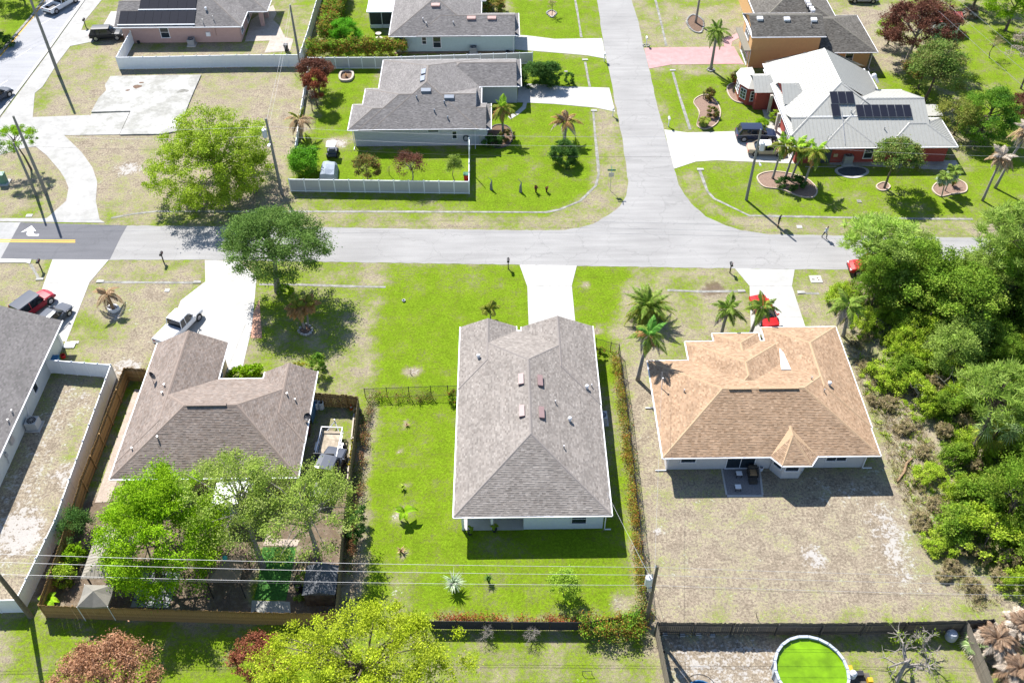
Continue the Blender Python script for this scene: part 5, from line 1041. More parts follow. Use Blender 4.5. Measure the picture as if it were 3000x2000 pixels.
palm('palm_tree', 'leaning palm with orange lower fronds at the corner of the blue grey house', B_(1474, 402), 3.6, [(3, LM('lime_fronds', [(.16, .26, .02), (.2, .3, .03)]), 1.6, .2, 62), (5, F_YEL, 2.1, .6, 14), (5, F_ORG, 1.9, .9, -12), (3, F_GRN, 2.0, 1.1, -38)], .14, (-.1, .5), seed=13, shaft=.4)
palm('palm_tree', 'tall palm in a stone ring beside the pink driveway', B_(2082, 205), 5.2, [(3, F_GRN, 1.9, .3, 52), (7, F_GRN, 2.3, .6, 18), (6, F_GRN, 2.2, 1.0, -15)], .18, (.1, .2), seed=14, shaft=.5)
palm('palm_tree', 'palm trunk rising out of the top edge by the stone bed', B_(2038, 68), 6.0, [(8, F_GRN, 2.3, .6, 15)], .15, (.2, .2), seed=15, shaft=.4)
for i, (bx, by, h, ln, lb) in enumerate([(2263, 524, 4.2, (.6, .5), 'leftmost of the leaning palms in the kidney bed before the red house'), (2300, 522, 3.8, (.6, .4), 'middle palm in the kidney bed before the red house, half hidden'), (2318, 523, 3.6, (.9, .4), 'thin palm in the kidney bed before the red house, behind the others'), (2352, 550, 4.3, (.7, .5), 'rightmost of the leaning palms in the kidney bed before the red house')]):
    palm('palm_tree', lb, B_(bx, by), h, [(3, LM('lime_fronds', []) if 'lime_fronds' not in MATS else MATS["lime_fronds"], 1.6, .25, 58), (5, F_YEL, 2.0, .6, 16), (4, F_GRN, 2.0, .9, -12), (2, F_ORG, 1.8, 1.0, -30)], .12, ln, seed=20 + i, shaft=.4)
for i, (bx, by, h, ln, lb) in enumerate([(2758, 578, 2.7, (-.4, .2), 'left one of the pair of small palms in the round bed'), (2768, 560, 2.6, (.3, .2), 'right one of the pair of small palms in the round bed')]):
    palm('palm_tree', lb, B_(bx, by), h, [(5, F_GRN, 1.1, .5, 40), (6, L_SIL, 1.2, .8, 5), (4, F_GRN, 1.1, 1.0, -25)], .06, ln, seed=30 + i)
palm('dead_palm', 'shorter dead grey palm with drooping fronds right of the red house', B_(2878, 588), 5.6, [(5, F_GRY, 1.7, .5, 45), (7, F_DED, 1.8, 1.0, 10), (6, F_GRY, 1.7, 1.2, -20)], .13, (.5, .6), seed=32)
palm('dead_palm', 'taller leaning dead palm at the right edge', B_(2915, 551), 7.2, [(6, F_GRY, 2.0, .5, 40), (8, F_DED, 2.1, 1.0, 5), (7, F_GRY, 2.0, 1.2, -25)], .14, (1.5, .8), seed=33)
palm('small_palm', 'tiny palm in the front part of the kidney bed on the corner lawn', B_(2062, 372), .9, [(7, F_YEL, .8, .6, 30), (5, F_GRN, .8, .9, 0)], .06, (0, .1), seed=34)
grassy('bare_stump_plant', 'thin dark spike with a green tip in the kidney bed', *V2(2060, 290), 1.3, 5, L_DRK, 35, .04, .1)
grassy('spiky_plant', 'green clump with red flowers in the round bed of the two small palms', *V2(2790, 545), 1.0, 90, LM('spike_leaves', [(.04, .09, .02), (.06, .12, .02), (.35, .08, .06)]), 36, .05, .7)
shrub('bed_plants', 'dark spiky plants at the foot of the leaning palms before the red house', *V2(2318, 548), (2.0, 1.0, .8), L_DRK, 45, 50, .22, 37)
shrub('ti_plants', 'row of red and green plants in the kidney bed, upper part', *V2(2078, 290), (.7, .9, .9), L_MRG, 26, 45, .2, 38)
shrub('ti_plants', 'row of red and green plants in the kidney bed, lower part', *V2(2085, 340), (.7, 1.1, .7), L_MRG, 26, 45, .2, 39)
for a, lb, h in (((1439, 555), 'thin grey stalk ornament on the corner lawn, leftmost of four', 1.5), ((1525, 562), 'grey curved stalk plant on the corner lawn, second of four', 1.6)):
    x, y = V2(*a); t = thing('stalk_plant', lb, 'plant', (x, y, 0)); link('stalk', MB().path([(0, 0, 0), (0, .05, h * .5), (.1, .1, h * .8), (-.3, .2, h * 1.05)], [.2, .14, .05, .02], 7).mesh('stalk'), t, POLEC)
for a, lb, h in (((1570, 563), 'taller dark red spiky plant on the corner lawn', 1.1), ((1601, 562), 'shorter dark red spiky plant on the corner lawn', .8)): grassy('red_spike_plant', lb, *V2(*a), h, 50, L_RED, len(lb), .06, .35)
# ---- pines
def pine(name, label, x, y, h, R, zc, lm, ncl, seed, tr=.22, lean=(0, 0), nd=40):
    rng = np.random.default_rng(seed); t = thing(name, label, 'pine tree', (x, y, 0)); d = rng.normal(size=(ncl, 3)); d /= np.linalg.norm(d, axis=1)[:, None]; d[:, 2] = np.where(d[:, 2] < -.35, -d[:, 2], d[:, 2])
    cc = d * (.45 + .55 * rng.random(ncl) ** .5)[:, None] * np.array(R) + np.array([lean[0], lean[1], zc]); mb = MB(); top = Vector((lean[0], lean[1], h)); mid = Vector((lean[0] * .5 + .15, lean[1] * .5, h * .5))
    mb.path([(0, 0, -.1), mid, top], [tr, tr * .75, tr * .3], 8); limbs(mb, rng, mid, top, cc, tr * .8, ncl // 2, zc); link('trunk', mb.mesh('trunk'), t, TRUNK)
    Q, U_ = [], []
    for c in cc:
        s = rng.uniform(.5, .85); u = rng.random()
        for k in range(nd):
            v = rng.normal(size=3); v[2] = abs(v[2]) * .8 + .1; v /= np.linalg.norm(v); w = np.cross(v, rng.normal(size=3)); w = w / np.linalg.norm(w) * .034; p = c + rng.normal(size=3) * .12; e = p + v * s
            Q.append([p - w, p + w, e + w * .5, e - w * .5]); U_.append((np.clip(u * .6 + rng.random() * .4, 0, 1), rng.random()))
    link('crown', quads_mesh('crown', np.array(Q), np.array(U_)), t, lm); return t
pine('pine_tree', 'yellow green pine standing at the road edge over the parked red car', *V2(2548, 830), 5.6, (4.3, 3.6, 2.4), 5.2, L_PIN2, 130, 91, .2, (-.3, .3))
pine('pine_tree', 'tall pine reaching over the road at the right edge', *V2(2945, 900), 9.5, (5.2, 4.6, 3.4), 8.8, L_PIN, 170, 92, .26, (-.6, .3))
pine('pine_tree', 'leaning pine with a long bare trunk in the thicket, lower right', *V2(2832, 1345), 7.5, (3.6, 3.4, 1.9), 7.0, L_PIN, 110, 93, .2, (.9, 1.4))
pine('pine_tree', 'pine crown at the right edge beside the leaning pine', *V2(2985, 1370), 7.5, (3.2, 3.4, 2.2), 7.2, L_PIN, 80, 94, .2, (.6, 1.4))
# ---- cabbage palm in the thicket (fan leaves)
def fan_palm(name, label, x, y, h, n, lm, seed, r=1.1, dead=None):
    rng = np.random.default_rng(seed); t = thing(name, label, 'palm tree', (x, y, 0)); link('trunk', MB().path([(0, 0, -.1), (.1, .1, h * .5), (.1, .2, h)], [.2, .17, .15], 8).mesh('trunk'), t, TRUNK)
    for k in range(n):
        Q, U_ = [], []; a = 6.28 * k / n + rng.normal() * .3; pit = rng.uniform(-.6, 1.1); d = Vector((math.cos(a) * math.cos(pit), math.sin(a) * math.cos(pit), math.sin(pit))); st_ = Vector((.1, .2, h)); e = st_ + d * r * .8
        w = Vector((-d.y, d.x, 0)).normalized(); Q.append([st_ - w * .02, e - w * .02, e + w * .02, st_ + w * .02]); U_.append((.5, .5)); nn = d.cross(w)
        for j in range(17):
            th = (j - 8) / 8 * 1.9; v = d * math.cos(th) + w * math.sin(th); v = v - nn * .25 * abs(math.sin(th)); tip = e + v * r * .85 + Vector((0, 0, -.22 * r)); m = e + v * r * .5; s = v.cross(nn).normalized() * .045; Q.append([e, m - s, tip, m + s]); U_.append((rng.random(), rng.random()))
        link('frond', quads_mesh('frond', np.array([[list(q_) for q_ in q] for q in Q]), np.array(U_)), t, dead if dead and pit < .0 else lm)
    return t
fan_palm('cabbage_palm', 'fan leaved cabbage palm in the thicket under the leaning pine', *V2(2885, 1330), 3.2, 26, LM('fan_leaves', [(.10, .16, .05), (.16, .22, .08), (.22, .27, .14)]), 95, 1.35, F_YEL)
fan_palm('cabbage_palm', 'small fan palm just right of the pool yard fence', *V2(2860, 1905), .5, 16, LM('fan_leaves', []), 96, .9, F_GRY)
for i, (a, s, lb) in enumerate([((2905, 1900), 1.0, 'largest brown dead palm clump at the bottom right corner'), ((2985, 1850), .8, 'brown dead palm clump at the right edge, above the largest one'), ((2970, 1985), .9, 'brown dead palm clump cut by the bottom right corner'), ((2840, 50), .7, 'dead brown fronds on the ground behind the playhouse')]):
    x, y = V2(*a); palm('dead_palm_clump', lb, Vector((x, y, 0)), 1.2 * s, [(13, F_BRN, 1.5 * s, .7, 55), (15, F_GRY, 1.9 * s, .9, 30), (15, F_BRN, 2.1 * s, 1.0, 12), (13, F_GRY, 2.1 * s, 1.1, -5), (12, F_BRN, 2.0 * s, 1.1, -22)], .25, (0, .1), seed=97 + i, cat='dead palm', tm=TRUNK)
# ---- the thicket on the right: wild trees and bushes
def in_poly(x, y, P_):
    c = False
    for i in range(len(P_)):
        a, b = P_[i], P_[i - 1]
        if (a.y > y) != (b.y > y) and x < (b.x - a.x) * (y - a.y) / (b.y - a.y) + a.x: c = not c
    return c
THK = GP([(2440, 850), (2640, 812), (3080, 815), (3150, 1800), (2960, 1750), (2840, 1690), (2780, 1600), (2770, 1500), (2800, 1400), (2710, 1230), (2590, 1060), (2510, 960)])
rng = np.random.default_rng(5); protos = []
for i, (nm, lb, lm, R, n1, n2, sz) in enumerate([('wild_bush', 'yellow green wild bush in the thicket on the right', L_WLD, (1.9, 1.8, 1.6), 75, 60, .20), ('wild_bush', 'dark green wild bush in the thicket on the right', L_WLD2, (1.8, 1.8, 1.7), 75, 60, .20), ('dry_bush', 'dry straw coloured bush at the edge of the thicket', L_STR, (1.3, 1.2, .8), 45, 50, .16), ('wild_tree', 'leafy wild tree rising from the thicket on the right', L_WLD2, (2.4, 2.3, 2.6), 110, 65, .21), ('wild_tree', 'pale green wild tree rising from the thicket on the right', L_PIN, (2.2, 2.2, 2.2), 90, 60, .20)]):
    r2 = np.random.default_rng(200 + i); hi = nm == 'wild_tree'; cc, P_, U_ = crown_points(r2, R, R[2] * (1.5 if hi else .75), n1, n2, spread=.16, under=.7, shell=.35, lumps=14)
    t = thing(nm, lb, 'tree' if hi else 'bush', (0, 0, 0), 'wild growth in the right hand thicket: ' + lb.split(' in the')[0].split(' at the')[0].split(' rising')[0]); mb = MB(); mb.path([(0, 0, -.1), (.1, .05, R[2] * .8), (0, 0, R[2] * 1.6)], [.12, .09, .04], 6); limbs(mb, r2, (0, 0, R[2] * .3), (0, 0, R[2] * 1.3), cc, .1, 14, 1)
    link('trunk', mb.mesh('trunk'), t, TRUNK); link('crown', quads_mesh('crown', leaf_quads(P_, sz, r2), U_), t, lm); protos.append(t)
st = {}; pts = []
tries = 0
while len(pts) < 108 and tries < 9000:
    tries += 1; x = rng.uniform(26, 62); y = rng.uniform(35, 80)
    if not in_poly(x, y, THK): continue
    if any((x - a) ** 2 + (y - b) ** 2 < 1.55 ** 2 for a, b in pts): continue
    pts.append((x, y))
for i, (x, y) in enumerate(pts):
    edge = not (in_poly(x - 2.2, y, THK) and in_poly(x, y - 2.0, THK)); r_ = rng.random()
    k = (2 if r_ < .38 else 0 if r_ < .75 else 1) if edge else (0 if r_ < .44 else 1 if r_ < .58 else 3 if r_ < .74 else 4 if r_ < .90 else 2)
    s = rng.uniform(.75, 1.2) * (.85 if edge else 1.05); zone = 'at the road end of the thicket' if y > 69 else 'beside the tan roof, upper part of the thicket' if y > 59 else 'level with the leaning pine in the thicket' if y > 48 else 'in the lowest part of the thicket by the dry lawn'
    kind = ['yellow green wild bush', 'dark green wild bush', 'dry straw coloured bush', 'leafy dark wild tree', 'pale feathery wild tree'][k]
    place(protos[k], st, (x, y, -.05), rng.random() * 6.28, (s * rng.uniform(.7, 1.25), s * rng.uniform(.7, 1.25), s * rng.uniform(.7, 1.3)), kind + ' ' + zone, kind + ' ' + zone)
for i, (a, b_) in enumerate([(2505, 1010), (2530, 1075), (2575, 1120), (2600, 1190), (2650, 1260), (2560, 1180), (2700, 1330), (2725, 1400), (2690, 1420), (2740, 1490), (2700, 1530), (2745, 1600), (2790, 1660), (2850, 1720), (2770, 1690)]):
    s = rng.uniform(.45, .85); p = G(a, b_); place(protos[[2, 2, 0, 2, 2, 2, 2, 0, 2, 2, 2, 0, 2, 2, 2][i]], st, (p.x, p.y, -.05), rng.random() * 6.28, (s * 1.1, s, s * .7), ['dry straw coloured bush in the scrub strip beside the dry lawn', 'low yellow green bush in the scrub strip beside the dry lawn'][i in (2, 7, 11)], ['dry bushes of the scrub strip', 'green bushes of the scrub strip'][i in (2, 7, 11)])
# straw tufts and weeds between lawn and thicket: uncountable ground cover
def tufts(name, label, poly, n, lm, h, seed, wid=.02, per=9):
    rng = np.random.default_rng(seed); P_ = GP(poly); xs_ = [p.x for p in P_]; ys_ = [p.y for p in P_]; Q, U_ = [], []; c = 0
    while c < n:
        x, y = rng.uniform(min(xs_), max(xs_)), rng.uniform(min(ys_), max(ys_))
        if not in_poly(x, y, P_): continue
        c += 1; u = rng.random()
        for k in range(per):
            a = rng.random() * 6.28; l = h * rng.uniform(.5, 1.3); s = rng.uniform(.2, .9) * l; p = np.array([x + rng.normal() * .12, y + rng.normal() * .12, 0]); e = p + np.array([math.cos(a) * s, math.sin(a) * s, l]); w = np.array([-math.sin(a), math.cos(a), 0]) * wid
            Q.append([p - w, p + w, e + w * .3, e - w * .3]); U_.append((np.clip(u * .7 + rng.random() * .3, 0, 1), rng.random()))
    o = link(name, quads_mesh(name, np.array(Q), np.array(U_)), None, lm); return tag(o, label, 'grass', None, 'stuff')
tufts('straw_grass', 'tangled straw coloured wild grass between the tan house and the thicket', [(2470, 960), (2580, 1060), (2700, 1240), (2800, 1420), (2770, 1560), (2830, 1680), (2940, 1760), (2850, 1790), (2700, 1600), (2620, 1400), (2560, 1230), (2490, 1050)], 1100, L_STR, .22, 301, .02)
tufts('weeds', 'scattered green weeds along the thicket edge', [(2480, 960), (2620, 1150), (2790, 1420), (2760, 1600), (2700, 1560), (2610, 1330), (2540, 1180)], 130, L_WLD, .30, 302, .04)
tufts('leaf_litter', 'low undergrowth covering the floor of the thicket', [(2480, 850), (3080, 815), (3150, 1800), (2960, 1720), (2830, 1540), (2740, 1230), (2560, 980)], 3200, L_WLD2, .55, 303, .05, 7)
# ---- bare trees by the pool
def bare_tree(name, label, x, y, h, seed, r=.16, spread=1.6, lean=(0, 0), m=None, depth=3, leaves=None, nb=5):
    rng = np.random.default_rng(seed); t = thing(name, label, 'bare tree', (x, y, 0)); mb = MB(); tips = []
    def grow(p, d, l, r_, lv):
        e = p + d * l; mid = p + d * l * .5 + Vector(rng.normal(size=3) * l * .06); mb.path([p, mid, e], [r_, r_ * .8, r_ * .6], 6 if lv < 2 else 4); tips.append(e)
        if lv >= depth: return
        for _ in range(nb if lv else nb + 1):
            nd = (d * .55 + Vector(rng.normal(size=3)) * .6 * spread * .55); nd.z = nd.z * .6 + .18; grow(p + d * l * rng.uniform(.55, 1.0), nd.normalized(), l * rng.uniform(.5, .8), r_ * .5, lv + 1)
    grow(Vector((0, 0, -.1)), Vector((lean[0], lean[1], 1)).normalized(), h * .45, r, 0)
    link('branches', mb.mesh('branches'), t, m or MATS['pale_bark'])
    if leaves:
        pts_ = np.array([list(p) for p in tips]); idx = rng.choice(len(pts_), min(leaves, len(pts_)), replace=False); c = np.repeat(pts_[idx], 30, 0) + rng.normal(size=(len(idx) * 30, 3)) * .16; link('leaf_tufts', quads_mesh('leaf_tufts', leaf_quads(c, .15, rng), rng.random((len(c), 2))), t, L_YEL)
    return t
bare_tree('bare_tree', 'pale bare tree with sparse leaf tufts right of the pool', *V2(2628, 1993), 4.6, 401, .2, 1.9, (.45, .5), leaves=9, nb=4)
bare_tree('bare_tree', 'leafless tree by the fence behind the pale one, near the pool', *V2(2695, 1912), 3.2, 402, .14, 1.9, (.1, .2), nb=4, leaves=6)
bare_tree('bare_shrub', 'bare twiggy shrub at the dark rear fence, left one', *V2(1425, 1870), 1.6, 403, .04, 2.0, nb=6, m=MATS['pale_bark']); bare_tree('bare_shrub', 'bare twiggy shrub at the dark rear fence, right one', *V2(1550, 1870), 1.8, 404, .04, 1.8, (.2, 0), nb=6, m=MATS['pale_bark'])
bare_tree('bare_shrub', 'dead dark twig standing on the dry rear lawn by the grey fence', *V2(2218, 1810), 1.3, 405, .03, 1.0, (-.2, .3), depth=2, nb=3, m=TRUNK)

tree('verge_tree', 'dark green tree on the far verge of the boulevard, top left corner', *V2(62, -5), (3.6, 3.4, 2.6), 4.4, L_OAK, 90, 70, .24, 621, .2, spread=.14)
tree('verge_tree', 'green tree at the left edge on the far verge of the boulevard', *V2(-25, 95), (3.6, 3.6, 2.8), 4.8, L_WLD2, 90, 70, .24, 622, .2, spread=.14)
shrub('verge_bush', 'dark bush at the kerb of the far boulevard verge, left edge', *V2(10, 135), (1.8, 1.6, 1.0), L_DRK, 40, 50, .22, 623)

for i, (a, h) in enumerate([((2700, 1010), 4.6), ((2790, 1180), 5.0), ((2905, 1040), 5.4), ((2680, 1180), 3.4), ((2920, 1480), 4.2), ((2800, 1560), 3.0)]):
    bare_tree('dead_sapling', ['bare grey sapling poking out of the upper thicket', 'bare grey sapling left of the leaning pine', 'tall bare snag near the right edge of the thicket', 'short bare sapling at the left rim of the thicket', 'bare snag below the leaning pine', 'low bare twigs in the lower thicket'][i], *V2(*a), h, 640 + i, .07, 1.5, depth=2, nb=4)
# ------------------------------------------------------------------ fences
def poly_walk(pts, step):
    """equal panels along a polyline of world points -> list of (start, end)"""
    out = []
    for a, b in zip(pts, pts[1:]):
        n = max(1, round((b - a).length / step)); out += [(a.lerp(b, k / n), a.lerp(b, (k + 1) / n)) for k in range(n)]
    return out
def bar_local(L_, w, h, z): return MB().box(L_ / 2, 0, z, L_, w, h)
def put(name, me, parent, p, rz, org): 
    o = link(name, me, parent); o.location = p - org; o.rotation_euler = (0, 0, rz); return o
def vinyl_fence(label, pts, h=1.83, step=1.85, panel_m=None, group=None, post_m=None):
    ps = GP(pts) if len(pts[0]) == 2 else [Vector(p) for p in pts]; t = thing('vinyl_fence', label, 'fence', ps[0], group); segs = poly_walk(ps, step); cache = {}
    pm = MB().box(0, 0, h / 2 + .03, .12, .12, h + .06).lathe([(.10, h + .06), (.10, h + .08), (.01, h + .15)], 0, 0, 4).mesh('post'); pm.materials.append(post_m or WHITE)
    for a, b in segs:
        L_ = round((b - a).length, 2)
        if L_ not in cache:
            me = MB().box(L_ / 2, 0, h / 2, L_ - .12, .035, h - .18); n = max(2, int(L_ / .3))
            for k in range(n): me.box(L_ * (k + .5) / n, 0, h / 2, L_ / n * .9 - .02, .05, h - .2)
            m1 = me.mesh('panel'); m1.materials.append(panel_m or WHITE)
            m2 = MB().box(L_ / 2, 0, 0, L_ - .1, .07, .13).mesh('rail'); m2.materials.append(post_m or WHITE); cache[L_] = (m1, m2)
        rz = math.atan2(b.y - a.y, b.x - a.x); put('panel', cache[L_][0], t, a, rz, ps[0]); put('rail', cache[L_][1], t, a + Vector((0, 0, h - .05)), rz, ps[0]); put('rail', cache[L_][1], t, a + Vector((0, 0, .1)), rz, ps[0]); put('post', pm, t, a, rz, ps[0])
    put('post', pm, t, segs[-1][1], rz, ps[0]); return t
vinyl_fence('white vinyl fence around the yard of the pink house, long front run', [(351, 204), (700, 197), (883, 196)], 1.83, 1.83)
vinyl_fence('short white vinyl fence from the pink house to its front run', [(351, 204), (392, 127)], 1.83, 1.83)
vinyl_fence('white vinyl fence climbing away along the tall hedge beside the pink house yard', [(883, 196), (905, 130), (925, 60), (945, -10)], 1.83, 1.83)
vinyl_fence('white framed tan vinyl fence behind the blue grey house', [(908, 202), (1140, 201), (1560, 187)], 1.7, 1.83, VINYL2)
vinyl_fence('white framed tan vinyl fence in front of the blue grey house, along the road', [(853, 561), (1375, 568)], 1.75, 1.8, VINYL2)
vinyl_fence('white vinyl fence end run from the front fence back to the blue grey house wall', [(1375, 568), (1376, 440)], 1.75, 1.83)
vinyl_fence('white vinyl fence with gate beside the charcoal roofed house, short run', [(152, 1092), (341, 1107)], 1.83, 1.3)
vinyl_fence('long white vinyl fence beside the charcoal roofed house, running to the bottom left', [(341, 1107), (262, 1330), (182, 1560), (72, 1792)], 1.83, 1.85)
vinyl_fence('white vinyl fence run at the left edge, bottom, beside the leaning pole', [(72, 1792), (-60, 1795)], 1.83, 1.85)
vinyl_fence('low white fence beside the dead palm, left of the blue grey house', [(868, 445), (885, 330), (905, 210)], .9, 2.2)
def wood_fence(label, pts, h=1.83, m=WOOD, board=.145, rail_side=-1, group=None, jit=.04, post_m=None):
    ps = GP(pts) if len(pts[0]) == 2 else [Vector(p) for p in pts]; t = thing('wood_fence', label, 'fence', ps[0], group); rnd = random.Random(len(label)); ms = []
    for k in range(4):
        me = MB().box(0, 0, h / 2, board - .012, .02, h).mesh('board'); me.materials.append(m); ms.append(me)
    cnt = 0; tot = sum((b - a).length for a, b in zip(ps, ps[1:])); bw = max(board, tot / 295)
    for a, b in zip(ps, ps[1:]):
        d = b - a; n = max(1, int(d.length / bw)); rz = math.atan2(d.y, d.x); nn = Vector((-math.sin(rz), math.cos(rz), 0)) * rail_side
        for k in range(n):
            p = a.lerp(b, (k + .5) / n) + nn * rnd.uniform(-.008, .008); o = put('board', ms[k % 4], t, p, rz + rnd.uniform(-.05, .05), ps[0]); o.scale = (d.length / n / board, 1, 1 + rnd.uniform(-jit, jit))
        for z in (.35, h - .35): 
            q = (a + b) / 2 + nn * .05; o = MB().box(q.x, q.y, z, d.length, .05, .09, rz).build('rail', post_m or m, t)
        np_ = max(1, int(d.length / 2.4))
        for k in range(np_ + 1):
            q = a.lerp(b, k / np_) + nn * .08; MB().box(q.x, q.y, h / 2, .1, .1, h).build('post', post_m or m, t)
    return t
wood_fence('brown wooden fence along the bottom of the brown roofed house yard, boards facing the viewer', [(135, 1808), (430, 1818), (760, 1828), (990, 1833)], 1.85, WOOD, .145, 1)
wood_fence('brown wooden side fence with its rails inward, between white fence and paver path', [(378, 1115), (330, 1245), (255, 1440), (200, 1620), (135, 1808)], 1.83, WOOD, .145, 1)
wood_fence('short brown wooden gate end beside the satellite dish of the brown roofed house', [(378, 1115), (440, 1118)], 1.83, WOOD, .145, -1)
wood_fence('brown wooden double gate behind the utility trailer', [(922, 1188), (945, 1190), (1020, 1194), (1055, 1200)], 1.8, WOOD, .145, -1)
wood_fence('wooden side fence between the trailer yard and the centre lawn', [(1055, 1200), (1042, 1330), (1028, 1440), (1010, 1600), (990, 1833)], 1.8, mat('olive_fence_wood', (.20, .155, .09), .9, .3, 3, .2, stain=.35, scale2=.8), .145, -1)
wood_fence('weathered grey wooden fence behind the pool yard', [(1918, 1855), (2140, 1858), (2400, 1858), (2640, 1855), (2812, 1850)], 1.75, WOODG, .145, -1)
wood_fence('weathered grey wooden fence leaning along the left of the pool yard', [(1918, 1855), (1935, 1940), (1955, 2040)], 1.75, mat('bleached_fence_wood', (.26, .22, .18), .9, .3, 3, .2, stain=.3, scale2=.8), .145, 1)
wood_fence('weathered grey wooden fence on the right of the pool yard', [(2812, 1850), (2850, 1940), (2890, 2040)], 1.75, MATS['bleached_fence_wood'], .145, 1)
wood_fence('weathered grey wooden fence stub behind the dead palm clump', [(2812, 1850), (2890, 1846)], 1.75, WOODG, .145, -1)
gx = MB()
for a, b in (((947, 1190), (982, 1191)), ((984, 1192), (1018, 1194))):
    p, q = G(*a), G(*b); 
    for z0, z1 in ((.2, 1.5), (1.5, .2)): gx.tube((p.x, p.y - .12, z0), (q.x, q.y - .12, z1), .04, n=4)
tag(gx.build('gate_brace', WOOD), 'crossed wooden braces on the double gate behind the trailer', 'gate brace')
def chain_fence(label, pts, h=1.22, step=2.4, slat=None, m=BLACKM):
    ps = GP(pts) if len(pts[0]) == 2 else pts; t = thing('chain_link_fence', label, 'fence', ps[0]); segs = poly_walk(ps, step)
    pm = MB().tube((0, 0, 0), (0, 0, h + .06), .035, n=8).sphere((0, 0, h + .07), .045, 6, 4).mesh('post'); pm.materials.append(m)
    for a, b in segs:
        d = b - a; rz = math.atan2(d.y, d.x); put('post', pm, t, a, rz, ps[0]); MB().tube((a.x, a.y, h), (b.x, b.y, h), .022, n=6).build('rail', m, t); MB().tube((a.x, a.y, .06), (b.x, b.y, .06), .012, n=4).build('rail', m, t)
        wv = MB(); n = max(2, int(d.length / .16)); dd = d / n; nn = int(h / .16)
        for k in range(-nn, n):
            k0, k1 = max(k, 0), min(k + nn, n)
            if k1 > k0:
                p, q = a + dd * k0, a + dd * k1; z0, z1 = (k0 - k) * h / nn, (k1 - k) * h / nn; wv.tube((p.x, p.y, z0), (q.x, q.y, z1), .006, n=3, cap=False); wv.tube((p.x, p.y, h - z0), (q.x, q.y, h - z1), .006, n=3, cap=False)
        wv.build('mesh_wire', m, t, kind='stuff')
        if slat: MB().box((a.x + b.x) / 2, (a.y + b.y) / 2, h / 2, d.length - .08, .012, h - .1, rz).build('privacy_screen', slat, t)
    put('post', pm, t, segs[-1][1], rz, ps[0]); return t
chain_fence('black chain link fence across the lawn left of the centre house', [(1071, 1165), (1263, 1158), (1313, 1157), (1345, 1156)], 1.25, 2.1)
chain_fence('black chain link gate section right of the centre house', [(1745, 1018), (1788, 1030), (1812, 1036)], 1.25, 1.3)
chain_fence('long black chain link fence along the right side of the centre lot', [(1812, 1036), (1838, 1225), (1862, 1450), (1880, 1620), (1898, 1775)], 1.25, 2.5)
SCRN = mat('black_screen_cloth', (.03, .03, .04), .8, .3, 4)
chain_fence('black screened rear fence of the centre lot', [(1260, 1842), (1500, 1845), (1720, 1846), (1860, 1820), (1898, 1775)], 1.25, 2.5, SCRN)
MB().tube(G(1069, 1175), G(1069, 1175) + Vector((0, 0, 1.9)), .06, n=8)
# ------------------------------------------------------------------ utility poles and wires
def upole(label, px, py, h, r=.16, m=POLE, lean=(0, 0), arms=(), kit=()):
    p = G(px, py); t = thing('utility_pole', label, 'utility pole', p); top = p + Vector((lean[0], lean[1], h))
    MB().path([p - Vector((0, 0, .2)), p.lerp(top, .5), top], [r * 1.25, r, r * .75], 10).build('pole', m, t)
    for z, L_, rz in arms: MB().box(p.x + lean[0] * z / h, p.y + lean[1] * z / h, z, L_, .1, .12, rz).build('cross_arm', m, t)
    for k, z, dx in kit:
        q = p.lerp(top, z / h); q.x += dx
        if k == 'tr':
            MB().lathe([(.01, q.z - .5), (.26, q.z - .5), (.28, q.z - .45), (.28, q.z + .4), (.24, q.z + .47), (.01, q.z + .5)], q.x, q.y - .1, 14).build('transformer', mat('transformer_grey', (.55, .56, .58), .4, .06, 3), t); MB().tube((q.x, q.y - .1, q.z + .48), (q.x, q.y - .1, q.z + .75), .05).build('bushing', CHROME, t)
        if k == 'lamp': MB().path([q, q + Vector((.1, -.6, .35)), q + Vector((.15, -1.3, .35))], .035).box(q.x + .15, q.y - 1.5, q.z + .33, .22, .5, .12).build('street_light', CHROME, t)
        if k == 'ins': MB().lathe([(.04, q.z), (.09, q.z + .08), (.05, q.z + .14), (.09, q.z + .2), (.03, q.z + .3)], q.x, q.y, 8).build('insulator', CHROME, t)
        if k == 'box': MB().box(q.x, q.y - .15, q.z, .3, .2, .45).build('equipment_box', CHROME, t)
    return t, top
P1, t1 = upole('tall grey utility pole on the verge beside the boulevard, top left', 172, 219, 12.5, .2, POLEC)
P2, t2 = upole('utility pole left of the curved sidewalk, the taller of the pair', 135, 566, 10.4, .17, POLEC)
P3, t3 = upole('grey utility pole left of the curved sidewalk, the shorter of the pair', 106, 572, 7.2, .15, POLEC)
P4, t4 = upole('utility pole with transformer at the left corner of the front white fence', 826, 569, 10.2, .16, POLEC, kit=[('tr', 8.4, -.45), ('lamp', 7.4, .0), ('ins', 9.9, 0)])
P5, t5 = upole('utility pole on the verge by the fence corner of the pink house yard', 881, 195, 9.0, .16, POLEC, kit=[('ins', 8.7, 0)])
P6, t6 = upole('utility pole with transformer and street light in front of the red house', 2186, 586, 9.5, .15, POLEC, kit=[('tr', 7.4, .5), ('lamp', 5.6, .1), ('ins', 9.3, 0)])
P7, t7 = upole('leaning utility pole with transformer at the rear corner of the centre lot', 1893, 1822, 7.6, .15, POLE, (.1, .25), kit=[('tr', 5.9, -.45), ('ins', 7.4, -.1), ('box', 4.9, -.3), ('ins', 6.3, -.25)])
P8, t8 = upole('utility pole at the bottom left corner of the wooden fence', 91, 1806, 9.0, .17, POLE, (-.3, 0))
P9, t9 = upole('thin white service pole by the end run of the front white fence', 1376, 500, 4.6, .06, WTRIM)
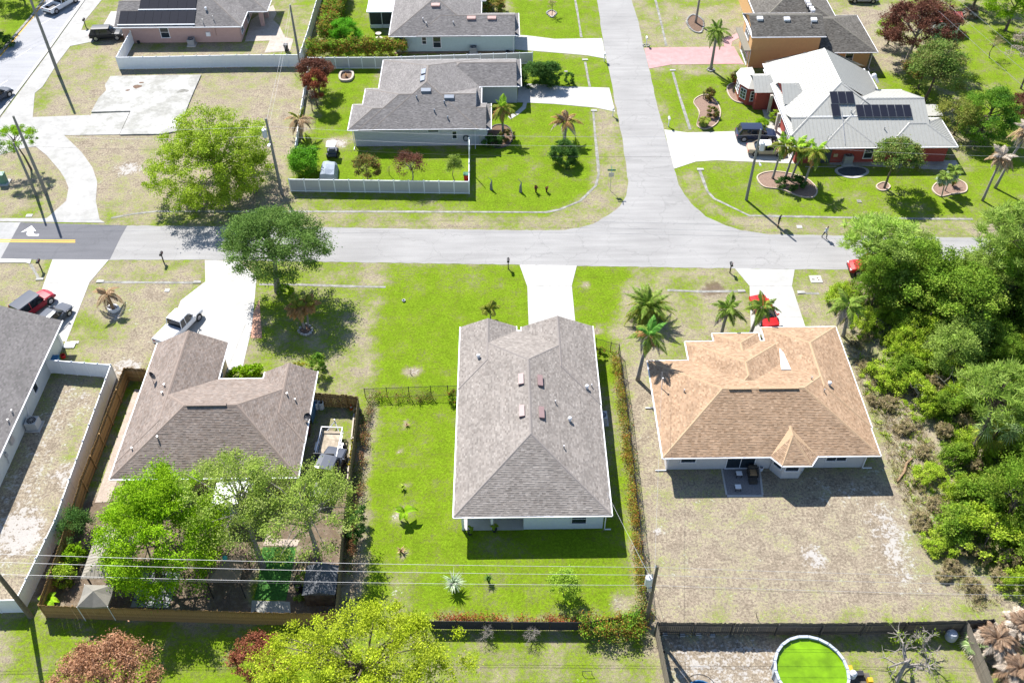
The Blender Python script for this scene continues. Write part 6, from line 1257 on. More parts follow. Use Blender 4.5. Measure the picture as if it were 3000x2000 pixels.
def wire(label, a, b, sag=.5, r=.02, m=None, n=14):
    a, b = Vector(a), Vector(b); pts = [a.lerp(b, k / n) - Vector((0, 0, sag * 4 * (k / n) * (1 - k / n))) for k in range(n + 1)]
    return tag(MB().path(pts, r, 4).build('overhead_wire', m or WIRE), label, 'wire', 'overhead wires')
WIRE = mat('aluminium_wire', (.34, .34, .36), .5, .1, 4, metal=.2); WIREB = mat('black_wire', (.03, .03, .035), .6, .1, 4)
zz = [('topmost', 7.45, 9.0, WIRE), ('second highest', 6.4, 7.9, WIRE), ('third', 5.0, 6.2, WIRE), ('lowest, black', 4.75, 5.9, WIREB)]
for nm, z, z8, m in zz:
    wire(nm + ' rear wire from the leaning pole to the bottom left pole', (t7.x - .1, t7.y, z), (t8.x - 6, t8.y + .3, z8), .4, .012 if m is WIRE else .010, m); wire(nm + ' rear wire from the leaning pole to the right edge', (t7.x - .1, t7.y, z), (62, 34.6, z + .2), .5, .010, m)
wire('service wire from the leaning pole to the centre house', (t7.x, t7.y, 5.2), (8.2, 46.3, 2.9), .15, .012); wire('service wire from the leaning pole to the mast of the tan roofed house', (t7.x, t7.y, 5.4), (13.9, 57.6, 5.2), .2, .009)
for nm, z, m in (('upper', 9.2, WIRE), ('middle', 8.0, WIRE), ('lower black', 6.6, WIREB)):
    wire(nm + ' roadside wire between the transformer poles', (t4.x, t4.y, z), (t6.x, t6.y, z - .4), .7, .010, m); wire(nm + ' roadside wire from the left transformer pole to the sidewalk poles', (t4.x, t4.y, z), (t2.x, t2.y, z), .5, .010, m); wire(nm + ' roadside wire from the right transformer pole to the right edge', (t6.x, t6.y, z - .4), (80, 86, z - .3), .7, .010, m)
wire('rear lot wire left of two between the fence pole and the left transformer pole', t5, (t4.x, t4.y, 9.9), .4, .010); wire('rear lot wire right of two between the fence pole and the left transformer pole', t5 - Vector((0, 0, .9)), (t4.x, t4.y, 8.9), .4, .010); wire('wire from the fence pole to the top edge', t5, (-24, 150, 9), .4, .010); wire('service wire from the fence pole to the pink house', t5 - Vector((0, 0, .6)), (-41.3, 129, 4.1), .3, .008)
for k in range(3): wire(['left', 'middle', 'right'][k] + ' of three wires crossing the lawn at the top right', (53.5 + k * 2.0, 144, 8.6), (64.5 + k * 2.4, 86, 8.4), .4, .012)
wire('guy wire from the leaning pole down to the dry lawn', (t7.x, t7.y, 5.0), G(1995, 2000), .0, .014, WIREB)
for k in range(3): wire(['left', 'middle', 'right'][k] + ' of three wires over the boulevard verge at the top left', (-71 + k * 1.1, 138, 9), (-83 + k * 1.1, 120, 9), .1, .012)
# ------------------------------------------------------------------ mailboxes, sign, small street things
def mailbox(label, px, py, white=False, rz=0, stones=False):
    p = G(px, py); m = WTRIM if white else BLACKM; t = thing('mailbox', label, 'mailbox', p)
    MB().box(p.x, p.y, .55, .10, .10, 1.1).box(p.x + .12 * math.cos(rz + 1.57), p.y + .12 * math.sin(rz + 1.57), .95, .08, .45, .08, rz).build('post', m, t)
    a = np.linspace(0, math.pi, 7); prof = [(.13 * math.cos(k), .13 + .13 * math.sin(k)) for k in a] + [(-.13, 0), (.13, 0)]; mb = MB(); M = Matrix.Translation((p.x, p.y, 1.08)) @ Matrix.Rotation(rz, 4, 'Z'); n = len(prof)
    mb.add([M @ Vector((x, y, z)) for y in (-.28, .32) for x, z in prof], [(i, (i + 1) % n, n + (i + 1) % n, n + i) for i in range(n)] + [tuple(range(n))[::-1], tuple(range(n, 2 * n))]); mb.build('box', m, t)
    MB().box(p.x + .15 * math.cos(rz), p.y + .15 * math.sin(rz), 1.3, .02, .05, .2).build('flag', mat('mail_flag_red', (.4, .03, .03), .5, .1, 3), t)
    if stones:
        for k in range(9):
            q = p + Vector((math.cos(k * .7) * .45, math.sin(k * .7) * .35, .06)); MB().sphere(q, .13, 7, 4, .1).build('stone', CONC_OLD, t)
mailbox('black mailbox at the road edge left of the centre driveway', 1489, 787); mailbox('black mailbox at the road edge by the driveway of the tan roofed house', 2138, 799); mailbox('black mailbox by the new asphalt on the left', 122, 790)
mailbox('black mailbox standing in the dry verge left of the oak, beside the gutter', 480, 768); mailbox('white mailbox at the end of the driveway of the aqua house', 1770, 181, True); mailbox('white mailbox at the end of the driveway of the blue grey house', 1795, 341, True); mailbox('white mailbox on the verge before the red house', 1958, 371, True); mailbox('white mailbox in a stone ring by the pink driveway', 1893, 134, True, 0, True); mailbox('black mailbox beside the boulevard driveway of the pink house', 252, 80)
p = G(1787, 557); t = thing('street_sign', 'green street name sign on a thin post at the intersection', 'street sign', p)
MB().tube(p, p + Vector((0, 0, 2.7)), .035, n=8).build('post', CHROME, t); SG = mat('sign_green', (.01, .16, .11), .5, .05, 3)
MB().box(p.x, p.y, 2.82, .95, .025, .2).build('name_blade', SG, t); MB().box(p.x, p.y, 3.04, .025, .9, .2).build('name_blade', SG, t); MB().box(p.x + .0, p.y - .03, 2.2, .6, .02, .6, 0).build('back_plate', CHROME, t)
# green utility box by the sidewalk
p = G(12, 536); t = thing('utility_cabinet', 'green utility cabinet on a concrete pad by the left sidewalk', 'utility box', p); MB().box(p.x, p.y, .05, 1.4, 1.3, .12).build('pad', CONC, t); MB().box(p.x, p.y, .7, .8, .75, 1.2).box(p.x, p.y, 1.32, .88, .83, .06).build('cabinet', mat('cabinet_green', (.12, .25, .18), .5, .08, 3), t)
def ac_unit(label, x, y, s=.8, m=None, h=.85):
    t = thing('air_conditioner', label, 'air conditioner', (x, y, 0)); MB().box(x, y, .05, s * 1.35, s * 1.35, .1).build('pad', CONC, t); body = MB().box(x, y, .1 + h / 2, s, s, h)
    for k in range(7):
        z = .2 + k * (h - .2) / 6; body.box(x, y, z, s + .03, s + .03, .03)
    body.build('cabinet', m or mat('ac_grey', (.28, .29, .30), .5, .1, 4), t); MB().lathe([(.02, h + .13), (s * .40, h + .13), (s * .42, h + .10)], x, y, 16).build('fan_grille', DARK, t); g = MB()
    for k in range(6):
        a = k * math.pi / 6; g.box(x, y, h + .145, s * .82, .02, .015, a)
    g.build('fan_guard', CHROME, t)
q = G(563, 132); ac_unit('grey air conditioner on the shaded lawn of the pink house', q.x, q.y, .95); q = G(1387, 158); ac_unit('grey air conditioner against the wall of the aqua house', q.x, q.y + .3, .95); q = G(2252, 195); ac_unit('dark grey air conditioner against the peach house wall', q.x, q.y + .3, 1.0, mat('ac_dark', (.10, .105, .12), .5, .1, 4), 1.1); q = G(2481, 482); ac_unit('large grey air conditioner beside the red house wall', q.x, q.y + .3, 1.05, None, 1.15); q = G(100, 1255); ac_unit('white topped air conditioner by the wall of the charcoal roofed house', q.x, q.y + .2, 1.0, mat('ac_light', (.45, .45, .44), .5, .08, 4)); ac_unit('air conditioner tucked against the right wall of the centre house', 8.75, 56.3, .9, MATS['ac_light'])
def bin_(label, px, py, m, lid=None, h=1.0, s=.55, name='wheelie_bin'):
    p = G(px, py); t = thing(name, label, 'bin', p); b = MB(); s2 = s * .8
    b.add([(p.x - s2 / 2, p.y - s2 / 2, .05), (p.x + s2 / 2, p.y - s2 / 2, .05), (p.x + s2 / 2, p.y + s2 / 2, .05), (p.x - s2 / 2, p.y + s2 / 2, .05), (p.x - s / 2, p.y - s / 2, h), (p.x + s / 2, p.y - s / 2, h), (p.x + s / 2, p.y + s / 2, h), (p.x - s / 2, p.y + s / 2, h)], [(3, 2, 1, 0), (4, 5, 6, 7), (0, 1, 5, 4), (1, 2, 6, 5), (2, 3, 7, 6), (3, 0, 4, 7)]); b.build('bin_body', m, t)
    MB().box(p.x, p.y - .03, h + .03, s + .08, s + .12, .07).build('lid', lid or m, t); MB().tube((p.x - s / 2, p.y + s / 2, .12), (p.x + s / 2, p.y + s / 2, .12), .11, n=10).build('wheel_axle', DARK, t)
BLUE = mat('blue_plastic', (.02, .12, .26), .5, .1, 3); REDP = mat('red_plastic', (.45, .02, .02), .5, .1, 3); GRNP = mat('green_plastic', (.02, .12, .07), .5, .1, 3)
bin_('dark wheelie bin on the paver patio of the pink house', 840, 150, DARK); bin_('blue recycling bin beside the white gate of the charcoal roofed house', 172, 1068, BLUE); bin_('green lidded red bin in the corner of the front white fence', 1366, 530, REDP, GRNP); bin_('blue barrel bin by the wall in the trailer yard', 918, 1205, BLUE)
def drum(label, px, py, m, r=.3, h=.85, name='barrel', rim=True, cat='barrel', hole=True):
    p = G(px, py); t = thing(name, label, cat, p); MB().lathe([(.01, .02), (r * .95, .02), (r, .06), (r, h), (r * .92, h), (r * .9, h - .12 if not hole else .1), (.01, h - .12 if not hole else .1)], p.x, p.y, 16).build('shell', m, t); MB().lathe([(r + .01, h - .03), (r + .03, h), (r + .01, h + .03), (r - .04, h + .02)], p.x, p.y, 16).build('rim', m, t)
drum('left of two white barrels beside the wooden double gate', 929, 1195, WTRIM, .27, .85); drum('right of two white barrels beside the wooden double gate', 942, 1196, WTRIM, .27, .85); drum('dark open barrel beside the artificial turf', 878, 1728, mat('dark_barrel', (.06, .06, .07), .5, .2, 3), .33, .95); drum('small dark tub at the wall of the pink house', 407, 128, DARK, .2, .35, 'tub', cat='tub'); drum('small black pot beside the wall of the aqua house', 1487, 156, DARK, .28, .3, 'pot', cat='pot')
drum('red bucket on the shaded side of the charcoal roofed house', 187, 1047, REDP, .22, .35, 'bucket', cat='bucket'); drum('white bucket by the sliding door of the tan roofed house', 2228, 1376, WTRIM, .2, .38, 'bucket', cat='bucket')
p = G(1110, 113); t = thing('bird_bath', 'stone bird bath on a round base, lawn of the aqua house', 'bird bath', p); MB().lathe([(.01, 0), (.55, 0), (.55, .06), (.15, .1), (.11, .6), (.2, .68), (.42, .75), (.44, .82), (.36, .8), (.01, .72)], p.x, p.y, 18).build('basin', mat('cast_stone', (.48, .44, .38), .9, .15, 4), t)
p = G(1422, 26); t = thing('flag', 'small striped flag on a stick by the aqua house', 'flag', p); MB().tube(p, p + Vector((0, 0, 2.0)), .025).build('stick', WTRIM, t)
for k in range(6): MB().box(p.x - .5, p.y, 1.95 - k * .11, .95, .02, .105).build('stripe', [mat('flag_red', (.35, .03, .03), .7, .1, 3), WTRIM][k % 2], t)
MB().box(p.x - .22, p.y, 1.8, .4, .035, .4).build('canton', mat('flag_blue', (.02, .03, .16), .7, .1, 3), t)
p = G(1186, 845)
drum('lawn sprinkler cover on the front lawn', 1183, 882, mat('pale_cap', (.35, .36, .42), .5, .1, 3), .16, .14, 'valve_cover', cat='cover', hole=False)
# raised planters and garden beds
def ring_bed(label, pts, m=MULCH, edge=.16, hgt=.14, name='planting_bed', stones=False, em=None):
    dp = densify(pts, 5); P_ = GP(dp); c = sum(P_, Vector()) / len(P_); t = thing(name, label, 'garden bed', c); MB().prism(P_, -.03, .06).build('mulch_fill', m, t)
    if stones:
        per = sum((P_[i] - P_[i - 1]).length for i in range(len(P_))); n = int(per / .34); acc = 0; i = 0
        for k in range(n):
            f = k / n * len(P_); a = P_[int(f) % len(P_)].lerp(P_[(int(f) + 1) % len(P_)], f % 1); MB().sphere((a.x, a.y, .08), random.uniform(.14, .2), 7, 4, .13).build('stone', em or CONC_OLD, t)
    else:
        out = [p + (p - c).normalized() * edge for p in P_]; e = MB(); n = len(P_)
        e.add([(p.x, p.y, hgt) for p in out] + [(p.x, p.y, hgt) for p in P_] + [(p.x, p.y, -.03) for p in out] + [(p.x, p.y, -.03) for p in P_], [(i, (i + 1) % n, n + (i + 1) % n, n + i) for i in range(n)] + [(2 * n + i, 2 * n + (i + 1) % n, (i + 1) % n, i) for i in range(n)] + [(n + i, n + (i + 1) % n, 3 * n + (i + 1) % n, 3 * n + i) for i in range(n)])
        e.build('kerb_edging', em or mat('curb_edging', (.46, .37, .29), .9, .12, 3, .1), t)
    return t
BEDM = mat('pink_mulch', (.24, .16, .12), .95, .3, 9, .5)
ring_bed('kidney shaped kerbed bed on the lawn across from the pink driveway', [(2040, 290), (2065, 280), (2090, 290), (2108, 325), (2100, 360), (2070, 378), (2042, 368), (2050, 330), (2034, 305)], BEDM)
ring_bed('curved kerbed bed before the bay window of the red house', [(2132, 258), (2150, 245), (2185, 245), (2192, 270), (2185, 300), (2155, 298), (2138, 282)], BEDM)
ring_bed('large kidney kerbed bed under the leaning palms', [(2220, 520), (2250, 506), (2300, 508), (2360, 525), (2390, 555), (2380, 578), (2340, 575), (2290, 555), (2240, 548)], BEDM)
ring_bed('small round kerbed ring around the glossy leaved tree', [(2570, 545), (2590, 536), (2605, 548), (2590, 558), (2575, 556)], BEDM)
ring_bed('round kerbed bed with two small palms', [(2733, 555), (2750, 535), (2790, 525), (2826, 540), (2826, 562), (2790, 568), (2755, 575)], BEDM)
ring_bed('small stone ring around the sapling at the top centre', [(1602, 40), (1615, 32), (1630, 40), (1617, 52)], mat('ring_soil', (.35, .25, .18), .9, .2, 6), stones=True)
ring_bed('stone ring at the foot of the tall palm by the pink driveway', [(2072, 205), (2082, 198), (2092, 205), (2082, 211)], MULCH, stones=True)
ring_bed('stone edged bed with bare palm trunk at the top right', [(2012, 65), (2030, 45), (2060, 62), (2055, 95), (2030, 92)], MULCH, stones=True)
ring_bed('ring of pale stones around the two orange palms', [(875, 970), (895, 950), (915, 965), (905, 980), (888, 981)], MULCH, stones=True)
ring_bed('white ring planter around the dead brown palm', [(317, 907), (333, 899), (349, 906), (333, 915)], mat('white_gravel', (.5, .5, .5), .9, .15, 8), .12, .35, em=WTRIM)
ring_bed('curved dark bed at the corner of the blue grey house', [(1430, 395), (1450, 370), (1485, 372), (1500, 400), (1488, 425), (1450, 432)], MULCH, em=mat('dark_edging', (.08, .07, .07), .8, .2, 4))
ring_bed('raised timber bed with orange plant beside the maroon tree', [(1003, 216), (1030, 216), (1026, 235), (1001, 236)], MULCH, .3, .3, em=mat('pale_timber', (.42, .36, .31), .9, .2, 4))
ring_bed('round concrete ring beside the air conditioner of the red house', [(2455, 498), (2490, 490), (2530, 495), (2535, 508), (2500, 518), (2465, 512)], mat('dark_gravel', (.06, .065, .07), .95, .3, 8), .35, .06, em=CONC_OLD)
tree('young_tree', 'sapling with thin upright stems in the small stone ring, top centre', *V2(1617, 46), (.9, .9, .8), 1.7, L_STR, 16, 18, .13, 601, .05, nl=14)
grassy('bromeliad', 'dry orange plant in the raised timber bed', *V2(1014, 226), .5, 26, F_ORG, 602, .04, .8)
MB().tube(G(1071, 1175), G(1071, 1175) + Vector((0, 0, 1.0)), .1, n=8)
# ------------------------------------------------------------------ vehicles
def paint(name, col, rough=.45):
    if name in MATS: return MATS[name]
    m, t, b = nodes_of(name); b.inputs['Base Color'].default_value = (*col, 1); b.inputs['Roughness'].default_value = rough; b.inputs['Specular IOR Level'].default_value = .25; b.inputs['Coat Weight'].default_value = .25; b.inputs['Coat Roughness'].default_value = .05; MATS[name] = m; return m
TYRE = mat('tyre_rubber', (.018, .018, .02), .85, .2, 6); RIM = mat('alloy_rim', (.42, .42, .44), .35, .1, 5, metal=.7); LAMP_R = mat('tail_lamp', (.35, .01, .01), .3, .1, 3); LAMP_W = mat('head_lamp', (.7, .7, .72), .2, .05, 3); CARGL = glass('car_glass', (.012, .016, .022))
def loft(mb, secs):
    n = len(secs[0]); k = len(mb.v)
    for s in secs: mb.v += [tuple(p) for p in s]
    for j in range(len(secs) - 1):
        for i in range(n): mb.f.append((k + j * n + i, k + j * n + (i + 1) % n, k + (j + 1) * n + (i + 1) % n, k + (j + 1) * n + i)); mb.uv.append((0, 0))
    mb.f.append(tuple(range(k, k + n))[::-1]); mb.f.append(tuple(range(k + (len(secs) - 1) * n, k + len(secs) * n))); mb.uv += [(0, 0)] * 2
def body_sec(x, w, z0, z1, crown=.04):
    """rounded body cross-section at length x"""
    return [Vector((x, sy, z)) for sy, z in ((-w * .90, z0), (-w * .99, z0 + .14), (-w, z0 + (z1 - z0) * .55), (-w * .96, z1 - .09), (-w * .84, z1 - .01), (-w * .4, z1 + crown * .8), (0, z1 + crown), (w * .4, z1 + crown * .8), (w * .84, z1 - .01), (w * .96, z1 - .09), (w, z0 + (z1 - z0) * .55), (w * .99, z0 + .14), (w * .90, z0))]
def cab_sec(x, wb, wt, z0, z1): return [Vector((x, sy, z)) for sy, z in ((-wb, z0), (-wt * 1.02, z1 - .07), (-wt * .9, z1), (-wt * .4, z1 + .03), (wt * .4, z1 + .03), (wt * .9, z1), (wt * 1.02, z1 - .07), (wb, z0))]
def car(name, label, cat, loc, head, style, pm, L_=4.6, W=1.82, group=None, roof_m=None, tarp=False):
    """nose along local +x"""
    t = thing(name, label, cat, loc, group, head); ORG[t] = Vector((0, 0, 0)); hw = W / 2; zb = .28
    belt, top = {'sedan': (.88, 1.43), 'suv': (1.02, 1.72), 'jeep': (1.05, 1.80), 'truck': (1.06, 1.86)}[style]; hood = belt - (.06 if style == 'sedan' else .02); f, r = L_ / 2, -L_ / 2
    if style == 'sedan': prof = [(r, .74, .58, .80), (r + .12, .90, .42, .92), (r + .7, .98, .3, .93), (-.6, 1.0, zb, belt), (.5, 1.0, zb, belt), (f - 1.0, .99, zb, hood - .04), (f - .35, .95, .30, hood - .14), (f - .08, .84, .40, .66), (f, .70, .45, .58)]
    else: prof = [(r, .86, .48, belt - .10), (r + .1, .97, .4, belt), (r + .8, 1.0, .34, belt), (0, 1.0, .32, belt), (f - 1.3, 1.0, .32, belt - .02), (f - .5, .97, .34, hood - .08), (f - .1, .92, .40, hood - .22), (f, .82, .48, hood - .34)]
    b = MB()
    if style == 'truck':
        cabr = -.55; loft(b, [body_sec(x, hw * s, z0, z1, .02) for x, s, z0, z1 in [(cabr - .02, 1.0, .34, belt), (cabr + .3, 1.0, .34, belt), (.6, 1.0, .34, belt), (f - 1.35, 1.0, .34, belt), (f - .5, .98, .36, belt - .08), (f - .08, .94, .42, belt - .16), (f, .86, .5, belt - .3)]])
        b.build('body', pm, t, smooth=False)
        bd = MB(); bd.bx(r, cabr - .03, -hw, -hw + .09, .40, belt).bx(r, cabr - .03, hw - .09, hw, .40, belt).bx(r, r + .08, -hw + .09, hw - .09, .45, belt - .03).bx(cabr - .12, cabr - .03, -hw + .09, hw - .09, .45, belt); bd.build('bed_side', pm, t)
        MB().bx(r + .08, cabr - .12, -hw + .09, hw - .09, .5, .58).build('bed_floor', DARK, t)
        if tarp: MB().bx(r + .03, cabr - .05, -hw + .05, hw - .05, belt, belt + .05).build('bed_cover', tarp, t)
        cx = [(cabr, .90, .72, 0), (cabr + .12, .93, .80, 1), (cabr + 1.35, .93, .80, 1), (cabr + 2.15, .92, .74, 0)]; x_r0, x_r1 = cabr + .10, cabr + 1.5
    else:
        loft(b, [body_sec(x, hw * s, z0, z1) for x, s, z0, z1 in prof]); b.build('body', pm, t, smooth=False)
        if style == 'sedan': cx = [(r + .75, .86, .66, 0), (r + 1.35, .9, .70, 1), (.25, .9, .70, 1), (1.15, .88, .66, 0)]; x_r0, x_r1 = r + 1.30, .32
        elif style == 'jeep': cx = [(r + .12, .92, .80, 0), (r + .25, .93, .84, 1), (.45, .93, .84, 1), (.85, .92, .80, 0)]; x_r0, x_r1 = r + .2, .5
        else: cx = [(r + .15, .9, .70, 0), (r + .6, .93, .76, 1), (.35, .93, .76, 1), (1.25, .9, .70, 0)]; x_r0, x_r1 = r + .5, .45
    z0 = belt - .06; c = MB(); loft(c, [cab_sec(x, hw * wb, hw * wt, z0, (top if up else z0 + .06)) for x, wb, wt, up in cx]); c.build('glasshouse', CARGL, t)
    rf = MB(); wt = hw * cx[1][2]; loft(rf, [[Vector((x, sy, z)) for sy, z in ((-w_, top - .05), (-w_ * .93, top + .025), (-w_ * .4, top + .055), (w_ * .4, top + .055), (w_ * .93, top + .025), (w_, top - .05))] for x, w_ in ((x_r0, wt * .97), (x_r0 + .15, wt * 1.05), (x_r1 - .1, wt * 1.05), (x_r1 + .12, wt * .97))]); rf.build('roof', roof_m or pm, t)
    for sg in (-1, 1):
        y0, y1 = sg * hw * .94, sg * wt * 1.04
        for xa, xb in ((cx[3][0], x_r1), (cx[0][0], x_r0 + .05)): MB().tube((xa, y0, z0 + .04), (xb, y1, top - .03), .045, n=5).build('pillar', pm, t)
        xm = (x_r0 + x_r1) / 2 - .05; MB().tube((xm, y0 * 1.01, z0 + .04), (xm, y1 * 1.01, top - .03), .045, n=5).build('pillar', pm, t)
        MB().box(cx[3][0] - .15, sg * (hw + .09), belt + .06, .12, .2, .14).build('wing_mirror', pm, t)
        MB().box(r + .03, sg * hw * .72, belt - .18, .08, .28, .16).build('tail_light', LAMP_R, t); MB().box(f - .10, sg * hw * .66, hood - .30, .16, .34, .12).build('headlight', LAMP_W, t)
    rw = .33 if style == 'sedan' else .39
    for wx in (f - .88, r + .92):
        for sg in (-1, 1):
            wh = MB().tube((wx, sg * (hw - .20), rw), (wx, sg * (hw + .015), rw), rw, n=18).build('wheel', TYRE, t); MB().tube((wx, sg * (hw + .0), rw), (wx, sg * (hw + .022), rw), rw * .62, n=12).build('rim', RIM, wh); MB().tube((wx, sg * (hw - .1), rw + .03), (wx, sg * (hw + .006), rw + .03), rw + .06, n=18).build('wheel_arch', DARK, t)
    MB().box(f - .03, 0, .46, .1, W * .8, .16).box(r + .02, 0, .46, .1, W * .84, .16).build('bumper', DARK if style != 'sedan' else pm, t)
    for o in t.children:
        ORG[o] = Vector((0, 0, 0))
    return t
def at(px, py): p = G(px, py); return (p.x, p.y, .03)
WHITEP = paint('white_car_paint', (.72, .73, .76)); BLKP = paint('black_car_paint', (.012, .013, .018)); NAVY = paint('navy_car_paint', (.015, .025, .06)); REDC = paint('red_car_paint', (.48, .012, .012)); SILV = paint('silver_car_paint', (.45, .45, .46)); BEIGE = paint('beige_car_paint', (.42, .34, .25)); MARN = paint('crimson_car_paint', (.30, .015, .03)); GREYP = paint('slate_car_paint', (.05, .06, .085), .6)
R90 = math.pi / 2
car('pickup_truck', 'white pickup truck driving away on the boulevard, top left', 'pickup truck', at(182, 22), math.radians(64), 'truck', WHITEP, 5.8, 1.98)
car('dark_suv', 'dark suv parked on the driveway of the pink house', 'suv', at(318, 112), math.radians(4), 'suv', BLKP, 4.8, 1.9)
car('dark_car', 'dark car on the boulevard at the left edge', 'car', at(-8, 296), math.radians(64), 'suv', GREYP, 4.7, 1.85)
car('red_suv', 'crimson suv with dark glass roof on the left driveway', 'suv', at(105, 905), math.radians(60), 'jeep', MARN, 4.4, 1.85, roof_m=GREYP)
car('dark_sedan', 'dark grey car half hidden behind the charcoal roof', 'car', at(158, 945), math.radians(67), 'sedan', GREYP, 4.6, 1.82)
car('pickup_truck', 'white pickup truck with grey bed cover beside the brown roofed garage', 'pickup truck', at(528, 968), math.radians(66), 'truck', WHITEP, 5.7, 1.95, tarp=mat('bed_cover_grey', (.34, .35, .38), .6, .1, 3))
car('dark_pickup', 'dark pickup truck under the olive trees in the trailer yard', 'pickup truck', at(960, 1400), math.radians(76), 'truck', GREYP, 5.6, 1.95)
car('red_coupe', 'bright red car on the driveway of the tan roofed house', 'car', at(2236, 925), math.radians(-80), 'sedan', REDC, 4.5, 1.85)
car('red_car', 'red car parked on the road edge behind the yellow green pine', 'car', at(2545, 795), math.radians(178), 'jeep', paint('dark_red_paint', (.38, .015, .012)), 4.6, 1.8)
car('navy_suv', 'dark blue suv parked nose in at the red house', 'suv', at(2212, 405), math.radians(-2), 'suv', NAVY, 5.0, 1.95)
car('beige_sedan', 'pale beige sedan parked beside the dark blue suv', 'car', at(2243, 448), math.radians(-3), 'sedan', BEIGE, 4.7, 1.82, roof_m=WHITEP)
car('silver_car', 'silver car at the top edge behind the peach house', 'car', at(2525, 4), math.radians(-2), 'sedan', SILV, 4.6, 1.8)
# utility trailer
p = G(968, 1315); T0 = thing('utility_trailer', 'open steel utility trailer with plywood floor in the trailer yard', 'trailer', (p.x, p.y, 0), None, math.radians(-3)); ORG[T0] = Vector((0, 0, 0))
MB().bx(-.85, .85, -1.9, 1.6, .50, .58).build('deck', mat('plywood', (.42, .35, .27), .9, .2, 3, .2, stain=.3, scale2=1.5), T0)
for x in (-.95, .95): MB().bx(x - .04, x + .04, -1.95, 1.65, 1.02, 1.10).bx(x - .03, x + .03, -1.95, 1.65, .5, .56).build('side_rail', WTRIM, T0)
MB().bx(-.99, .99, 1.61, 1.69, 1.02, 1.10).build('front_rail', WTRIM, T0); MB().bx(-.9, .9, -2.0, -1.94, .55, 1.9).build('tailgate_mesh', mat('gate_mesh', (.10, .10, .10), .7, .3, 8), T0)
for x in (-.93, .93):
    for y in (-1.9, 0, 1.6): MB().box(x, y, .8, .06, .06, .55).build('stake', WTRIM, T0)
for s in (-1, 1): MB().tube((s * .55, 1.6, .5), (0, 2.8, .52), .05, n=6).build('drawbar', CHROME, T0); MB().tube((s * 1.02, -.3, .34), (s * 1.2, -.3, .34), .34, n=14).build('wheel', TYRE, T0); MB().box(s * 1.1, -.3, .74, .26, .9, .05).build('mudguard', CHROME, T0)
MB().tube((0, 2.75, .2), (0, 2.75, .85), .04).build('jockey_post', CHROME, T0)
# golf cart and tarp-covered mower by the boxy bush
p = G(975, 455); t = thing('golf_cart', 'small dark utility cart with white canopy behind the covered machine', 'golf cart', p); MB().box(p.x, p.y, .5, 1.1, 1.6, .35).box(p.x, p.y - .4, .85, 1.0, .5, .4).build('body', mat('cart_body', (.05, .06, .1), .5, .2, 3), t)
for sx in (-.55, .55):
    for sy in (-.5, .6): MB().tube((p.x + sx - .1, p.y + sy, .3), (p.x + sx + .12, p.y + sy, .3), .3, n=12).build('wheel', TYRE, t)
    for sy in (-.6, .5): MB().tube((p.x + sx * .8, p.y + sy, .7), (p.x + sx * .8, p.y + sy, 1.6), .03).build('canopy_post', DARK, t)
MB().box(p.x, p.y, 1.64, 1.1, 1.3, .08).build('canopy', WHITE, t)
p = G(965, 510); t = thing('covered_machine', 'machine under a pale blue grey tarp beside the boxy bush', 'covered machine', p); tb = MB(); secs = []; rnd = random.Random(4)
for k, (yy, w_, h_) in enumerate([(-1.5, .95, .35), (-1.3, 1.0, .9), (-.6, .98, 1.15), (.2, .95, 1.3), (.9, .9, 1.2), (1.35, .85, .9), (1.5, .8, .3)]): secs.append([Vector((p.x + sx * w_ + rnd.uniform(-.05, .05), p.y + yy, max(.02, z * h_ + rnd.uniform(-.05, .05)))) for sx, z in ((-1.1, 0), (-1.0, .5), (-.8, .95), (-.3, 1.03), (.25, .98), (.8, .92), (1.0, .5), (1.1, 0))])
loft(tb, secs); tb.build('tarp', mat('blue_grey_tarp', (.27, .31, .37), .7, .12, 2, .3), t)
# ------------------------------------------------------------------ pool
c = G(2375, 1950, 1.2); PR = 2.62; t = thing('above_ground_pool', 'round above ground pool full of green water, bottom right', 'swimming pool', (c.x, c.y - .3, 0)); cx, cy = c.x, c.y - .3; N_ = 22
wm = mat('algae_water', (.155, .30, .004), .18, .22, .9, .12, spec=.5, stain=.2, scale2=.5)
MB().lathe([(.01, 1.02), (PR - .06, 1.02)], cx, cy, 44).build('water', wm, t); MB().lathe([(PR, 0), (PR, 1.2), (PR - .06, 1.2), (PR - .06, .9)], cx, cy, N_).build('pool_wall', mat('pool_wall_grey', (.42, .45, .50), .5, .1, 3), t)
for k in range(N_):
    a0, a1 = 2 * math.pi * k / N_, 2 * math.pi * (k + 1) / N_; f = lambda a, r, z: (cx + r * math.cos(a), cy + r * math.sin(a), z)
    MB().add([f(a0 + .01, PR - .1, 1.2), f(a1 - .01, PR - .1, 1.2), f(a1 - .01, PR + .1, 1.2), f(a0 + .01, PR + .1, 1.2), f(a0 + .01, PR - .1, 1.26), f(a1 - .01, PR - .1, 1.26), f(a1 - .01, PR + .1, 1.26), f(a0 + .01, PR + .1, 1.26)], [(4, 5, 6, 7), (0, 1, 5, 4), (1, 2, 6, 5), (2, 3, 7, 6), (3, 0, 4, 7)]).build('rim_segment', mat('pool_rim', (.38, .41, .47), .5, .08, 3), t)
    MB().box(cx + (PR + .05) * math.cos(a0), cy + (PR + .05) * math.sin(a0), .6, .07, .1, 1.2, a0).build('upright', MATS['pool_wall_grey'], t)
p = G(2495, 1982); t = thing('pool_pump', 'pool pump with white tank and yellow cover at the pool edge', 'pool pump', p); MB().lathe([(.01, .1), (.25, .1), (.27, .6), (.15, .75), (.01, .78)], p.x, p.y, 14).build('filter_tank', WTRIM, t); MB().box(p.x + .5, p.y + .1, .25, .6, .35, .4).build('motor', DARK, t); MB().box(p.x - .15, p.y + .45, .3, .4, .4, .5).build('cover', mat('yellow_plastic', (.55, .33, .02), .5, .1, 3), t)
